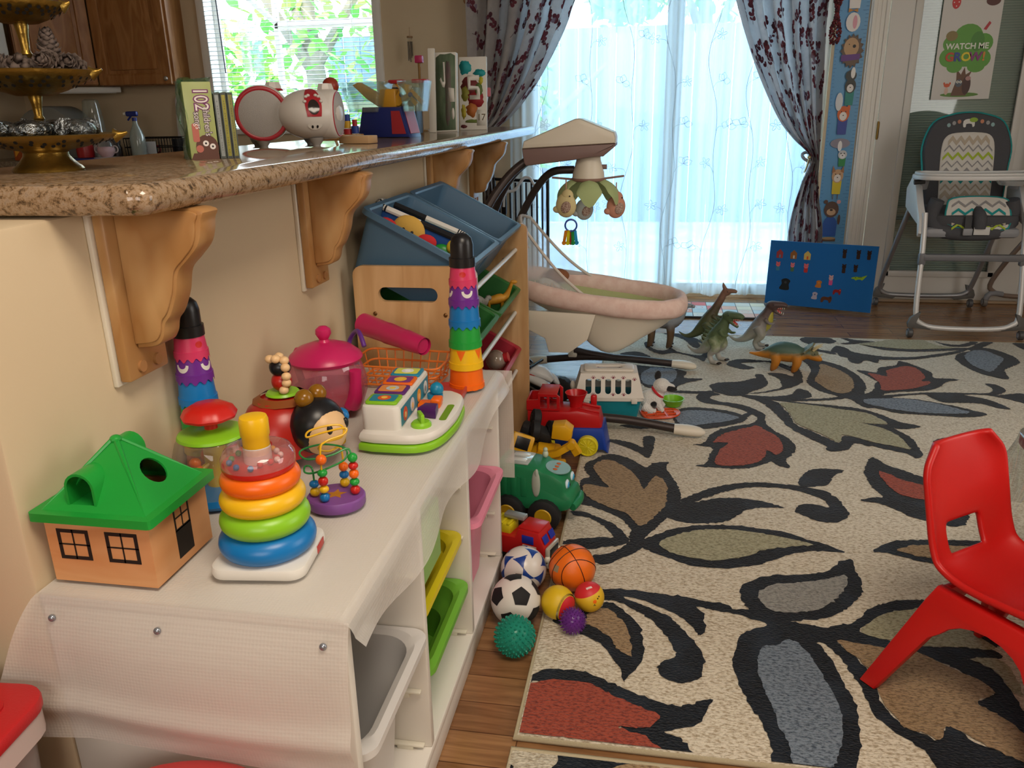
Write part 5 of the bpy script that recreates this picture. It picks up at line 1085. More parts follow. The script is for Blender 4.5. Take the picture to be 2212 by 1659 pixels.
# plush dog sitting, seen from behind its right side
FUR = C('d9d6d0', .95, bump=2.5, bscale=190, sheen=.4, key='white_fur'); BF = C('18171a', .95, bump=2, bscale=190, sheen=.3, key='black_fur')
dg = T('plush_dog', 'white plush puppy with black ears and red collar beside the pet carrier', 'plush dog', (.01, 3.05, .013), 0)
m = MB(FUR)
m.tube([(-.045, .0, .035), (-.025, 0, .045), (.005, 0, .06), (.022, 0, .085)], [.032, .038, .035, .022], 18, sub=4); m.ell((.028, 0, .105), (.034, .033, .03), 20, 14); m.ell((.058, -.004, .1), (.024, .02, .017), 16, 10)
m.tube([(.012, -.022, .05), (.026, -.028, .02), (.038, -.028, .009)], [.015, .012, .011], 10, sub=3); m.tube([(.012, .022, .05), (.03, .028, .02), (.042, .028, .009)], [.015, .012, .011], 10, sub=3)
m.tube([(-.04, -.03, .03), (-.015, -.04, .014), (.01, -.042, .010)], [.02, .015, .011], 10, sub=3); m.tube([(-.04, .03, .03), (-.015, .04, .014), (.01, .042, .01)], [.02, .015, .011], 10, sub=3)
remesh(m.build('body', dg), .0035, 5)
m = MB(BF); m.ell((.012, .012, .142), (.013, .008, .021), 14, 10, rot=rotm(0, .1)); m.build('ear', dg, label='black ear'); m = MB(BF); m.ell((.062, -.02, .1), (.026, .007, .011), 14, 10, rot=rotm(0, .1)); m.build('ear', dg, label='black ear')
m = MB(BLK); m.ell((.083, -.004, .103), (.005, .006, .005), 10, 8); m.build('nose', dg)
m = MB(C('c0242c', .6, key='red_ribbon')); m.torus((.014, 0, .078), .0285, .0035, 28, 8, rot=rotm(0, .75), sz=1.5); m.build('collar', dg)
m = MB(BF); m.ell((.0, -.034, .04), (.014, .006, .012), 12, 8); m.build('patch', dg, label='black fur patch')
m = MB(C('7fbf22', .35, key='lime_plastic')); m.lathe([(0, .001), (.028, .001), (.034, .006), (.044, .03), (.046, .032), (.042, .032), (.031, .008), (0, .006)], n=36); m.build('toy_bowl', label='lime green toy bowl behind the plush puppy', cat='bowl', loc=(.085, 3.115, .0135))
OT = C('d84e1c', .4, key='orange_plastic'); m = MB(OT); q = cat([(-.068, -.03), (-.05, -.048), (.03, -.05), (.07, -.02), (.078, .02), (.05, .045), (-.05, .05), (-.07, .03)], 3, True)
hs = [rrect(.034, .02, .004, 3, x, y) for x in (-.042, .0, .042) for y in (-.027, .001, .028)]
m.plate(q, .006, .01, holes=[h_ for h_ in hs if True]); m.tube([(x, y, .008) for x, y in q], .0035, 6, closed=True)
for h_ in hs: m.tube([(x, y, .0105) for x, y in h_], .0018, 5, closed=True)
m.build('toy_tray', label='orange toy tray with rectangular holes in front of the pet carrier', cat='tray', loc=(.035, 3.0, .0135), rz=.25)
# ================================================================ baby swing
DK = C('3b3230', .4, .3, key='brown_tube'); IV = C('d8d0bf', .4, key='ivory_plastic'); PKF = C('d8b9ae', .9, col2='e2c9be', scale=30, bump=.6, bscale=60, key='pink_fleece'); TAUPE = C('7d6560', .5, key='taupe_plastic')
sw = T('baby_swing', 'baby cradle swing with pink fleece seat, overhead motor and hanging leaf mobile', 'baby swing', (-.2, 3.2, .009))
o3 = V((-.2, 3.2, 0)); sp = lambda pts: [tuple(V(p)-o3) for p in pts]
for y, nm in ((2.79, 'near'), (3.59, 'far')):
    sg = 1 if y > 3.2 else -1
    m = MB(DK); m.tube(sp([(-.50, y, .034), (-.30, y-.012*sg, .058), (-.1, y-.016*sg, .055), (.10, y, .034)]), .0165, 14, sub=6); r_ = m.build('base_rail', sw)
    for x, d in ((-.50, -1), (.10, 1)):
        m = MB(IV); m.tube(sp([(x-d*.015, y, .034), (x+d*.03, y, .031), (x+d*.075, y, .026), (x+d*.095, y, .022)]), [.02, .0225, .019, .008], 16, sub=3, sq=(1.15, .9)); m.build('end_cap', r_)
    a, b, c_, d, e = ((-.16, y-.016*sg, .056), (-.42, y, .12), (-.62, y-.05*sg, .30), (-.72, 3.2+.2*sg, .55), (-.66, 3.2+.12*sg, .76))
    m = MB(DK); m.tube(sp([a, (-.34, y-.01*sg, .084), b, (-.56, y-.02*sg, .22), c_, d, e, (-.585, 3.2+.06*sg, .885), (-.505, 3.2+.03*sg, .955), (-.43, 3.2+.02*sg, .975)]), .0165, 14, sub=5); m.build('arch', sw)
m = MB(DK); m.tube(sp([(-.62, 3.36, .55), (-.585, 3.34, .66), (-.54, 3.32, .755), (-.475, 3.27, .855), (-.41, 3.21, .912), (-.325, 3.2, .92)]), .015, 14, sub=5); m.build('hanger_arm', sw)
for p in ((-.56, 3.05, .9), (-.60, 3.05, .84)): pass
# motor head
m = MB(IV); q = [(-.315, .0), (-.305, .035), (-.12, .115), (-.095, .117), (.03, .066), (.036, .05), (.034, .02)]
m.plate([(-.315, .012), (-.308, .04), (-.115, .117), (-.095, .117), (.028, .067), (.034, .05), (.034, .028)], -.085, .085, Mx.Translation((0, 0, .99)) @ XZ, r=.012); m.build('motor_cover', sw)
m = MB(TAUPE); m.plate([(-.315, .012), (.034, .028), (.034, .018), (-.01, -.018), (-.05, -.02), (-.12, -.03), (-.30, -.05), (-.308, -.04)], -.08, .08, Mx.Translation((0, 0, .99)) @ XZ, r=.008); m.build('motor_base', sw)
m = MB(IV); m.lathe([(.0, .99), (.03, .99), (.044, .975), (.048, .95), (.05, .946), (.052, .935), (.06, .91), (.062, .89), (.055, .885), (0, .885)], (-.07, 0, 0), 36); m.cyl((-.02, 0, .93), (.0, 0, .93), .009, n=12, mat=TAUPE); m.build('mobile_motor', sw)
MC = (-.07, 0)
m = MB(C('8a6a5c', .7, key='brown_fabric')); m.torus((MC[0], 0, .884), .06, .008, 32, 8, sz=.8)
for a in (.3, 3.3): m.tube([(MC[0]+.05*math.cos(a), .05*math.sin(a), .884), (MC[0]+.14*math.cos(a), .13*math.sin(a), .893)], .004, 8)
m.build('mobile_ring', sw)
LEAF = C('a7b681', .9, bump=.4, bscale=80, key='sage_fabric')
def leaf(c, L_, w_, a, droop, mt=LEAF, t=.008):
    m = MB(mt); n = 14
    def f(u, v):
        s = u; ww = w_*math.sin(PI*min(1, s*.97+.03))**.7*(1+.08*math.sin(s*14)); x = L_*s*math.cos(droop*s); z = -L_*s*math.sin(droop*s*.9); y = ww*math.cos(2*PI*v); zz = t*math.sin(2*PI*v)*math.sin(PI*(s*.9+.05))+.25*abs(y)*(-1)
        return V(c)+rotm(0, 0, a) @ V((x, y, z+zz))
    m.grid(f, n, 16, cv=True); return m
for a in (-1.45, -2.7, -.35, .9, 2.2): leaf((MC[0]+.045*math.cos(a), .045*math.sin(a), .884), .125, .045, a, .95).build('leaf', sw)
def bird(x, y, z, body, wing, sc, a):
    m = MB(body); m.ell((0, 0, 0), (.03*sc, .016*sc, .034*sc), 20, 14); m.ell((.004*sc, 0, .024*sc), (.018*sc, .012*sc, .02*sc), 16, 10); m.ell((-.026*sc, 0, -.012*sc), (.013*sc, .008*sc, .01*sc), 12, 8)
    b = m.build('hanging_bird', sw, loc=(x+.2-.2, y, z), rz=a)
    m = MB(wing); m.ell((.004*sc, -.015*sc, -.004*sc), (.014*sc, .004*sc, .017*sc), 14, 8, rot=rotm(0, .5)); m.build('wing', b)
    m = MB(BLK); m.ell((.014*sc, -.011*sc, .026*sc), .0022*sc, 8, 6); m.build('eye', b)
    m = MB(C('b58a7a', .7, key='pink_ribbon')); m.tube([(0, 0, .035*sc), (0, 0, .07*sc)], .0025, 6); m.build('ribbon', b)
    return b
WG = C('8d6f62', .9, col2='b8a393', scale=260, contrast=(.45, .55), key='spotted_fabric')
bird(-.145, -.1, .797, C('cfc08e', .9, key='cream_fabric'), WG, 1.35, -.2); bird(-.085, -.0, .77, C('aab0ad', .9, key='grey_fabric'), WG, 1.2, .3); bird(.038, -.01, .782, C('c08a72', .9, key='peach_fabric'), WG, 1.3, .5)
kr = T('teether_keys', 'colourful plastic teething keys hanging from the swing mobile', 'baby toy', (-.325, 3.09, .722))
m = MB(C('3f57a8', .3, key='link_plastic')); m.torus((0, 0, .01), .022, .0035, 28, 8, rot=rotm(PI/2)); m.build('link_ring', kr)
for i, (c, x) in enumerate((('d87a1e', -.018), ('d9c41c', -.008), ('2f9c4a', .006), ('2d9ac0', .015), ('c0342c', 0))):
    m = MB(C(c, .15, trans=.35, key='key_plastic')); m.plate(rrect(.012, .045, .005, 3, 0, -.022), -.002, .002, XZ); m.plate(circ(.0085, 14, 0, -.048), -.0021, .0021, XZ); m.build('key', kr, loc=(x, .003*i-.006, -.008), rot=(0, (-x)*9, 0))
# seat
def rim_path(u): # closed seat outline
    a = 2*PI*u; x = .335*math.cos(a); y = .195*math.sin(a)
    x = math.copysign(abs(math.cos(a))**.8, math.cos(a))*.335; y = math.copysign(abs(math.sin(a))**.8, math.sin(a))*.195
    return V((x-.03, y, .445-.045*(x/.335)+.02*math.cos(2*a)*.3))
N = 60
m = MB(PKF)
def rimf(u, v):
    p = rim_path(u); t = (rim_path(u+.005)-rim_path(u-.005)).normalized(); nrm = V((t.y, -t.x, 0)).normalized(); b = 2*PI*v
    rr = .026*(1+.05*math.sin(u*70)*math.sin(u*23)); return p+nrm*rr*.9*math.cos(b)+V((0, 0, 1))*rr*1.45*math.sin(b)
m.grid(rimf, N, 14, cu=True, cv=True); m.build('seat_rim', sw)
m = MB(C('a9b07c', .9, bump=.5, bscale=70, key='sage_fleece'))
def inner(u, v):
    p = rim_path(u); c = V((-.03, 0, .30)); q = p.lerp(c, v*.93); q.z = p.z-.16*math.sin(v*PI/2)*(.9+.1*math.cos(4*PI*u)); return q
m.grid(inner, N, 10, cu=True); m.build('seat_liner', sw)
m = MB(C('d4c4b0', .9, key='cream_fleece')); m.ell((-.2, 0, .43), (.09, .13, .03), 24, 14, rot=rotm(0, .75)); m.ell((-.02, 0, .345), (.09, .075, .03), 20, 12); m.build('head_rest', sw)
m = MB(C('8d5a3c', .9, bump=.6, bscale=90, key='brown_plush')); m.ell((-.205, .12, .485), (.05, .035, .03), 18, 12); m.build('bear_pillow', sw)
m = MB(IV)
def shell(u, v):
    p = rim_path(u); c = V((-.05, 0, .26)); q = p.lerp(V((p.x*.72-.02, p.y*.62, 0)), v**.8); q.z = p.z-.03-(.045+.125*math.exp(-((p.x-.05)/.19)**2))*math.sin(v*PI/2)
    return q
m.grid(shell, N, 10, cu=True); n0 = [shell(i/N, 1) for i in range(N)]; m.add(n0, [tuple(range(N))])
m.build('seat_shell', sw)
m = MB(IV); m.plate([(-.30, .41), (-.02, .40), (-.05, .30), (-.12, .245), (-.2, .245), (-.215, .30), (-.31, .35)], -.2, -.186, XZ, r=.004); m.build('side_bracket', sw); m = MB(IV); m.plate([(-.30, .41), (-.02, .40), (-.05, .30), (-.12, .245), (-.2, .245), (-.215, .30), (-.31, .35)], .186, .2, XZ, r=.004); m.build('side_bracket', sw)
m = MB(IV); m.box((-.17, .36, .16), (.02, .014, .18), .004); m.box((-.165, .372, .068), (.04, .03, .02), .005); m.build('stop_bar', sw)
NET = C('cfd2d3', .8, alpha=.5, transl=.3, key='canopy_net')
def can(sg):
    A, B_, C2 = V((-.31, .0, .72)), V((-.02, .19*sg, .44)), V((-.36, .12*sg, .46))
    return A, B_, C2
m = MB(NET)
top = lambda v: V((-.33+.02*v, -.12+.24*v, .70+.035*math.sin(PI*v)))
for sg in (-1, 1):
    st = V((-.315, .11*sg, .725)); en = V((.0, .205*sg, .43)); bk = V((-.37, .14*sg, .44))
    def f(u, v, st=st, en=en, bk=bk):
        a = st.lerp(en, u)+V((0, 0, -.035*math.sin(PI*u))); b = bk.lerp(en, u); return a.lerp(b, v)
    m.grid(f, 16, 10)
m.grid(lambda u, v: V((-.315, -.11+.22*u, .725)).lerp(V((-.37, -.14+.28*u, .44)), v)+V((-.03*math.sin(PI*u), 0, .02*math.sin(PI*u))), 12, 8)
m.build('canopy', sw, flat=True)
m = MB(C('cfc8c0', .8, key='canopy_piping'))
for sg in (-1, 1): m.tube([V((-.315, .11*sg, .725)).lerp(V((.0, .205*sg, .43)), u/10)+V((0, 0, -.035*math.sin(PI*u/10))) for u in range(11)], .006, 8)
m.tube(cat([(-.315, -.11, .725), (-.335, 0, .745), (-.315, .11, .725)], 5), .006, 8); m.build('canopy_piping', sw)
m = MB(NET)
m2 = MB(C('b9b2ac', .8, key='leaf_print'))
for k in range(26):
    u, v = .1+.75*((k*.618) % 1), .15+.7*((k*.377) % 1)
    def sf(a, b):
        st = V((-.315, -.11, .725)); en = V((.0, -.205, .43)); bk = V((-.37, -.14, .44)); aa = st.lerp(en, a)+V((0, 0, -.035*math.sin(PI*a))); return aa.lerp(bk.lerp(en, a), b)+V((0, -.002, 0))
    an = k*1.7; m2.decal([(u+.03*math.cos(t)*math.cos(an)-.012*math.sin(t)*math.sin(an), v+.05*(math.cos(t)*math.sin(an)+.4*math.sin(t)*math.cos(an))) for t in [2*PI*j/8 for j in range(8)]], sf)
m2.build('leaf_print_pattern', sw, flat=True)
# ================================================================ baby gate by the patio door
gx0, gx1, gy = -.98, -.655, 4.9
gt_ = T('safety_gate', 'black metal baby gate with white latch arch behind the swing', 'baby gate', ((gx0+gx1)/2, gy, 0)); hw_ = (gx1-gx0)/2
GB = C('17181c', .35, .5, key='black_metal')
m = MB(GB); m.tube([(-hw_, 0, .76), (hw_, 0, .745)], .009, 8); m.tube([(-hw_, 0, .06), (hw_, 0, .06)], .009, 8); m.tube([(-hw_, 0, .02), (-hw_, 0, .77)], .01, 8); m.tube([(hw_, 0, .02), (hw_, 0, .76)], .01, 8); m.build('gate_frame', gt_)
for i in range(9): m = MB(GB); x = -hw_+(i+1)*2*hw_/10; m.cyl((x, 0, .06), (x, 0, .74), .006, n=8); m.build('bar', gt_)
m = MB(C('c6cbd0', .4, key='white_plastic')); m.tube([(-.1, -.03, .6), (-.09, -.03, .68), (-.03, -.03, .70), (.02, -.03, .765), (.06, -.03, .768), (.09, -.03, .725), (.13, -.03, .74)], .009, 10, sub=4); m.build('latch_arch', gt_, label='white curved latch arch')
m = MB(GB); m.box((-.1, -.02, .62), (.03, .03, .13), .006); m.build('latch', gt_)
# ================================================================ things on the bar top
ZC = 1.0702
BRS = C('7d6126', .32, .85, col2='a98a42', scale=14, bump=.5, bscale=120, key='aged_brass'); HOLE = C('15100a', .9, key='pierced_hole')
st = T('tiered_stand', 'tiered pierced brass serving stand at the near end of the granite bar', 'serving stand', (-.985, 1.215, ZC))
m = MB(BRS); m.lathe([(0, .001), (.045, .001), (.052, 0), (.053, .003), (.05, .007), (.046, .010), (.04, .016), (.034, .024), (.033, .029), (.037, .034), (0, .034)], n=44); m.build('foot', st)
def tier(z0, r0, r1, h_, nm):
    wob = lambda w, z: 1+(.035*abs(math.cos(4*w)) if z > z0+h_*.55 else 0)
    m = MB(BRS); m.lathe([(0, z0), (r0, z0), (r0+(r1-r0)*.35, z0+h_*.22), (r0+(r1-r0)*.7, z0+h_*.55), (r1*.97, z0+h_*.86), (r1, z0+h_), (r1*1.015, z0+h_+.002), (r1*.985, z0+h_+.003), (r0+(r1-r0)*.68, z0+h_*.62), (r0, z0+.006), (0, z0+.006)], n=64, wob=wob)
    o = m.build('bowl', st)
    m = MB(HOLE)
    for k in range(3):
        f = .42+.16*k
        for i in range(34-2*k):
            a = 2*PI*(i+.5*(k % 2))/(34-2*k); rr = r0+(r1-r0)*(.35+(f-.22)*1.06) if f < .55 else r0+(r1-r0)*(.7+(f-.55)*.87); rr *= wob(a, z0+h_*f)
            if (i*7+k*5) % 4 == 0: continue
            n_ = V((math.cos(a)*.75, math.sin(a)*.75, -.65)); p = V((rr*math.cos(a), rr*math.sin(a), z0+h_*f)); x = V((-math.sin(a), math.cos(a), 0)); y = n_.cross(x)
            m.add([p+n_*.0016+(x*math.cos(b)+y*math.sin(b))*.0032 for b in [2*PI*j/8 for j in range(8)]], [tuple(range(8))])
    m.build('pierced_pattern', o, flat=True, kind='stuff')
    m = MB(BRS); m.tube([(r1*.98, 0, z0+h_*.95), (r1*1.06, 0, z0+h_+.0), (r1*1.16, 0, z0+h_+.004)], [.012, .006, .002], 10, sub=2); m.v = [rotm(0, 0, .35) @ v for v in m.v]; m.build('leaf_tip', o)
tier(.032, .036, .112, .022, 0); tier(.116, .026, .092, .034, 1); tier(.222, .026, .066, .026, 2)
def rod(z0, z1): m = MB(BRS); L_ = z1-z0; m.lathe([(.006, z0), (.008, z0+.004), (.0055, z0+.008), (.0075, z0+L_*.25), (.008, z0+L_*.38), (.005, z0+L_*.48), (.0085, z0+L_*.54), (.006, z0+L_*.6), (.0078, z0+L_*.8), (.0105, z0+L_*.96), (.009, z1)], n=20); m.build('stem', st)
rod(.038, .118); rod(.122, .224)
# pine cones
CONE = C('6e6058', .8, col2='4a3d36', scale=60, key='pine_scale')
def cone():
    m = MB(CONE); m.ell((0, 0, .024), (.012, .012, .022), 12, 8)
    n = 46
    for i in range(n):
        f = i/n; a = i*2.39996; z = .006+.042*f; rr = .011*(1-f*.55); tilt = .25+.75*f; l = .017*(1-f*.5); w_ = .0075*(1-f*.35)
        M = Mx.Translation((rr*math.cos(a)*.8, rr*math.sin(a)*.8, z)) @ rotm(0, 0, a) @ rotm(0, -tilt)
        m.add([M @ V(p) for p in ((0, -w_*.4, 0), (0, w_*.4, 0), (l*.7, w_, .001), (l, 0, .003), (l*.7, -w_, .001), (l*.6, 0, -.0022))], [(0, 4, 3, 2, 1), (0, 5, 4), (4, 5, 3), (3, 5, 2), (2, 5, 1), (1, 5, 0)])
    return m
_m = None
for i, (x, y, z, rx, ry, lab) in enumerate(((.058, -.02, .150, 1.2, .9, 'pine cone at the right side of the brass middle tier'), (.025, .02, .158, 0, 0, 'upright pine cone topping the heap in the brass stand'), (-.045, -.03, .150, 1.3, -.8, 'pine cone lying at the left of the middle tier'), (.01, -.052, .150, 1.5, .2, 'pine cone at the front rim of the middle tier'), (.045, .045, .150, -1.1, 1, 'pine cone behind the right one in the middle tier'), (-.04, .035, .150, -.9, -1, 'pine cone at the back left of the middle tier'))):
    loc = (-.985+x, 1.215+y, ZC+z+.005)
    if i == 0: _m = cone().build('pine_cone', label=lab, cat='pine cone', group='pine cones in the brass stand', loc=loc, rot=(rx, ry, 0), flat=True)
    else: dup(_m, loc, (rx, ry, i), lab)
FOIL = C('9aa0a2', .22, .9, col2='3d4244', scale=90, bump=3, bscale=130, key='silver_foil')
for i, (x, y, lab) in enumerate(((-.055, -.025, 'silver foil wrapped sweet at the left of the brass bottom tier'), (.02, -.045, 'silver foil wrapped sweet at the front of the brass bottom tier'), (.065, .0, 'dark foil wrapped sweet at the right of the brass bottom tier'), (-.015, .05, 'silver foil wrapped sweet behind the stem of the brass stand'))):
    m = MB(FOIL if i != 2 else C('3a3e40', .2, .8, col2='8a9092', scale=80, bump=3, bscale=130, key='dark_foil')); m.ell((0, 0, .018), (.036, .026, .017), 18, 12); m.tube([(.03, 0, .018), (.05, .0, .022)], [.005, .016], 10); m.tube([(-.03, 0, .018), (-.048, .0, .024)], [.005, .014], 10)
    m.build('wrapped_sweet', label=lab, cat='sweet', group='wrapped sweets in the brass stand', loc=(-.985+x, 1.215+y, ZC+.045), rz=i*.9)
# ---------------- boxed set and CD cases
cb = T('cd_box_set', 'green boxed CD set reading 102 childrens songs in torn clear wrap', 'CD box', (-.911, 1.563, ZC), .6)
m = MB(C('a3ad6e', .35, key='printed_card')); m.box((0, 0, .0715), (.052, .128, .142), .001); m.build('sleeve_box', cb)
LM = Mx.Translation((0, -.0645, 0)) @ XZ @ rotm(0, 0, -PI/2)
PW, PP = C('e8e2dc', .4, key='white_print'), C('7a3a6e', .4, key='plum_print')
m = MB(PP); m.text('102', .036, LM @ Mx.Translation((-.111, .004, .0000)), ext=.0001, off=.0022, sx=.8)
m.text('children\'s', .0165, LM @ Mx.Translation((-.07, .011, 0)), ext=.0001, off=.0012, sx=.85, mat=C('5d4a5c', .4, key='grey_print')); m.text('songs', .0165, LM @ Mx.Translation((-.072, -.006, 0)), ext=.0001, off=.0012, sx=.85, mat=C('5d4a5c', .4, key='grey_print')); m.build('lettering', cb, flat=True)
m = MB(PW); m.text('102', .036, LM @ Mx.Translation((-.111, .004, .0003)), ext=.0001, sx=.8); m.text('children\'s', .0165, LM @ Mx.Translation((-.07, .011, .0003)), ext=.0001, sx=.85); m.text('songs', .0165, LM @ Mx.Translation((-.072, -.006, .0003)), ext=.0001, sx=.85); m.build('lettering', cb, flat=True)
m = MB(C('5d3b30', .5, key='brown_print')); P2 = Mx.Translation((0, -.0644, 0)) @ XZ
m.plate(circ(.021, 20, .006, .022, .024), 0, .0002, P2); m.plate([(-.026, .0), (.026, .0), (.026, .012), (-.02, .012)], 0, .00018, P2); o = m.build('printed_puppet_pattern', cb)
for x in (.004, .016): m = MB(PW); m.plate(circ(.0055, 12, x, .03 if x < .01 else .024), .0003, .0006, P2); m.plate(circ(.002, 8, x, .03 if x < .01 else .024), .0007, .0009, P2, mat=BLK); m.build('printed_eye', o)
m = MB(C('b86a5c', .5, key='red_print')); m.plate(rrect(.012, .034, .003, 3, -.012, .05), .0001, .0004, P2); m.plate(circ(.007, 12, -.008, .02), .0003, .0006, P2); m.build('printed_note_pattern', cb)
m = MB(clear('c8e8d8', .12, .15, 'torn_wrap'))
m.grid(lambda u, v: V((-.0285-.006*math.sin(v*9+u*4)-.004*math.sin(u*13), -.066+.13*u, .0+.148*v)), 8, 12); m.grid(lambda u, v: V((-.0285+.057*u, -.066+.13*v, .147+.004*math.sin(u*8+v*6))), 8, 8); m.build('torn_wrap', cb, flat=True)
for i, (c1, c2, lab) in enumerate((('c4bdbf', '8f8a8c', 'CD case with pale grey spine beside the boxed set'), ('c8b018', '8f7c10', 'CD case with bright yellow spine between two others'), ('c9b548', '8a7c30', 'CD case with dull yellow spine nearest the radio'))):
    t = T('cd_case', lab, 'CD case', (-.911+.034*.825+.0125*.825*i, 1.563+.034*.565+.0125*.565*i, ZC), .6, 'CD cases beside the boxed set')
    m = MB(C('2a2a2a', .3, key='cd_tray')); m.box((0, .004, .0615), (.0098, .128, .122), .0008); m.build('tray', t); m = MB(C(c1, .4, key='spine_print')); m.box((0, -.0612, .0615), (.0068, .0016, .114), .0002)
    for k in range(22):
        if (k*7+i) % 5: m.box((0, -.0622, .012+.0045*k), (.0018, .0004, .0026), 0, mat=C(c2, .5, key='spine_text'))
    m.build('spine', t); m = MB(clear('e8f0ee', .06, .04, 'clear_case')); m.box((0, -.0625, .0625), (.0108, .001, .1245)); m.box((-.0055, .004, .0625), (.0008, .13, .1245)); m.box((.0055, .004, .0625), (.0008, .13, .1245)); m.build('clear_cover', t)
# ---------------- rounded radio
rd = T('radio', 'white rounded CD radio with red ringed speaker grilles and a face sticker', 'radio', (-.985, 2.09, ZC))
RW, RR_ = C('cbc6bf', .3, key='white_plastic'), C('a3202c', .35, key='red_plastic'); GRL = C('b3afaa', .6, bump=1.2, bscale=800, key='speaker_cloth')
def barrel(m, c, d, r0, r1, L_):
    d = V(d).normalized(); q = d.to_track_quat('Z', 'Y').to_matrix().to_4x4(); M = Mx.Translation(V(c)) @ q; b = len(m.v)
    m.lathe([(0, -L_), (r0*.55, -L_), (r0*.85, -L_*.93), (r0, -L_*.75), (r1*1.03, -L_*.3), (r1*1.02, -.012), (r1*.97, -.002), (r1*.9, 0), (0, 0)], n=44); m.v[b:] = [M @ v for v in m.v[b:]]; return M
dA, dB = V((.36, -.93, -.02)), V((.99, .12, 0)); cA, cB = V((-.02, -.06, .083)), V((.155, .02, .079))
m = MB(RW); MA = barrel(m, cA, dA, .058, .068, .15); MBb = barrel(m, cB, dB, .05, .06, .14); m.ell((.085, .002, .08), (.085, .08, .062), 28, 18)
o = m.build('shell', rd, ang=50)
for M, r in ((MA, .066), (MBb, .058)):
    m = MB(RR_); m.torus((0, 0, 0), r*.93, .0055 if r > .06 else .002, 44, 10, sz=.7); m.v = [M @ v for v in m.v]; rg = m.build('speaker_ring', rd)
    m = MB(GRL); m.lathe([(r*.9, .001), (r*.75, .005), (r*.4, .009), (0, .0105)], n=40); m.v = [M @ v for v in m.v]; m.build('speaker_grille', rg)
fc = V((.085, .002, .08))
bulge = lambda a, b, h=1.0: fc+V((.085*h*math.sin(a+.5)*math.cos(b), -.08*h*math.cos(a+.5)*math.cos(b), .062*h*math.sin(b)))
m = MB(RR_); m.grid(lambda u, v: bulge((u-.5)*.75*(1-.45*v), 1.35-1.45*v, 1.012), 14, 20); fp = m.build('red_panel', rd)
m = MB(C('2c2523', .12, key='dark_display')); m.decal([(.17*math.cos(t), .28+.30*math.sin(t)) for t in [2*PI*j/24 for j in range(24)]], lambda a, b: bulge(a, b, 1.03)); m.build('display', fp)
for a, b in ((-.24, .72), (-.15, .78), (-.27, .5), (.15, .78), (.24, .72), (.27, .5)): m = MB(RW); m.ell(bulge(a, b, 1.025), (.005, .005, .004), 10, 6); m.build('button', fp)
m = MB(C('d8d4cc', .4, key='white_sticker')); m.decal([(.24*math.cos(t), -.42+(.22 if math.sin(t) < 0 else .05)*math.sin(t)) for t in [2*PI*j/24 for j in range(24)]], lambda a, b: bulge(a, b, 1.02))
for a in (-.08, .08): m.decal([(a+.035*math.cos(t), -.5+.07*math.sin(t)) for t in [2*PI*j/12 for j in range(12)]], lambda a_, b_: bulge(a_, b_, 1.03), BLK)
m.build('face_sticker', rd)
for x, y, z in ((-.02, .02, .142), (.12, .03, .135)): m = MB(RW); m.lathe([(.022, 0), (.022, .008), (.018, .019), (0, .02)], (x, y, z), 8); k_ = m.build('dial_knob', rd); m = MB(RR_); m.lathe([(.026, -.002), (.0225, .003)], (x, y, z), 20); m.build('knob_ring', k_)
for x, y in ((-.085, .03), (-.03, -.045), (.04, .09), (.10, -.01)): m = MB(C('8d8984', .5, key='grey_rubber')); m.lathe([(.010, 0), (.010, .004), (.016, .012), (.020, .022), (0, .024)], (x, y, 0), 18); m.build('foot', rd)
# ---------------- balance scale
bs = T('balance_scale', 'blue toy balance scale with yellow beam and clear buckets', 'toy scale', (-.915, 2.78, ZC), -.12)
NB = C('1a2766', .35, key='navy_plastic'); YB = C('c9922a', .35, key='yellow_plastic')
m = MB(NB); m.plate([(-.095, 0), (.095, 0), (.072, .098), (-.072, .098)], -.055, .055, XZ, r=.008); m.build('base', bs)
m = MB(C('9c2a30', .4, key='red_panel')); m.plate([(.092, .012), (.0935, .013), (.0735, .09), (.072, .09)], -.038, .038, XZ); m.v = [V((v.x+.0015, v.y, v.z)) for v in m.v]; m.plate([(.035, .012), (.085, .012), (.066, .085), (.035, .085)], .0555, .057, XZ); m.build('red_label', bs)
m = MB(YB); m.plate([(-.12, .17), (-.07, .125), (-.03, .1), (.05, .1), (.075, .12), (.085, .165), (.07, .17), (.03, .125), (-.02, .135), (-.1, .178)], -.02, .02, XZ, r=.004); m.box((.01, 0, .125), (.06, .045, .06), .006); m.build('beam', bs)
for x, y in ((.07, -.024), (.1, -.02)): m = MB(YB); m.plate([(x-.05, .17), (x-.042, .175), (x+.03, .11), (x+.02, .1)], y-.004, y+.004, XZ); a_ = m.build('pointer_arm', bs); m = MB(C('26306a', .4, key='navy_plastic')); m.ell((x-.005, y-.006, .135), .008, 12, 8); m.build('pivot', a_)
CLB = clear('eef6f0', .07, .04, 'clear_bucket')
for x0, x1 in ((-.14, .01), (.07, .15)):
    m = MB(CLB); w_ = (x1-x0); b = len(m.v); frust(m, w_*.72, .085, w_, .12, .082, .178, .003, .01, bot=True); m.v[b:] = [v+V(((x0+x1)/2, -.02, 0)) for v in m.v[b:]]; m.build('bucket', bs)
for x, c in ((.025, 'a3242c'), (.11, 'a3242c')): m = MB(C(c, .4, key='red_plastic')); m.box((x, .03, .178), (.05, .04, .012), .003); m.build('red_weight', bs)
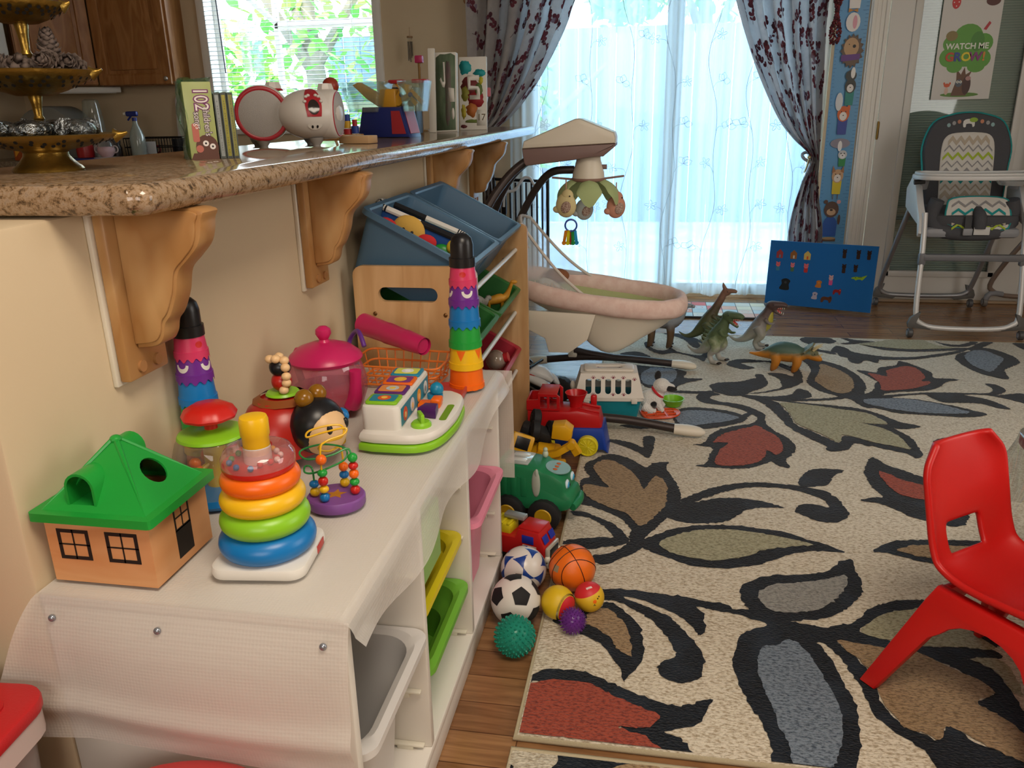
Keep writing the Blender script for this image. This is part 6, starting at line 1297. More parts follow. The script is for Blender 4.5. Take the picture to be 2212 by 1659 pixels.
# ---------------- paintings, cup, blocks
def canvas(name, lab, c0, c1, c2, c3, yv, thick, fn):
    P = [at(*c, y=yv) for c in (c0, c1, c2, c3)]   # tl, tr, br, bl
    base = (P[3]+P[2])/2; wv = ((P[2]-P[3]).length+(P[1]-P[0]).length)/2; hv = P[0].z-ZC
    t = T(name, lab, 'painting', (base.x, yv, ZC), 0, rot=(-.09, 0, 0))
    m = MB(C('d6d2c8', .7, key='canvas_white')); m.box((0, thick/2, hv/2), (wv, thick, hv), .002); m.build('canvas', t); fn(t, wv, hv); return t
def paint(t, shapes, nm):
    m = MB()
    for i, (poly, c) in enumerate(shapes): m.plate(poly, .0004+.00008*i, .0008+.00008*i, XZ, mat=C(c, .6, col2=None, key='poster_paint'))
    m.build(nm, t, flat=True)
def rag(cx, cy, a, b, n=22, k=.18): return [(cx+a*math.cos(t)*R.uniform(1-k, 1+k), cy+b*math.sin(t)*R.uniform(1-k, 1+k)) for t in [2*PI*i/n for i in range(n)]]
def p1(t, w_, h_):
    G1 = C('4d6048', .7, col2='6b7a62', scale=22, stretch=(2, 1, .5), key='green_paint'); m = MB(G1); m.plate([(x*w_/2*R.uniform(.88, .94), h_/2+z*h_/2*R.uniform(.95, .975)) for x, z in [(-1, -1), (-.95, -.5), (-1, 0), (-.96, .5), (-.9, .9), (-.5, 1), (0, .98), (.6, 1), (1, .95), (1, .4), (.97, -.2), (1, -1)]], .0004, .0008, XZ, mat=G1); m.plate(rag(.12*w_, .5*h_, .16*w_, .42*h_), .0008, .0011, XZ, mat=C('6d5a5a', .7, col2='5d6452', scale=30, key='brown_paint')); m.build('painted_pattern', t, flat=True)
    m = MB(C('d6d2c8', .7, key='canvas_white')); j = [(-.1, .88), (-.02, .88), (.0, .62), (-.05, .56), (-.14, .57), (-.26, .66), (-.2, .69), (-.12, .63), (-.07, .64)]; m.plate([(x*w_, z*h_) for x, z in j], .0012, .0016, XZ); m.plate([(x*w_, z*h_) for x, z in ((.14, .56), (.4, .55), (.42, .38), (.18, .38))], .0012, .0016, XZ); m.plate([(.33*w_+.07*w_*math.cos(a), .23*h_+.075*h_*math.sin(a)) for a in [2*PI*i/16 for i in range(16)]], .0012, .0016, XZ); m.build('painted_initial', t, flat=True, label='unpainted letter J and spots')
canvas('canvas_painting', 'green painted canvas with a white letter J leaning at the far end of the bar', (935, 112), (987, 121), (985, 284), (944, 287), 3.42, .036, p1)
def p2(t, w_, h_):
    s = [(rag(-.28*w_, .86*h_, .22*w_, .1*h_), '1f8f92'), (rag(.25*w_, .78*h_, .22*w_, .05*h_), '1f8f92'), (rag(-.1*w_, .6*h_, .35*w_, .14*h_), '6b2a2a'), (rag(-.28*w_, .5*h_, .14*w_, .1*h_), '7d7a2c'), (rag(.1*w_, .42*h_, .3*w_, .12*h_), '8d2226'), (rag(.22*w_, .56*h_, .14*w_, .08*h_), '566a34'), (rag(-.05*w_, .28*h_, .2*w_, .1*h_), 'a8622c'), (rag(-.34*w_, .26*h_, .09*w_, .1*h_), 'a89a30'), (rag(.3*w_, .68*h_, .08*w_, .05*h_), 'b8b02c'), (rag(.0, .12*h_, .3*w_, .025*h_), '6b7a3c'), (rag(-.35*w_, .05*h_, .12*w_, .025*h_), '5a2226')]
    paint(t, s, 'painted_pattern')
    m = MB(C('d6d2c8', .7, key='canvas_white')); f5 = [(-.2, .75), (.24, .75), (.24, .68), (-.08, .68), (-.08, .61), (.2, .6), (.26, .56), (.27, .42), (-.12, .42), (-.12, .48), (.14, .48), (.14, .55), (-.18, .55)]; m.plate([(x*w_, z*h_) for x, z in f5], .0016, .002, XZ); m.plate([(x*w_, z*h_) for x, z in ((.14, .28), (.45, .28), (.45, .06), (.14, .06))], .0016, .002, XZ); m.build('painted_numeral', t, flat=True, label='unpainted numeral 5')
    m = MB(C('5a4a2c', .7, key='brown_ink')); m.text('17', .13*h_, XZ @ Mx.Translation((.3*w_, .17*h_, .0022)), ext=.0001); m.build('lettering', t)
canvas('canvas_painting', 'colourful painted canvas with a white numeral 5 at the end of the bar', (987, 122), (1035, 124), (1057, 272), (988, 280), 3.68, .02, p2)
def p3(t, w_, h_): pass
canvas('canvas_painting', 'blank white canvas seen edge on behind the green painting', (903, 103), (917, 101), (942, 287), (928, 290), 3.33, .014, p3)
p = at(905, 128, y=3.6); m = MB(C('b02a5c', .4, key='magenta_plastic')); m.box((0, 0, 0), (.034, .03, .03), .004); o = m.build('magenta_cup', label='small magenta box beside the top of the white canvas on a stand', cat='box', loc=p); 
m = MB(C('8d6a34', .5, key='wood_post')); m.cyl((0, 0, -.015), (0, 0, ZC-p.z+.004), .007, n=10); m.lathe([(0, ZC-p.z), (.03, ZC-p.z), (.03, ZC-p.z+.006), (0, ZC-p.z+.006)], n=20); m.build('wood_stand', o)
p = at(1052, 205, y=3.9); t = T('paint_brush', 'pink topped paint brush leaning behind the numeral canvas', 'brush', (p.x, 3.9, ZC)); m = MB(C('d8d8d8', .3, key='white_plastic')); m.tube([(-.03, 0, 0), (0, 0, p.z-ZC)], [.006, .008], 10); m.build('handle', t); m = MB(C('c86a6e', .8, key='pink_sponge')); m.box((.002, 0, p.z-ZC+.012), (.03, .02, .04), .005); m.build('tip', t)
p = at(885, 250, y=3.15); m = MB(C('1c1d20', .4, key='black_plastic')); m.box((0, 0, .085), (.1, .09, .17), .008); o = m.build('black_speaker', label='small black speaker box behind the balance scale', cat='speaker', loc=(p.x-.01, 3.15, ZC)); m = MB(C('2c2d31', .8, bump=.6, bscale=700, key='speaker_cloth')); m.box((0, -.046, .09), (.085, .004, .14), .006); m.build('grille', o)
t = T('stacking_pegs', 'wooden peg toy with a red ball on top behind the radio', 'stacking toy', (-1.03, 2.62, ZC))
m = MB(C('b88a54', .5, key='plain_wood')); m.box((0, 0, .008), (.14, .06, .016), .003); m.cyl((-.02, 0, .016), (-.02, 0, .15), .005, n=10); m.build('base', t)
m = MB(C('9c3a28', .35, key='red_wood')); m.ell((-.02, 0, .165), .026, 20, 14); m.build('ball', t)
for x, z, c, r in ((.03, .022, 'a3242c', .013), (.03, .046, 'c8a02c', .011), (.03, .066, '22408f', .010), (.055, .03, '22408f', .012), (.055, .05, 'a3242c', .008)): m = MB(C(c, .4, key='painted_wood')); m.cyl((x, -.01, z-.011), (x, -.01, z+.011), r, n=18); m.build('peg', t)
m = MB(C('b5936a', .5, key='plain_wood')); m.box((0, 0, .011), (.095, .05, .021), .002); m.build('wood_block', label='plain wooden block on the bar under the edge of the radio', cat='block', loc=(-.83, 2.24, ZC), rz=-.2)
# wind chimes on the far wall
for px, py, pyt, lab, c in ((885, 100, 82, 'small dark wind chime hanging on the far wall beside the kitchen window', '5d564c'), (1019, 65, 12, 'silver wind chime hanging beside the left curtain', 'c9c6bc')):
    a, b = at(px, pyt, y=5.12), at(px, py+38, y=5.12); t = T('hanging_wind_chime', lab, 'wind chime', (a.x, 5.12, a.z)); m = MB(C('8a6a44', .5, key='chime_wood')); m.lathe([(0, 0), (.018, 0), (.018, .01), (0, .012)], n=18); m.tube([(0, 0, .01), (0, 0, .06)], .0012, 5); m.build('top_disc', t)
    for i in range(5): q = 2*PI*i/5; m = MB(C(c, .3, .8, key='chime_tube')); m.tube([(.013*math.cos(q), .013*math.sin(q), 0), (.013*math.cos(q), .013*math.sin(q), -.02)], .0005, 4); m.cyl((.013*math.cos(q), .013*math.sin(q), -.02), (.013*math.cos(q), .013*math.sin(q), (b.z-a.z)*(.7+.06*i)), .0035, n=8); m.build('chime_tube', t)
p = at(1015, 4, y=5.12); m = MB(C('9c6a34', .45, key='wood_ornament')); m.ell((0, 0, 0), (.045, .03, .028), 20, 12); m.build('wood_ornament', label='rounded wooden ornament on the wall above the silver wind chime', cat='ornament', loc=p+V((0, .02, .01)))
# ================================================================ kitchen beyond the bar
OAK = wood('9a6a3a', '8d5c2e', 'a87646', .4, (2, 2, .4), 5, 'oak', 6)
def cab_box(name, lab, A, B, z0, z1, dep, hinge_right=True):
    """wall cabinet whose front runs from A to B"""
    A, B = V((A[0], A[1], 0)), V((B[0], B[1], 0)); w_ = (B-A).length; a = math.atan2(B.y-A.y, B.x-A.x)
    t = T(name, lab, 'cabinet', (A.x, A.y, z0), a, 'kitchen wall cabinets'); hh = z1-z0
    m = MB(OAK); m.box((w_/2, dep/2+.011, hh/2), (w_, dep-.02, hh), .002); m.build('body', t)
    M = Mx.Translation((0, 0, 0)) @ XZ; s = .062
    m = MB(OAK); m.plate([(.004, .004), (w_-.004, .004), (w_-.004, hh-.004), (.004, hh-.004)], -.0, .02, M, holes=[[(s, s), (w_-s, s), (w_-s, hh-s), (s, hh-s)]], r=.003); m.box((w_/2, -.004, hh/2), (w_-2*s+.01, .008, hh-2*s+.01), 0)
    for (x0, z0_, x1, z1_) in ((s, s, w_-s, s), (w_-s, s, w_-s, hh-s), (w_-s, hh-s, s, hh-s), (s, hh-s, s, s)): m.tube([(x0, -.012, z0_), (x1, -.012, z1_)], .009, 6)
    m.box((w_/2, -.012, hh/2), (w_-2*s-.06, .012, hh-2*s-.06), .005); d = m.build('door', t)
    m = MB(C('b9b6ae', .25, .8, key='nickel')); m.cyl((w_-.03 if hinge_right else .03, -.02, .035), (w_-.03 if hinge_right else .03, -.034, .035), .006, n=12); m.ell((w_-.03 if hinge_right else .03, -.038, .035), (.014, .008, .014), 14, 8); m.build('knob', d)
    return t
cab_box('wall_cabinet', 'dark oak wall cabinet with raised panel door left of the kitchen window', (-3.555, 5.0), (-3.045, 5.0), 1.345, 2.2, .2)
cab_box('wall_cabinet', 'oak corner wall cabinet set at an angle beside the microwave', (-3.87, 4.68), (-3.567, 4.99), 1.35, 2.2, .16, False)
cab_box('wall_cabinet', 'oak wall cabinet above the white microwave at the far left', (-4.02, 4.1), (-3.882, 4.67), 1.74, 2.2, .22, False)
m = MB(C('d4d2cc', .3, key='white_enamel')); t = T('microwave', 'white over-range microwave under the far left cabinet', 'microwave', (-4.02, 4.1, 1.42), math.atan2(.57, .138)); m.box((.29, .11, .15), (.57, .2, .3), .008); m.build('body', t)
m = MB(C('2b2c2e', .2, key='dark_glass')); m.box((.2, .006, .15), (.36, .006, .2), .004); m.build('window', t); m = MB(C('c2c0b8', .35, key='white_enamel'));
for i in range(6): m.box((.06+.09*i, .005, .285), (.06, .008, .01), .002)
m.build('vent', t)
m = MB(C('cfcdc6', .35, key='white_enamel')); m.box((0, 0, 0), (.62, .06, .035), .006); o = m.build('under_cabinet_light', label='long white light fitting under the wall cabinets', cat='light fitting', loc=(-3.75, 4.93, 1.325), rz=.62); m = MB(C('e2e2dc', .5, key='diffuser')); m.box((0, 0, -.0185), (.56, .04, .004), .001); m.build('diffuser', o)
m = MB(C('6d6255', .25, col2='8a7d6c', scale=90, key='laminate_top')); m.box((-2.75, 4.88, .89), (3.1, .62, .038), .006); m.build('kitchen_worktop', label='dark speckled kitchen worktop along the window wall', cat='worktop')
t = T('base_cabinet', 'oak base cabinet under the kitchen worktop', 'cabinet', (-2.75, 4.9, 0)); m = MB(OAK); m.box((0, 0, .43), (3.06, .56, .86), .004); m.build('body', t)
for i in range(6): m = MB(OAK); m.box((-1.27+.51*i, -.29, .45), (.48, .02, .74), .006); d = m.build('door', t); m = MB(C('b9b6ae', .25, .8, key='nickel')); m.ell((-1.08+.51*i, -.31, .76), (.012, .014, .012), 12, 8); m.build('knob', d)
ZK = .911
def kt(name, lab, cat_, x, y): return T(name, lab, cat_, (x, y, ZK))
t = kt('spray_bottle', 'spray bottle with blue trigger on the kitchen worktop', 'spray bottle', -3.22, 4.79)
m = MB(clear('cfd8d2', .35, .1, 'cloudy_plastic')); m.lathe([(0, 0), (.042, 0), (.045, .01), (.045, .12), (.035, .16), (.016, .2), (.013, .225)], n=28); m.build('bottle', t)
m = MB(C('1c2c80', .35, key='blue_plastic')); m.lathe([(.015, .22), (.015, .24), (0, .24)], n=16); m.box((-.012, 0, .262), (.075, .026, .03), .008); m.tube([(-.02, 0, .25), (-.045, 0, .225)], .006, 8); m.build('trigger', t); m = MB(WHT); m.cyl((-.05, 0, .264), (-.066, 0, .262), .011, n=12); m.build('nozzle', t)
t = kt('wire_basket', 'black wire dish basket on the kitchen worktop behind the CD box', 'basket', -3.17, 4.98); BKW = C('17171a', .35, .5, key='black_wire'); m = MB(BKW)
for z in (.005, .06, .115): m.tube([(x, y, z) for x, y in rrect(.40+.1*z, .25+.1*z, .03, 4)], .0035, 6, closed=True)
for i in range(20):
    x = -.19+.02*i
    for y in (-.125, .125): m.tube([(x, y, .005), (x, y*1.04, .115)], .0018, 5)
for i in range(10):
    y = -.11+.0245*i
    for x in (-.2, .2): m.tube([(x, y, .005), (x*1.03, y, .115)], .0018, 5)
m.build('wire_frame', t); m = MB(C('0f1012', .5, key='black_tray')); m.plate(rrect(.38, .23, .03, 4), .001, .004); m.build('drip_tray', t)
m = MB(C('c2c6cc', .5, key='white_tag')); m.box((.0, -.137, .058), (.07, .003, .075), .004); m.build('tag', t)
for i, (x, c, h_) in enumerate(((-.1, '7d1c2c', .07), (.11, '1d1f22', .10))): m = MB(C(c, .35, key='mug_glaze')); m.lathe([(0, 0), (.036, 0), (.04, .01), (.042, h_), (.038, h_), (.034, .012), (0, .01)], n=26); m.torus((.05, 0, h_*.5), .022, .005, 18, 8, rot=rotm(PI/2)); m.build('mug', label=('dark red mug in the black wire basket', 'black mug in the black wire basket')[i], cat='mug', loc=(-3.17+x, 4.98, ZK+.006))
t = kt('letter_tray', 'white tray painted with red, yellow and blue blobs leaning on the kitchen wall', 'tray', -3.03, 5.15); m = MB(C('d2d0cc', .35, key='white_tray')); m.plate(rrect(.27, .38, .04, 6, 0, .19), -.012, .012, rotm(-.1) @ XZ, r=.006); m.build('panel', t)
for i, (x, z, c, a, b) in enumerate(((-.055, .3, 'b3242c', .05, .055), (.05, .33, 'b3242c', .03, .03), (-.04, .2, 'd8962c', .05, .035), (.045, .22, 'd8b02c', .045, .04), (-.05, .11, 'd0682c', .04, .035), (.05, .13, '2a3c9c', .05, .06))): m = MB(C(c, .45, key='painted_blob')); m.plate(rag(x, z, a, b), .013, .015, rotm(-.1) @ XZ); m.build('painted_shape', t)
t = kt('clear_pitcher', 'tall clear pitcher upside down on a white base by the kitchen wall', 'pitcher', -3.54, 4.84); m = MB(clear('e6ece8', .10, .05, 'clear_plastic')); m.lathe([(.062, .1), (.06, .2), (.052, .30), (.046, .345), (.03, .355), (0, .356)], n=32); m.build('jug', t); m = MB(C('b9b7b0', .4, key='grey_white_plastic')); m.lathe([(0, 0), (.07, 0), (.07, .08), (.066, .1), (0, .1)], n=32); m.build('base', t)
m = MB(C('2a1c18', .4, key='dark_jar')); m.lathe([(0, 0), (.04, 0), (.042, .06), (.034, .08), (.034, .10), (0, .10)], n=26); m.lathe([(.037, .085), (.037, .112), (0, .113)], n=26, mat=C('3a3230', .4, key='jar_lid')); m.build('dark_jar', label='short dark jar with lid beside the clear pitcher', cat='jar', loc=(-3.42, 4.84, ZK))
m = MB(C('9c1e22', .35, key='red_jar')); m.lathe([(0, 0), (.048, 0), (.05, .02), (.05, .09), (.044, .105), (0, .106)], n=28); m.build('red_jar', label='red jar beside the small glass bowl on the blue plate', cat='jar', loc=(-3.50, 4.66, ZK+.012))
m = MB(C('2a3c8c', .4, key='blue_plate')); m.plate(rrect(.36, .2, .03, 5), 0, .008, r=.003); m.plate(rrect(.2, .15, .02, 4, .1, -.01), .008, .0115, mat=C('c9c6c0', .5, key='white_napkin')); m.build('blue_tray', label='flat blue tray under the red jar and glass bowl', cat='tray', loc=(-3.42, 4.69, ZK))
t = T('sugar_bowl', 'small two handled glass bowl with pink lid on the blue tray', 'bowl', (-3.37, 4.68, ZK+.0125)); m = MB(C('c9aab0', .25, key='pink_china')); m.lathe([(0, 0), (.03, 0), (.05, .025), (.052, .045), (.045, .06)], n=32); m.build('bowl', t); m = MB(clear('e0e0e0', .12)); m.lathe([(.05, .062), (.045, .085), (.028, .103), (.01, .11), (.008, .118), (.012, .126), (0, .13)], n=32); m.build('lid', t)
for sg in (-1, 1): m = MB(C('c9c0c0', .25, key='pink_china')); m.torus((sg*.06, 0, .045), .02, .004, 18, 8, rot=rotm(PI/2)); m.build('handle', t)
t = kt('bread_bin', 'rounded grey bread bin at the far left of the kitchen worktop', 'bread bin', -3.83, 4.86); m = MB(C('8a8c88', .3, .3, key='grey_metal')); m.plate(cat([(-.2, 0), (-.21, .1), (-.16, .26), (-.02, .315), (.1, .3), (.19, .2), (.21, .0)], 5), -.13, .1, XZ, r=.02); m.build('body', t); m = MB(C('5d5f5c', .4, key='dark_grey_plastic')); m.box((0, -.105, .2), (.14, .014, .016), .005); m.build('handle', t)
t = kt('snack_box', 'orange and brown patterned snack box in front of the grey bread bin', 'box', -3.8, 4.62); m = MB(C('9c4a1c', .45, key='printed_card')); m.box((0, 0, .11), (.3, .05, .22), .003); m.build('carton', t); m = MB(C('d89a2c', .45, key='printed_card'))
for i in range(7): m.plate([(-.14+.045*i, .02+.07*(i % 2)), (-.09+.045*i, .07+.05*(i % 3)), (-.13+.045*i, .16)], .0256, .0262, XZ)
m.build('triangle_pattern', t, kind='stuff')
# ================================================================ child's table and red chairs
RP = C('c01614', .36, bump=.12, bscale=900, key='red_plastic'); 
def child_chair(lab):
    t = T('child_chair', lab, 'chair', (.722, 1.452, .0165), math.atan2(-.8, .6), None)
    prof = cat([(-.205, .505), (-.195, .47), (-.172, .38), (-.152, .31), (-.125, .272), (-.06, .256), (.04, .262), (.11, .268), (.145, .262), (.16, .24)], 4)
    L_ = [0]
    for a, b in zip(prof, prof[1:]): L_.append(L_[-1]+math.hypot(b[0]-a[0], b[1]-a[1]))
    nv, nu = len(prof)-1, 24; vs, fs = [], []
    for j in range(nv+1):
        s = L_[j]/L_[-1]; x, z = prof[j]
        w_ = .122
        if s < .08: w_ = .08+.042*(s/.08)
        if s > .93: w_ = .122-.02*((s-.93)/.07)
        a, b = prof[max(0, j-1)], prof[min(nv, j+1)]; tx, tz = b[0]-a[0], b[1]-a[1]; l = math.hypot(tx, tz); nx, nz = -tz/l, tx/l   # towards the sitter
        nx, nz = -nx, -nz
        if nz < 0: nx, nz = -nx, -nz
        for i in range(nu+1):
            u = 2*i/nu-1; e = abs(u)**5*.02-.012*(1-abs(u)**2)*.6; vs.append((x+nx*e, w_*u, z+nz*e))
    for j in range(nv):
        for i in range(nu):
            zc = sum(prof[j+k][1] for k in (0, 1))/2; uu = 2*(i+.5)/nu-1
            if .29 < zc < .335 and prof[j][0] < -.1 and abs(uu) < .42: continue
            fs.append((j*(nu+1)+i, j*(nu+1)+i+1, (j+1)*(nu+1)+i+1, (j+1)*(nu+1)+i))
    m = MB(RP); m.add(vs, fs); o = m.build('seat_shell', t, ang=80)
    q = o.modifiers.new('t', 'SOLIDIFY'); q.thickness = .014; q.offset = 0; q = o.modifiers.new('s', 'SUBSURF'); q.levels = q.render_levels = 1
    def legs(half, foot, wt, top=.246):
        o_ = [(-half, top), (half, top), (half+.012, top-.03), (foot+.016, .0), (foot-.02, .0), (half*.84, .15)]
        o_ += [(half*.72*math.cos(a), .150+.058*math.sin(a)) for a in [PI*k/10 for k in range(1, 10)]]
        return o_+[(-half*.84, .15), (-foot+.02, .0), (-foot-.016, .0), (-half-.012, top-.03)]
    for sy in (-1, 1):
        m = MB(RP); m.plate(legs(.118, .185, 0), -.012, .012, XZ, r=.005); m.v = [V((v.x, v.y+sy*(.108+.075*(1-v.z/.246)), v.z)) for v in m.v]; m.build('leg_frame', t)
    for sx in (-1, 1):
        m = MB(RP); m.plate([(y, z) for y, z in legs(.098, .17, 0) if True], -.009, .009, YZ, r=.004); m.v = [V((v.x+sx*(.108+.07*(1-v.z/.246)), v.y, v.z)) for v in m.v]; m.build('end_frame', t)
    return t
ch = child_chair('red moulded child chair in the right foreground on the rug')
tb = T('child_table', 'low grey topped child table with a red rim', 'table', (.815, 1.885, .0135), -.08)
m = MB(C('b3aaa2', .35, key='grey_laminate')); m.plate(rrect(.9, .66, .06, 6, .45, -.33), .415, .433, r=.003); m.build('table_top', tb)
m = MB(C('b3262a', .4, key='red_plastic')); rr_ = rrect(.902, .662, .06, 6, .45, -.33); m.plate(rr_, .412, .43, holes=[rrect(.86, .62, .05, 6, .45, -.33)]); m.build('table_rim', tb)
for x, y in ((.08, -.08), (.82, -.08), (.08, -.58), (.82, -.58)): m = MB(C('b3262a', .4, key='red_plastic')); m.tube([(x, y, .413), (x, y, 0)], [.024, .018], 16); m.build('leg', tb)
VN = clear('eef0ee', .05, .06, 'clear_vinyl')
def vin(u, v):
    # skirt of the cloth round the far-left corner of the table; u along the edge, v downwards
    P = [(.0, -.30), (.0, -.25), (.0, -.2), (.0, -.12), (.0, -.05), (.02, -.01), (.06, .0), (.14, 0), (.4, 0), (.9, 0)]
    s = u*(len(P)-1); i = min(len(P)-2, int(s)); f = s-i; x = P[i][0]*(1-f)+P[i+1][0]*f; y = P[i][1]*(1-f)+P[i+1][1]*f
    wave = .035*math.sin(u*26+.6)*v; out = .004+(.06*math.exp(-((u-.5)/.12)**2)+.015)*v**1.2
    n = V((-1, 0, 0)) if s < 4 else V((-.7, .7, 0)) if s < 6 else V((0, 1, 0))
    q = V((x, y, 0))+n*(out+wave*.5); return V((q.x, q.y, .4365-.19*v-.006*(1-(1-v)**8)))
m = MB(VN); m.grid(vin, 90, 14)
m.plate(rrect(.905, .665, .06, 6, .45, -.33), .4355, .4365)
m.build('table_cover', label='clear vinyl cloth hanging over the corner of the low grey table', cat='tablecloth', loc=(.815, 1.885, .0135), rz=-.08, flat=True)
# ================================================================ high chair
HW, HG, HD = C('c9c9c8', .4, key='white_plastic'), C('8d8f94', .45, key='grey_plastic'), C('4a4b50', .9, bump=.4, bscale=120, key='charcoal_fabric')
HT = C('9a9b9e', .35, .5, key='grey_tube'); TEAL = C('1f8b8c', .8, key='teal_piping')
hc = T('high_chair', 'grey high chair on castors with zigzag patterned seat pad and white tray', 'high chair', (1.56, 4.7, 0))
m = MB(C('d0d0cf', .35, .2, key='white_tube')); m.tube([(-.235, -.26, .62), (-.235, -.3, .45), (-.243, -.36, .14), (-.215, -.368, .075), (-.12, -.37, .052), (.12, -.37, .052), (.215, -.368, .075), (.243, -.36, .14), (.235, -.3, .45), (.235, -.26, .62)], .0135, 12, sub=4); m.build('front_frame', hc)
m = MB(HT); m.tube([(-.235, .0, .62), (-.245, .18, .36), (-.25, .33, .14), (-.22, .35, .08), (-.12, .355, .066), (.12, .355, .066), (.22, .35, .08), (.25, .33, .14), (.245, .18, .36), (.235, .0, .62)], .0135, 12, sub=4); m.build('rear_frame', hc)
for x, y, d in ((-.24, -.37, -1), (.24, -.37, 1), (-.24, .352, -1), (.24, .352, 1)):
    m = MB(C('5d5c5a', .5, key='dark_grey_plastic')); m.plate([(0, 0), (.085, -.02), (.07, -.03), (-.035, -.02), (-.04, .0), (-.03, .03), (0, .055), (.018, .06)] if d < 0 else [(-a, b) for a, b in [(0, 0), (.085, -.02), (.07, -.03), (-.035, -.02), (-.04, .0), (-.03, .03), (0, .055), (.018, .06)]][::-1], -.012, .012, Mx.Translation((x, y, .075)) @ XZ, r=.003); c = m.build('castor_bracket', hc)
    m = MB(C('4f5052', .4, key='dark_grey_plastic')); wheel(m, (0, 0, 0), .024, .026, C('4f5052', .4, key='dark_grey_plastic'), HG, 'X'); m.build('castor', c, loc=(x+d*.022, y-.004, .0255))
m = MB(C('6b6c70', .45, key='grey_plastic')); m.box((0, -.315, .405), (.47, .035, .034), .008)
for x in (-.236, .236): m.box((x, -.312, .395), (.035, .035, .06), .008)
m.build('footrest_bar', hc)
m = MB(HG); m.box((0, -.2, .52), (.44, .14, .05), .02); m.build('seat_base', hc)
for sg in (-1, 1):
    m = MB(HW); m.plate([(.0, .62), (.02, .72), (-.05, .78), (-.12, .76), (-.2, .66), (-.265, .6), (-.285, .52), (-.262, .5), (-.24, .56), (-.15, .58)], -.018, .018, Mx.Translation((sg*.245, 0, 0)) @ YZ, r=.008); m.build('side_hub', hc)
    m = MB(HG); m.tube([(sg*.225, -.1, .73), (sg*.22, -.12, .80)], .03, 12); m.build('arm_post', hc)
# padded seat
def pad(m, outl, th, M, bulge=.5):
    n = len(outl); cx = sum(p[0] for p in outl)/n; cy = sum(p[1] for p in outl)/n; rings = []
    for k, (s, h_) in enumerate(((.94, -th*.5), (1, -th*.2), (1, th*.2), (.95, th*.45), (.8, th*.5), (.4, th*.5+.004*bulge))): rings.append([M @ V((cx+(x-cx)*s, cy+(y-cy)*s, h_)) for x, y in outl])
    K = len(rings); m.add([p for q in rings for p in q], [(k*n+i, k*n+(i+1) % n, (k+1)*n+(i+1) % n, (k+1)*n+i) for k in range(K-1) for i in range(n)]+[tuple(range(n)), tuple((K-1)*n+i for i in range(n))])
BM = Mx.Translation((.02, .02, .60)) @ rotm(-.2) @ XZ
ob = cat([(-.19, 0), (-.205, .2), (-.215, .33), (-.17, .45), (-.08, .49), (.0, .5), (.08, .49), (.17, .45), (.215, .33), (.205, .2), (.19, 0)], 4)
m = MB(HD); pad(m, ob, .06, BM); bk = m.build('backrest', hc)
m = MB(TEAL); m.tube([BM @ V((x*1.01, y*1.005, .01)) for x, y in ob], .005, 8); m.build('piping', bk)
ib = cat([(-.125, .02), (-.13, .2), (-.128, .32), (-.11, .375), (-.06, .395), (.06, .395), (.11, .375), (.128, .32), (.13, .2), (.125, .02)], 3)
def zig(m, M, half, y0, amp, n, th, mat, off):
    pts = [(-half+2*half*i/n, y0+(amp if i % 2 else -amp)) for i in range(n+1)]
    for (a, b), (c_, d) in zip(pts, pts[1:]): m.add([M @ V((a, b-th, off)), M @ V((c_, d-th, off)), M @ V((c_, d+th, off)), M @ V((a, b+th, off))], [(0, 1, 2, 3)], mat)
ZW, ZG, ZT_, ZL, ZB = [C(c, .9, key='chevron_fabric') for c in ('cfccc6', '8f8e90', '1d8d8f', 'a3b83c', 'b3a796')]
m = MB(ZW); pad(m, ib, .02, BM @ Mx.Translation((0, 0, .032)), .2); ins = m.build('seat_pad', bk)
m = MB()
for k, (c, th, hf) in enumerate(((ZB, .014, .122), (ZB, .005, .122), (ZT_, .008, .124), (ZG, .008, .124), (ZG, .004, .124), (ZL, .008, .122), (ZG, .005, .116), (ZB, .012, .1))): zig(m, BM, hf, .075+.04*k, .014, 10, th, c, .0445)
m.build('chevron_pattern', ins)
for i, (x, y, c) in enumerate(((-.1, .435, '8aa5a8'), (-.075, .445, '9a9a9c'), (-.05, .452, 'b5806a'), (.06, .452, 'c08468'), (.088, .445, '9a9a9c'), (.112, .435, '8fb0b2'))): m = MB(C(c, .9, key='felt_dot')); m.plate(circ(.009, 12, x, y, .0105), .0295, .0315, BM); m.build('dot_pattern', bk)
m = MB(C('d3d3cf', .9, key='felt_white')); m.plate(cat([(-.03, .425), (-.03, .455), (-.01, .465), (.02, .462), (.024, .43), (.014, .425), (.01, .44), (-.016, .44), (-.018, .425)], 2, True), .0295, .032, BM); e_ = m.build('elephant_applique', bk); m = MB(C('8fae48', .9, key='felt_green')); m.plate(circ(.02, 14, .018, .46, .012), .0325, .0335, BM); m.build('ear', e_)
SM_ = Mx.Translation((.02, -.13, .585)) @ rotm(.12)
so = cat([(-.2, .16), (-.205, -.05), (-.17, -.12), (0, -.14), (.17, -.12), (.205, -.05), (.2, .16)], 4)
m = MB(HD); pad(m, so, .07, SM_); m.tube([(-.17, -.21, .68), (-.185, -.2, .6), (-.15, -.23, .53), (0, -.25, .515), (.15, -.23, .53), (.19, -.2, .6), (.175, -.21, .68)], .035, 14, sub=4); st = m.build('seat', hc)
FM = Mx.Translation((.02, -.235, .60)) @ rotm(-.35) @ XZ
fo = cat([(-.14, -.04), (-.145, .05), (-.12, .09), (.0, .1), (.12, .09), (.145, .05), (.14, -.06), (0, -.07)], 3, True)
m = MB(ZW); pad(m, fo, .02, FM, .2); sp_ = m.build('seat_insert', st)
m = MB()
for y, c, th in ((-.03, ZB, .01), (.02, ZT_, .007), (.06, ZG, .006), (-.055, ZL, .006)): zig(m, FM, .125, y, .012, 8, th, c, .0145)
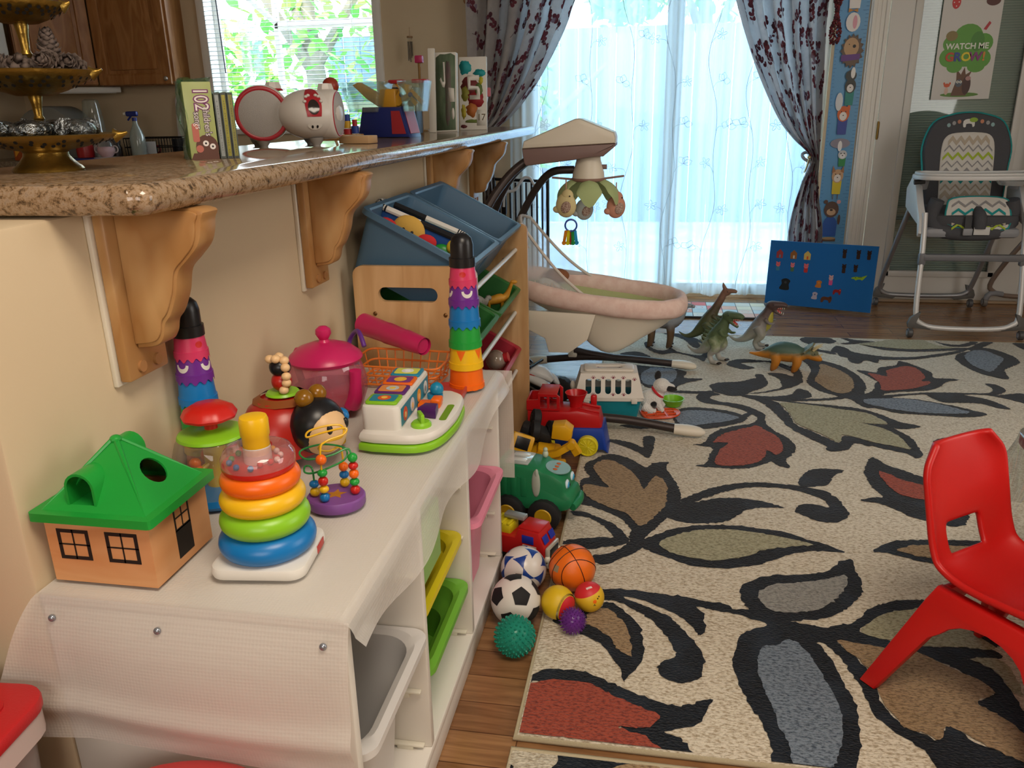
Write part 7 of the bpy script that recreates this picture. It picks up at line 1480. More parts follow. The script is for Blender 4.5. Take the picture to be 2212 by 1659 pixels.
m.build('chevron_pattern', sp_); m = MB(TEAL); m.tube([FM @ V((x, y, .004)) for x, y in fo], .005, 6, closed=True); m.build('piping', sp_)
m = MB(HD); m.tube([(.02, -.28, .545), (.02, -.27, .6), (.02, -.2, .64)], [.03, .032, .02], 12, sub=3); m.build('crotch_post', hc)
m = MB(C('3a3b3d', .7, key='webbing')); m.box((-.035, -.285, .565), (.032, .006, .09), .002, rot=rotm(-.2)); sp2 = m.build('strap', hc); m = MB(HG); m.box((-.035, -.292, .53), (.045, .014, .035), .005); m.build('buckle', sp2)
m = MB(HW); m.box((.03, -.293, .535), (.075, .006, .04), .006); m.build('care_label', hc)
m = MB(HW); to = cat([(-.3, -.02), (-.295, -.12), (-.24, -.175), (-.1, -.2), (.1, -.2), (.24, -.175), (.295, -.12), (.3, -.02), (.25, .03), (.16, .0), (0, -.02), (-.16, .0), (-.25, .03)], 3, True)
M = Mx.Translation((.0, -.17, .785)); m.plate(to, 0, .022, M, r=.006); m.plate([(x*.97, y*.97-.003) for x, y in to], .022, .034, M, holes=[[(x*.9, y*.88-.01) for x, y in to]], r=.003); tr0 = m.build('tray', hc)
m = MB(clear('e6e8ea', .3)); m.lathe([(0, -.012), (.06, -.01), (.075, .008), (.078, .014)], (.11, -.36, .775), 30, wob=None); m.build('cup_holder', tr0)
for sg in (-1, 1): m = MB(C('2c2c2e', .5, key='black_plastic')); m.cyl((sg*.24, -.2, .77), (sg*.29, -.2, .765), .012, n=12); m.build('tray_clip', tr0)
h2 = T('high_chair', 'second high chair frame with brownish tube legs behind the grey one at the right edge', 'high chair', (2.2, 4.78, 0))
BT = C('8d7c70', .4, .3, key='brown_grey_tube')
m = MB(BT); m.tube([(-.10, .0, .62), (-.2, .15, .4), (-.275, .28, .16), (-.25, .3, .09), (-.14, .31, .062), (.14, .31, .062), (.25, .3, .09), (.27, .28, .16)], .0135, 12, sub=4); m.build('rear_frame', h2)
for x in (-.29, .29): m = MB(C('6d6863', .4, key='dark_grey_plastic')); wheel(m, (0, 0, 0), .026, .026, C('6d6863', .4, key='dark_grey_plastic'), HG, 'X'); m.build('castor', h2, loc=(x, .3, .0262))
m = MB(HG); m.tube([(-.29, .3, .03), (-.27, .29, .08), (-.2, .3, .075)], .016, 10, sub=3); m.build('castor_bracket', h2)
m = MB(HD); m.box((.05, .0, .66), (.4, .34, .12), .04); m.box((.05, .17, .85), (.4, .08, .36), .04); m.build('seat', h2)
# ================================================================ growth chart, posters, garland
PAP = lambda c: C(c, .45, key='printed_paper')
def art(t, name, M):   # helper: flat printed shapes on one paper
    m = MB(); k = [0]
    def s(poly, c):
        k[0] += 1; m.plate(poly, .0009+.00006*k[0], .0009+.00006*k[0], M, mat=PAP(c))
    return m, s
gc = T('hanging_growth_chart', 'tall blue growth chart with stacked cartoon animals between the curtain and the door', 'growth chart', (1.03, YF-.002, .33))
GW_ = .082; m = MB(C('5f9cc8', .3, key='glossy_blue_paper')); m.box((.0, 0, .86), (2*GW_, .0016, 1.74), 0); m.build('chart_sheet', gc)
M = XZ; m, s = art(gc, 'p', M)
def tick(z, l): s([(GW_-.004, z), (GW_-.004-l, z), (GW_-.004-l, z+.0016), (GW_-.004, z+.0016)], '2f5f8c'); s([(-GW_+.004, z), (-GW_+.004+l*.5, z), (-GW_+.004+l*.5, z+.0016), (-GW_+.004, z+.0016)], '2f5f8c')
for i in range(85): tick(.01+.02*i, .03 if i % 5 == 0 else .016)
E = lambda x, y, a, b, c, n=16: s(circ(a, n, x, y, b), c)
def bear(y):
    E(-.01, y+.10, .04, .05, '2458a8'); s([(-.048, y+.03), (.028, y+.03), (.03, y+.11), (-.05, y+.11)], '2458a8'); E(-.01, y+.19, .042, .048, '5a4136'); E(-.045, y+.235, .012, .012, '5a4136'); E(.028, y+.235, .012, .012, 'd8a0a0'); E(-.01, y+.175, .026, .02, 'c9a684'); E(-.01, y+.187, .009, .006, '2a1d18'); E(.038, y+.13, .008, .03, '5a4136'); s([(-.05, y), (.03, y), (.03, y+.018), (-.05, y+.018)], '5b4632'); E(-.01, y+.018, .04, .008, 'a98a62')
bear(.03)
def fig(y, body, head, muzzle, x=.0, w_=.026, ear=None, h_=.09):
    s([(x-w_*.9, y), (x+w_*.9, y), (x+w_, y+h_*.7), (x-w_, y+h_*.7)], body); E(x, y+h_*.95, w_*1.25, h_*.36, head); E(x, y+h_*.84, w_*.75, h_*.2, muzzle); E(x-w_*.45, y+h_*1.05, .003, .004, '201a18', 8); E(x+w_*.45, y+h_*1.05, .003, .004, '201a18', 8); E(x, y+h_*.88, .004, .003, '201a18', 8)
    if ear == 'long':
        for g in (-1, 1): E(x+g*w_*.95, y+h_*1.75, .010, h_*.5, head); E(x+g*w_*.95, y+h_*1.72, .005, h_*.38, 'e2a9b4')
    elif ear:
        for g in (-1, 1): s([(x+g*w_*.5, y+h_*1.2), (x+g*w_*1.3, y+h_*1.1), (x+g*w_*1.15, y+h_*1.5)], ear)
s([(-.012, .28), (-.008, .28), (-.008, .33), (-.012, .33)], '6b4a34'); s([(.014, .28), (.018, .28), (.018, .33), (.014, .33)], '6b4a34')
fig(.31, 'd9c52e', 'c9a27c', 'e6e0da', .005, .026, 'a5724a', .11); fig(.47, '2b8a4c', 'c4c8cc', 'e6e6e8', .02, .02, None, .07)
E(.0, .60, .055, .028, '8d8a98'); E(.0, .585, .012, .03, 'e8e8e8'); fig(.65, '3a4c9c', 'd4662c', 'ece6e0', .0, .027, 'd4662c', .12)
E(-.03, .83, .02, .05, 'd9dde0'); fig(.81, '2d8a80', '3c403c', 'e6e6e4', .022, .024, None, .11)
E(.02, .97, .03, .03, '3c403c'); E(.03, .985, .012, .03, 'eceae6')
for k in range(16): a = 2*PI*k/16; s([(.01+.05*math.cos(a-.2), 1.1+.075*math.sin(a-.2)), (.01+.064*math.cos(a), 1.1+.093*math.sin(a)), (.01+.05*math.cos(a+.2), 1.1+.075*math.sin(a+.2))], '5b4a3e')
E(.01, 1.1, .052, .078, '6b5746'); E(.005, 1.12, .04, .05, 'c09c74'); s([(-.045, 1.045), (.055, 1.055), (.055, 1.085), (-.045, 1.08)], '6a3f86'); E(.02, 1.125, .009, .009, '201a18'); E(-.008, 1.135, .003, .003, '201a18')
E(.0, 1.25, .038, .05, 'ece8e4'); E(.01, 1.25, .012, .035, 'e2a3b2'); s([(-.03, 1.3), (-.005, 1.31), (.02, 1.3), (.02, 1.32), (-.005, 1.312), (-.03, 1.322)], 'c48a3a'); fig(1.32, 'ece8e4', 'f0ece8', 'f0ece8', .0, .031, 'long', .08); fig(1.44, 'b08a58', 'ece6e0', 'ece6e0', .0, .022, None, .09); E(.005, 1.58, .034, .045, '8d5a3e')
m.build('animal_pattern', gc, flat=True)
po = T('hanging_poster', 'white poster with a green tree reading WATCH ME GROW hung on the white door', 'poster', (1.635, YF-.03, 1.16))
M = Mx(); m = MB(C('d8d6d2', .5, key='poster_paper')); m.plate([(-.15, 0), (.152, 0), (.152, .66), (-.15, .66)], 0, .0008, XZ); m.build('poster_sheet', po)
m, s = art(po, 'p', XZ); E = lambda x, y, a, b, c, n=18: s(circ(a, n, x, y, b), c)
E(-.005, .025, .1, .012, '5d8a34'); s([(-.05, .02), (.03, .02), (.025, .1), (.045, .15), (.015, .13), (.005, .17), (-.01, .13), (-.035, .16), (-.03, .1)], '6b4a34')
for x, y, a, b in ((0, .32, .075, .07), (-.075, .29, .05, .045), (.08, .29, .05, .05), (-.085, .22, .05, .05), (.075, .21, .055, .05), (-.05, .17, .04, .03), (.06, .17, .045, .03), (0, .24, .09, .07)): E(x, y, a, b, '5fa03a')
E(.05, .30, .035, .05, '4d8a34'); E(.025, .075, .022, .05, '4a2c26'); E(.03, .11, .014, .012, 'b58a86'); E(-.015, .085, .018, .02, '56606c')
for x in (-.022, -.006): E(x, .092, .007, .007, 'e8e8e0'); E(x, .092, .003, .003, '2a2a2a', 8)
E(-.075, .075, .016, .01, 'd0582e'); E(-.075, .045, .010, .02, 'd8b8a8'); E(-.09, .085, .005, .007, 'd0582e', 8); E(-.06, .085, .005, .007, 'd0582e', 8)
for x, y, c, a, b in ((-.085, .5, 'c8302e', .022, .034), (.06, .56, 'c8302e', .022, .034), (-.005, .555, '5a3a2c', .026, .036), (.1, .5, '5a3028', .036, .024), (-.075, .585, '4f9a38', .018, .04), (.125, .6, '5aa03c', .022, .035)):
    E(x, y, a, b, c)
    if c == 'c8302e':
        for k in range(4): E(x+.012*math.cos(k*1.6), y+.02*math.sin(k*1.6), .0035, .0035, 'ecdcd8', 8)
s([(.07, .36), (.085, .355), (.105, .39), (.095, .4)], 'b8303a'); E(-.085, .33, .03, .026, '8a7a44')
m.build('tree_pattern', po, flat=True)
m = MB(PAP('e6ecdf')); m.text('WATCH ME', .042, XZ @ Mx.Translation((.0, .275, .0046)), ext=.0001, off=.0012, sx=.98); m.build('lettering', po)
for chx, x, c in (('G', -.082, 'c84a2c'), ('R', -.042, '3a4a9c'), ('O', .002, 'e6cf2c'), ('W', .05, '8a3a7c'), ('!', .092, 'd88a3a')):
    m = MB(PAP(c)); m.text(chx, .062, XZ @ Mx.Translation((x, .22, .0046)), ext=.0001, off=.0022); m.build('lettering', po)
m = MB(C('6a2630', .7, key='dried_berries')); gz = T('berry_garland', 'dark red berry garland hanging beside the right curtain', 'garland', (.90, 5.0, 1.46))
for i in range(150): z = .28*i/150; m.ell((.028*math.sin(i*2.4)*(.6+.4*math.sin(z*30))+.006, .02*math.cos(i*2.4), z), R.uniform(.005, .009), 8, 6, mat=C(('6a2630', '4d1b24', '7d3138')[i % 3], .6, key='dried_berries'))
m.build('berries', gz, kind='stuff'); m = MB(C('6b5a40', .8, key='twine')); m.tube([(0, 0, .0), (0, .0, .35), (.01, .03, .76)], .0025, 6); m.build('cord', gz)
# ================================================================ blue felt board, mat
fb = T('felt_board', 'bright blue felt board with felt figures leaning by the patio door', 'board', (.935, 4.90, .014))
ax = math.atan2(-.325, .55); FBM = rotm(0, 0, -.36) @ rotm(-.1) @ XZ
BWd, BHt = .595, .375
m = MB(C('0f62a8', .95, bump=.5, bscale=300, sheen=.3, key='blue_felt')); m.plate([(-BWd/2, 0), (BWd/2, 0), (BWd/2, BHt), (-BWd/2, BHt)], -.012, .008, FBM); m.build('panel', fb)
FW = Mx.Translation((.935, 4.90, .014)) @ FBM
def felt(px, py, kind, c, lab, c2=None, w_=.018, h_=.026):
    # px, py: fractions of the board from its lower left corner
    x, y = (px-.5)*BWd, py*BHt
    m = MB(C(c, .9, key='felt')); P = Mx.Translation((x, y, 0)); Q = FBM @ P
    def s(poly, cc, o): m.plate(poly, .0085+o, .0092+o, Q, mat=C(cc, .9, key='felt'))
    if kind == 'house': s([(-w_, -h_), (w_, -h_), (w_*1.05, h_*.3), (0, h_), (-w_*1.05, h_*.3)], c, 0); s(rrect(w_*.5, h_*.7, .001, 2, .1*w_, -h_*.55), c2, .001)
    elif kind == 'fig':
        s(rrect(w_*1.2, h_*1.1, .005, 3, 0, -h_*.45), c2 or c, 0); s(circ(w_*.72, 16, 0, h_*.45, h_*.5), c, .001)
        for g in (-1, 1): s(circ(w_*.25, 8, g*w_*.5, h_*.95), c, .0005); s(circ(w_*.1, 8, g*w_*.28, h_*.5), '1a1414', .002)
    elif kind == 'blob':
        s(cat([(-w_, -h_*.9), (w_*.8, -h_), (w_*.75, 0), (w_, h_*.6), (.2*w_, h_), (-w_*.7, h_*.7), (-w_*.6, 0)], 3, True), c, 0); s(circ(w_*.25, 10, w_*.1, h_*.3), c2 or c, .001)
    elif kind == 'beast':
        s(cat([(-w_, -h_), (-w_*.6, -h_*.9), (-w_*.4, -h_*.3), (w_*.3, -h_*.35), (w_*.5, -h_), (w_*.8, -h_*.9), (w_, h_*.2), (w_*.8, h_), (w_*.3, h_*.6), (-w_*.5, h_*.7), (-w_, h_*.2)], 2, True), c, 0); s(circ(w_*.1, 8, w_*.7, h_*.4), c2 or '1a1414', .001)
    elif kind == 'croc':
        s(cat([(-w_*1.3, 0), (-w_*.6, h_*.3), (w_*.5, h_*.35), (w_*1.4, h_*.8), (w_*.9, -h_*.1), (w_*.6, -h_*.5), (w_*.3, -h_*.3), (-w_*.2, -h_*.35), (-w_*.5, -h_*.6), (-w_*.8, -h_*.3), (-w_*1.3, -h_*.2)], 2, True), c, 0); s(circ(w_*.08, 8, -w_*.6, h_*.1), '1a1414', .001); s([(-w_*.2, h_*.1), (w_*.6, h_*.2), (w_*.5, h_*.3), (-w_*.1, h_*.25)], c2, .001)
    m.build('felt_figure', label=lab, cat='felt figure', group='felt figures on the blue board', loc=(.935, 4.90, .014))
felt(.10, .80, 'house', '9a3a3e', 'red felt house at the upper left of the blue board', '5a7a94'); felt(.235, .80, 'house', '8d5a2c', 'brown felt house in the top row of the blue board', 'c8c4b8'); felt(.365, .80, 'house', 'c9b060', 'tan felt house with orange door in the top row of the board', 'c8501e')
felt(.095, .60, 'fig', 'd86a72', 'pink felt pig in blue shorts under the red house', '3a7a98', .017, .025); felt(.235, .60, 'fig', 'd87a84', 'pink felt pig in green shorts under the brown house', '4a6a4a', .016, .025); felt(.365, .60, 'fig', 'd86a72', 'pink felt pig in red clothes under the tan house', 'b8302e', .018, .025)
felt(.18, .33, 'blob', '1c2226', 'large black felt wolf sitting at the lower left of the blue board', '3a4046', .03, .034)
for i, (x, y, t_) in enumerate(((.705, .86, 'leftmost in the upper row'), (.83, .86, 'raising an arm in the upper row'), (.925, .86, 'nearest the right edge of the board'), (.715, .635, 'leftmost in the lower row of monkeys'), (.82, .65, 'smallest, sitting in the lower row of monkeys'))): felt(x, y, 'fig', '2c1a16', 'dark brown felt monkey '+t_, '33201a', .016, .025 if i != 4 else .02)
felt(.50, .375, 'blob', 'b8702c', 'orange felt puppy in the middle of the blue board', 'd08a40', .018, .021); felt(.61, .445, 'fig', 'c8a0a0', 'felt girl in a pink skirt in the middle of the board', 'c8508c', .017, .028)
felt(.86, .51, 'croc', '8ab02c', 'lime green felt crocodile at the right of the board', '2f5a1c', .03, .024); felt(.475, .19, 'blob', 'a9a4b8', 'pale grey felt puppy near the bottom of the board', '5a5468', .017, .021)
felt(.59, .15, 'beast', '5a3420', 'brown felt bear near the bottom of the board', None, .03, .02); felt(.68, .28, 'beast', '8a1e22', 'dark red felt fox above the brown bear', 'd8b0a8', .022, .018)
m = MB(C('c9b8a6', .6, key='foam_mat')); X0_, Y0_, X1_, Y1_ = -.05, 4.62, .66, 5.0
m.box(((X0_+X1_)/2, (Y0_+Y1_)/2, .006), (X1_-X0_, Y1_-Y0_, .011), .002, mat=C('2a2626', .7, key='mat_edge'))
PC = ['c8463a', 'cfc4b2', 'd89a7a', 'b8c0bc', 'd8c8a4', 'c87a5a', 'a9b6b4', 'd2b49a']; cols_ = 8; rows_ = 4
for i in range(cols_):
    for j in range(rows_):
        w_ = (X1_-X0_-.02)/cols_; h_ = (Y1_-Y0_-.02)/rows_; cx, cy = X0_+.01+w_*(i+.5), Y0_+.01+h_*(j+.5); c = PC[(i*3+j*5+(i*j) % 3) % 8]
        m.box((cx, cy, .0117), (w_-.004, h_-.004, .001), 0, mat=C(c, .5, key='mat_print'))
        if (i+j) % 2: m.torus((cx, cy, .0123), .02, .002, 16, 4, mat=C(PC[(i+j+3) % 8], .5, key='mat_print'), sz=.2)
m.build('play_mat', label='flat play mat printed with pastel squares by the patio door', cat='mat')
# ================================================================ toy dinosaurs on the rug
def hide(cols, key, axis='Z', z0=0, z1=.2, nz=.25, rough=.55):
    """skin whose colour runs from belly to back, with mottling"""
    m = bpy.data.materials.new(key); m.use_nodes = True; nt = m.node_tree; b = nt.nodes['Principled BSDF']; L = nt.links.new
    tc = nd(nt, 'ShaderNodeTexCoord'); sx = nd(nt, 'ShaderNodeSeparateXYZ'); L(tc.outputs['Object'], sx.inputs[0])
    mr = nd(nt, 'ShaderNodeMapRange'); mr.inputs[1].default_value = z0; mr.inputs[2].default_value = z1; L(sx.outputs[axis], mr.inputs[0])
    n = nd(nt, 'ShaderNodeTexNoise', Scale=45, Detail=3); L(tc.outputs['Object'], n.inputs['Vector'])
    ma = nd(nt, 'ShaderNodeMath', operation='MULTIPLY_ADD'); ma.inputs[1].default_value = nz; L(n.outputs['Fac'], ma.inputs[0]); L(mr.outputs[0], ma.inputs[2])
    r = nd(nt, 'ShaderNodeValToRGB'); e = r.color_ramp.elements
    e[0].position, e[1].position = cols[0][0], cols[-1][0]; e[0].color, e[1].color = lin(cols[0][1]), lin(cols[-1][1])
    for p, c in cols[1:-1]: e.new(p).color = lin(c)
    L(ma.outputs[0], r.inputs[0]); L(r.outputs[0], b.inputs['Base Color']); b.inputs['Roughness'].default_value = rough
    n2 = nd(nt, 'ShaderNodeTexNoise', Scale=260, Detail=2); L(tc.outputs['Object'], n2.inputs['Vector']); bp = nd(nt, 'ShaderNodeBump', Strength=.35, Distance=.002); L(n2.outputs['Fac'], bp.inputs['Height']); L(bp.outputs[0], b.inputs['Normal'])
    return m
DG = 'toy dinosaurs standing on the far end of the rug'
def eyes(t, pts, r=.0028):
    for p in pts: m = MB(BLK); m.ell(p, r, 10, 6); m.build('eye', t)
CLAW = C('2c2622', .5, key='dark_claw'); TEETH = C('e6e0cc', .4, key='tooth_white'); MOUTH = C('b8443f', .5, key='mouth_red')
def biped(lab, loc, rz, skin, sc, lean=0, jaw=True, spikes=False, neck=None, crest=False, tail_up=0):
    t = T('toy_dinosaur', lab, 'toy dinosaur', loc, rz, DG); m = MB(skin); k = sc
    q = lambda *p: tuple(V(p)*k)
    nk = neck or [(.026, 0, .182), (.034, 0, .205)]
    m.tube([q(-.15, 0, .05+tail_up), q(-.115, 0, .03), q(-.075, 0, .04), q(-.04, 0, .07), q(-.012, 0, .1), q(.004, 0, .13), q(.016, 0, .158)]+[q(*p) for p in nk], ([.003, .009, .018, .030, .039, .037, .029]+[.022, .019, .017, .014][:len(nk)]) and [a*k for a in [.003, .009, .018, .030, .039, .037, .029]+[.022, .019, .017, .014][:len(nk)]], 18, sub=4)
    hx, hz = nk[-1][0], nk[-1][2]; hs = 1.3 if jaw else 1
    m.ell(q(hx+.010, 0, hz+.006), (.024*k*hs, .018*k*hs, .019*k*hs), 16, 12); m.tube([q(hx+.015, 0, hz+.012), q(hx+.015+.032*hs, 0, hz+.014), q(hx+.015+.048*hs, 0, hz+.008)], [.019*k*hs, .0145*k*hs, .009*k*hs], 14, sub=3, sq=(1, .75))
    if jaw: m.tube([q(hx+.008, 0, hz-.006), q(hx+.036, 0, hz-.024), q(hx+.056, 0, hz-.036)], [.016*k, .012*k, .007*k], 12, sub=3, sq=(1, .7))
    if crest: m.tube([q(hx+.012, 0, hz+.010), q(hx-.002, 0, hz+.035), q(hx-.008, 0, hz+.055)], [.011*k, .009*k, .003*k], 10, sub=3)
    for sg in (-1, 1):
        m.tube([q(-.012, sg*.026, .112), q(.008, sg*.034, .072), q(-.018, sg*.034, .036), q(-.006, sg*.034, .008)], [.026*k, .021*k, .012*k, .012*k], 14, sub=4)
        m.tube([q(-.012, sg*.034, .007), q(.022, sg*.036, .006)], [.011*k, .010*k], 10)
        m.tube([q(.02, sg*.028, .15), q(.042, sg*.036, .132), q(.064, sg*.03, .137)], [.010*k, .007*k, .005*k], 10, sub=3)
    if spikes:
        for i in range(9): a = i/8; p = V((-.075+.075*a, 0, .06+.13*a)); m.tube([q(p.x, 0, p.z), q(p.x-.024-.012*math.sin(a*PI), 0, p.z+.014)], [.008*k, .001*k], 8)
    remesh(m.build('body', t), .0032*k if k > .9 else .003, 3, .5)
    if jaw:
        m = MB(MOUTH); m.tube([q(hx+.01, 0, hz+.0), q(hx+.055, 0, hz-.002)], [.012*k, .009*k], 10, sq=(1, .8)); m.tube([q(hx+.012, 0, hz-.006), q(hx+.05, 0, hz-.027)], [.011*k, .007*k], 8); m.build('mouth', t)
        m = MB(TEETH)
        for i in range(5):
            for sg in (-1, 1): x = hx+.03+.009*i; m.tube([q(x, sg*.010, hz+.002), q(x, sg*.010, hz-.007)], [.002*k, .0003*k], 5); m.tube([q(x-.003, sg*.008, hz-.019-.003*i), q(x-.003, sg*.008, hz-.010-.003*i)], [.0014*k, .0003*k], 5)
        m.build('teeth', t)
    eyes(t, [q(hx+.018, sg*.0175*hs, hz+.012*hs) for sg in (-1, 1)], .003*k)
    for sg in (-1, 1):
        m = MB(CLAW)
        for d in (-.008, 0, .008): m.ell(q(.03, sg*.036+d, .0055), (.009*k, .0035*k, .0045*k), 8, 6)
        m.build('claws', t)
    return t
biped('grey toy dinosaur with yellow belly, open jaws and a dark head, facing the blue board', (.515, 3.99, .0165), -.25, hide([(0, '8f9296'), (.35, '9a9a8c'), (.62, '8d8a86'), (.85, '5a4a48'), (1, '4d3a38')], 'grey_hide', 'Z', 0, .24), 1.02)
_b = [o for o in bpy.data.objects if o.name == 'toy_dinosaur'][0]
m = MB(C('a9a03a', .5, key='yellow_belly')); m.tube([(.012, 0, .085), (.020, 0, .11), (.028, 0, .14), (.036, 0, .17), (.044, 0, .19)], [.010, .024, .026, .019, .010], 14, sub=4); m.build('belly', _b)
biped('grey white toy dinosaur with green back, open pink jaws and black feet', (.295, 3.735, .0165), -.55, hide([(0, '9c9a94'), (.45, 'aaa8a0'), (.62, '8f9878'), (.8, '5f7048'), (1, '4f6040')], 'mottled_hide', 'Z', .0, .22, .45), 1.06, spikes=True)
biped('dark olive toy dinosaur with tall neck and head crest standing behind the grey white one', (.27, 4.06, .0165), -.15, hide([(0, '4a5030'), (.5, '555c38'), (.75, '4a3f2c'), (1, '7d5a48')], 'olive_hide', 'Z', 0, .28), .98, jaw=False, neck=[(.03, 0, .185), (.05, 0, .225), (.066, 0, .262)], crest=True)
# long neck
t = T('toy_dinosaur', 'brown long necked toy dinosaur with grey back partly under the swing seat', 'toy dinosaur', (.035, 3.985, .0165), -.12, DG)
m = MB(hide([(0, '5c4630'), (.55, '6a5238'), (.8, '7d8288'), (1, '8d959c')], 'brown_hide', 'Z', 0, .17, .15))
m.tube([(-.19, 0, .07), (-.12, 0, .095), (-.06, 0, .125), (.0, 0, .135), (.05, 0, .125), (.085, 0, .135), (.105, 0, .165), (.115, 0, .2), (.125, 0, .212)], [.004, .014, .036, .046, .038, .021, .013, .011, .011], 18, sub=4); m.tube([(.122, 0, .211), (.148, 0, .208), (.16, 0, .203)], [.0125, .010, .006], 12, sub=2)
for x, y in ((-.05, -.026), (-.05, .026), (.045, -.024), (.045, .024)): m.tube([(x, y, .12), (x+.004, y*1.15, .06), (x, y*1.15, .008), (x, y*1.15, .0)], [.022, .016, .0145, .0155], 14, sub=3)
remesh(m.build('body', t), .0035, 3, .5); eyes(t, [(.146, sg*.0095, .212) for sg in (-1, 1)])
for x, y in ((-.05, -.026), (-.05, .026), (.045, -.024), (.045, .024)): m = MB(CLAW); m.ell((x+.013, y*1.15, .0045), (.006, .011, .0045), 10, 6); m.build('claws', t)
# three horns
t = T('toy_dinosaur', 'orange three horned toy dinosaur with green back and frill', 'toy dinosaur', (.595, 3.655, .0165), -.2, DG)
HO = hide([(0, '7a4a18'), (.3, 'b8741e'), (.66, 'c07c22'), (.82, '4f6450'), (1, '3f5a50')], 'orange_hide', 'Z', 0, .115, .12); HGR = C('5d6248', .6, col2='7a7452', scale=60, key='frill_skin')
m = MB(HO); m.tube([(-.165, 0, .062), (-.12, 0, .06), (-.075, 0, .07), (-.03, 0, .08), (.02, 0, .078), (.055, 0, .075), (.08, 0, .08)], [.004, .013, .030, .044, .044, .034, .024], 18, sub=4)
for x, y in ((-.05, -.024), (-.05, .024), (.04, -.024), (.04, .024)): m.tube([(x, y, .075), (x+.006, y*1.3, .04), (x-.002, y*1.3, .010), (x, y*1.3, 0)], [.026, .02, .015, .0165], 14, sub=3)
m.tube([(.07, 0, .085), (.10, 0, .075), (.135, 0, .06), (.148, 0, .052)], [.025, .023, .014, .005], 14, sub=3)
remesh(m.build('body', t), .0033, 3, .5)
m = MB(HGR); F = Mx.Translation((.078, 0, .098)) @ rotm(0, -.75)
fr_ = []
for i in range(44): a = 2*PI*i/44; r_ = .044*(1+.12*(1 if i % 4 == 0 else 0)); fr_.append((r_*math.cos(a)*.95, r_*math.sin(a)))
m.plate(fr_, -.004, .004, F, r=.0015); m.ell((.104, 0, .082), (.028, .022, .02), 16, 12); m.build('frill', t)
m = MB(C('c9b88c', .5, key='horn'))
for sg in (-1, 1): m = MB(C('c9b88c', .5, key='horn')); m.tube([(.108, sg*.012, .098), (.128, sg*.015, .116), (.146, sg*.016, .124)], [.006, .004, .001], 10, sub=2); m.build('horn', t)
m = MB(C('c9b88c', .5, key='horn')); m.tube([(.136, 0, .07), (.148, 0, .084)], [.006, .001], 10); m.build('horn', t)
eyes(t, [(.116, sg*.019, .085) for sg in (-1, 1)])
# ================================================================ what the slanted bins hold
sb = T('soft_activity_book', 'soft cloth activity toy with black and white striped edge in the blue bin', 'cloth toy', (-.625, 2.135, .872), .05, rot=(0, .42, .12))
NV = C('1f4a8c', .9, bump=.4, bscale=90, key='blue_cloth'); TQ = C('1a7f86', .9, key='turquoise_cloth'); BS, WS = C('16161a', .9, key='black_stripe'), C('d6d2ca', .9, key='white_stripe')
def boxring(u): p = rrect(.25, .10, .03, 6); n = len(p); i = int(u*n) % n; f = u*n-int(u*n); a, b = p[i], p[(i+1) % n]; return V((a[0]+(b[0]-a[0])*f, a[1]+(b[1]-a[1])*f, 0))
m = MB(NV); m.grid(lambda u, v: boxring(u)*(1-.04*v)+V((0, 0, -.10*v)), 60, 6, cu=True); m.build('side_wall', sb); m = MB(TQ); m.plate([(p[0]*.97, p[1]*.95) for p in rrect(.25, .10, .03, 6)], -.03, -.026); m.build('inner_cloth', sb)
m = MB()
for i in range(56):
    a, b = boxring(i/56), boxring((i+1)/56-1e-6); m.tube([a, b], .0085, 8, mat=BS if i % 2 else WS)
m.build('striped_edge', sb)
m = MB(C('c9a04a', .9, bump=.4, bscale=90, key='yellow_plush')); m.ell((-.02, -.062, -.03), (.045, .016, .042), 20, 12); fc_ = m.build('puppy_face', sb)
for x, r_ in ((-.07, .35), (.03, -.5)): m = MB(C('c0282e', .9, bump=.4, bscale=90, key='red_plush')); m.ell((x, -.068, -.042), (.034, .014, .024), 16, 10, rot=rotm(0, r_)); m.build('ear', fc_)
for x in (-.032, -.008): m = MB(BLK); m.ell((x, -.078, -.026), .004, 10, 6); m.build('eye', fc_)
m = MB(GRN); m.ell((.085, -.06, -.05), (.03, .012, .026), 14, 10); m.build('leaf_patch', sb); m = MB(C('d8b82c', .8, key='yellow_plush')); m.ell((.105, -.068, -.02), (.018, .016, .02), 14, 10); m.build('duck_head', sb)
m = MB(C('c9922a', .5, col2='b87a1c', scale=50, key='yellow_giraffe')); m.tube([(-.03, 0, .0), (.01, 0, .012), (.03, 0, .02), (.04, 0, .045), (.046, 0, .07)], [.012, .017, .012, .007, .006], 12, sub=3); m.ell((.052, 0, .073), (.012, .006, .007), 12, 8)
for x in (-.025, .02):
    for y in (-.009, .009): m.tube([(x, y, .005), (x+.006, y, -.028)], [.006, .004], 8)
o = m.build('toy_giraffe', label='small yellow toy giraffe lying in the green bin', cat='toy animal', loc=(-.515, 2.55, .555), rot=(.2, .1, .4))
m = MB(C('a9a69c', .6, col2='7d7a72', scale=50, key='grey_toy')); m.tube([(-.04, 0, 0), (0, 0, .012), (.035, 0, .008), (.055, 0, .024)], [.012, .02, .015, .008], 12, sub=3); m.ell((.062, 0, .03), (.014, .009, .009), 12, 8); m.tube([(.03, .012, 0), (.034, .016, -.03)], .005, 8); m.tube([(-.025, .012, 0), (-.03, .016, -.03)], .005, 8); m.tube([(.03, -.012, 0), (.034, -.016, -.03)], .005, 8); m.tube([(-.025, -.012, 0), (-.03, -.016, -.03)], .005, 8)
m.build('toy_zebra', label='small grey toy animal beside the yellow giraffe', cat='toy animal', loc=(-.56, 2.46, .565), rot=(.1, .3, 1.2))
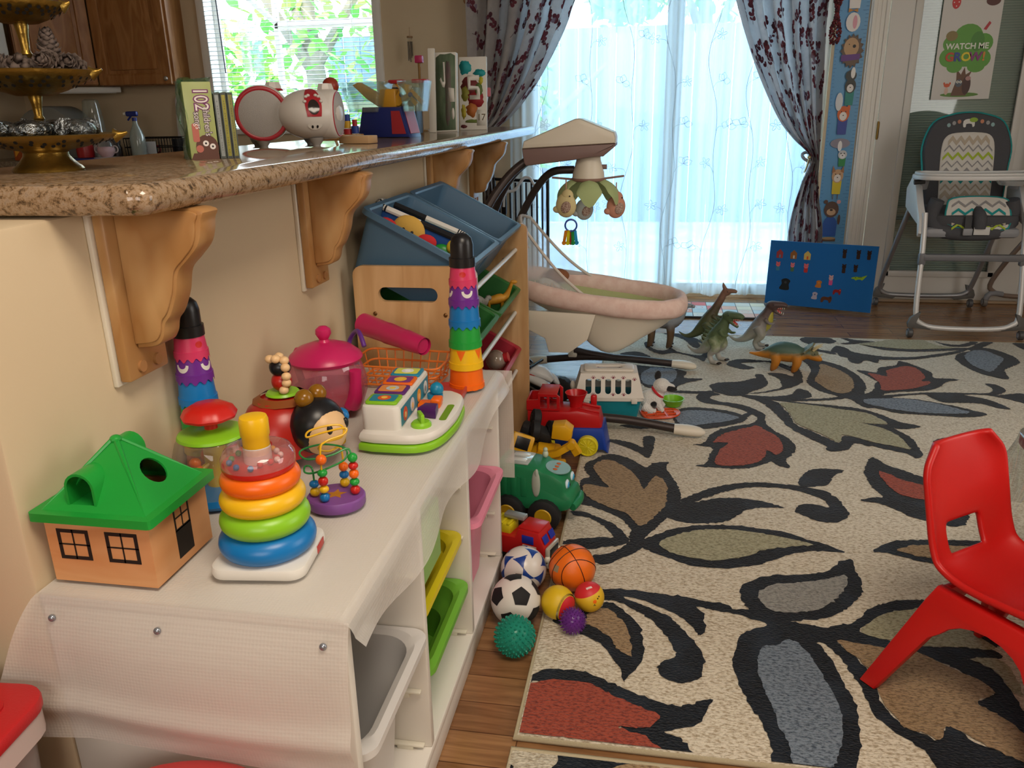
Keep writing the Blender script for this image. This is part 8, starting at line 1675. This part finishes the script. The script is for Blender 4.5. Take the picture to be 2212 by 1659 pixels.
t = T('clear_rattle', 'clear ball with a red end lying in the far red bin', 'ball', (-.52, 2.55, .355)); m = MB(clear('e6d8c8', .3)); m.ell((0, 0, 0), .036, 24, 16); m.build('clear_ball', t); m = MB(C('b3242c', .35, key='red_plastic')); m.cyl((.03, 0, .01), (.044, 0, .014), .017, n=18); m.build('red_end', t)
m = MB(C('8a6a4a', .5, key='bead_mix')); m.ell((0, 0, -.006), .02, 14, 10); m.build('inner_bead', t)
for x, y, z, c, lab in ((-.53, 2.46, .325, '2a7fa8', 'light blue toy block in the far red bin'), (-.52, 2.15, .33, '1c6fb0', 'blue toy block in the nearer red bin'), (-.60, 2.44, .36, '9a8a7a', 'tan toy block at the back of the far red bin')): m = MB(C(c, .4, key='toy_block')); m.box((0, 0, 0), (.07, .04, .03), .006); m.build('toy_block', label=lab, cat='block', loc=(x, y, z), rot=(0, .45, .2))
m = MB(C('c9c4b8', .6, key='white_toy')); m.ell((0, 0, 0), (.03, .022, .014), 14, 10); m.build('toy_shell', label='small pale toy at the front of the nearer blue bin', cat='toy', loc=(-.535, 2.22, .70), rot=(0, .5, 0))
# ================================================================ bins in the left foreground
def lidbin(loc, rz, w_, d_, h_, lab, latch):
    t = T('storage_box', lab, 'storage box', loc, rz, None)
    m = MB(clear('e6ddd8', .28, .15, 'cloudy_plastic')); frust(m, w_*.86, d_*.84, w_*.94, d_*.92, 0, h_-.02, .004, .03, bot=True); m.build('clear_tub', t)
    m = MB(C('d8ccc6', .4, alpha=.75, key='cloudy_rim')); frust(m, w_*.985, d_*.975, w_*.985, d_*.975, h_-.045, h_-.008, .012, .035); m.build('rim', t)
    m = MB(C('b81d22', .4, bump=.15, bscale=300, key='red_lid')); m.plate(rrect(w_, d_, .04, 6), h_-.012, h_+.008, r=.005)
    out, inn = rrect(w_-.07, d_-.07, .02, 4), rrect(w_-.09, d_-.09, .018, 4); m.plate(out, h_+.0075, h_+.0105, holes=[inn]); m.build('lid', t)
    if latch:
        m = MB(C('1c6b4a', .4, key='green_latch')); m.box((w_/2-.2, -d_/2-.012, h_-.02), (.11, .022, .06), .008); m.build('latch', t)
    for i, (c, x, y, z) in enumerate((('3a4a9c', .05, -.05, .24), ('c8962c', .12, -.08, .2), ('7aa02c', .02, -.1, .17), ('a3242c', -.05, -.02, .22), ('3a4a9c', .1, .03, .18), ('c8c0b8', -.1, -.08, .2))): m = MB(C(c, .4, key='toy_block')); m.box((x, y, z), (.07, .06, .05), .005, rot=rotm(.3*i, .2, i)); m.build('toy_piece', t)
    return t
lidbin((-1.0, .595, 0), .08, .52, .28, .445, 'clear storage box with red lid and green latch at the lower left', True)
m = MB(C('c23a3a', .45, key='coral_lid')); m.lathe([(0, .325), (.16, .325), (.165, .333), (.15, .345), (.08, .352), (0, .353)], n=40); m.lathe([(0, 0), (.13, 0), (.15, .02), (.155, .325)], n=40, mat=clear('f0c8c4', .4, .15, 'pink_clear')); m.build('round_tub', label='round tub with coral red lid at the bottom edge before the white unit', cat='tub', loc=(-.55, .615, 0))
bpy.context.view_layer.update()
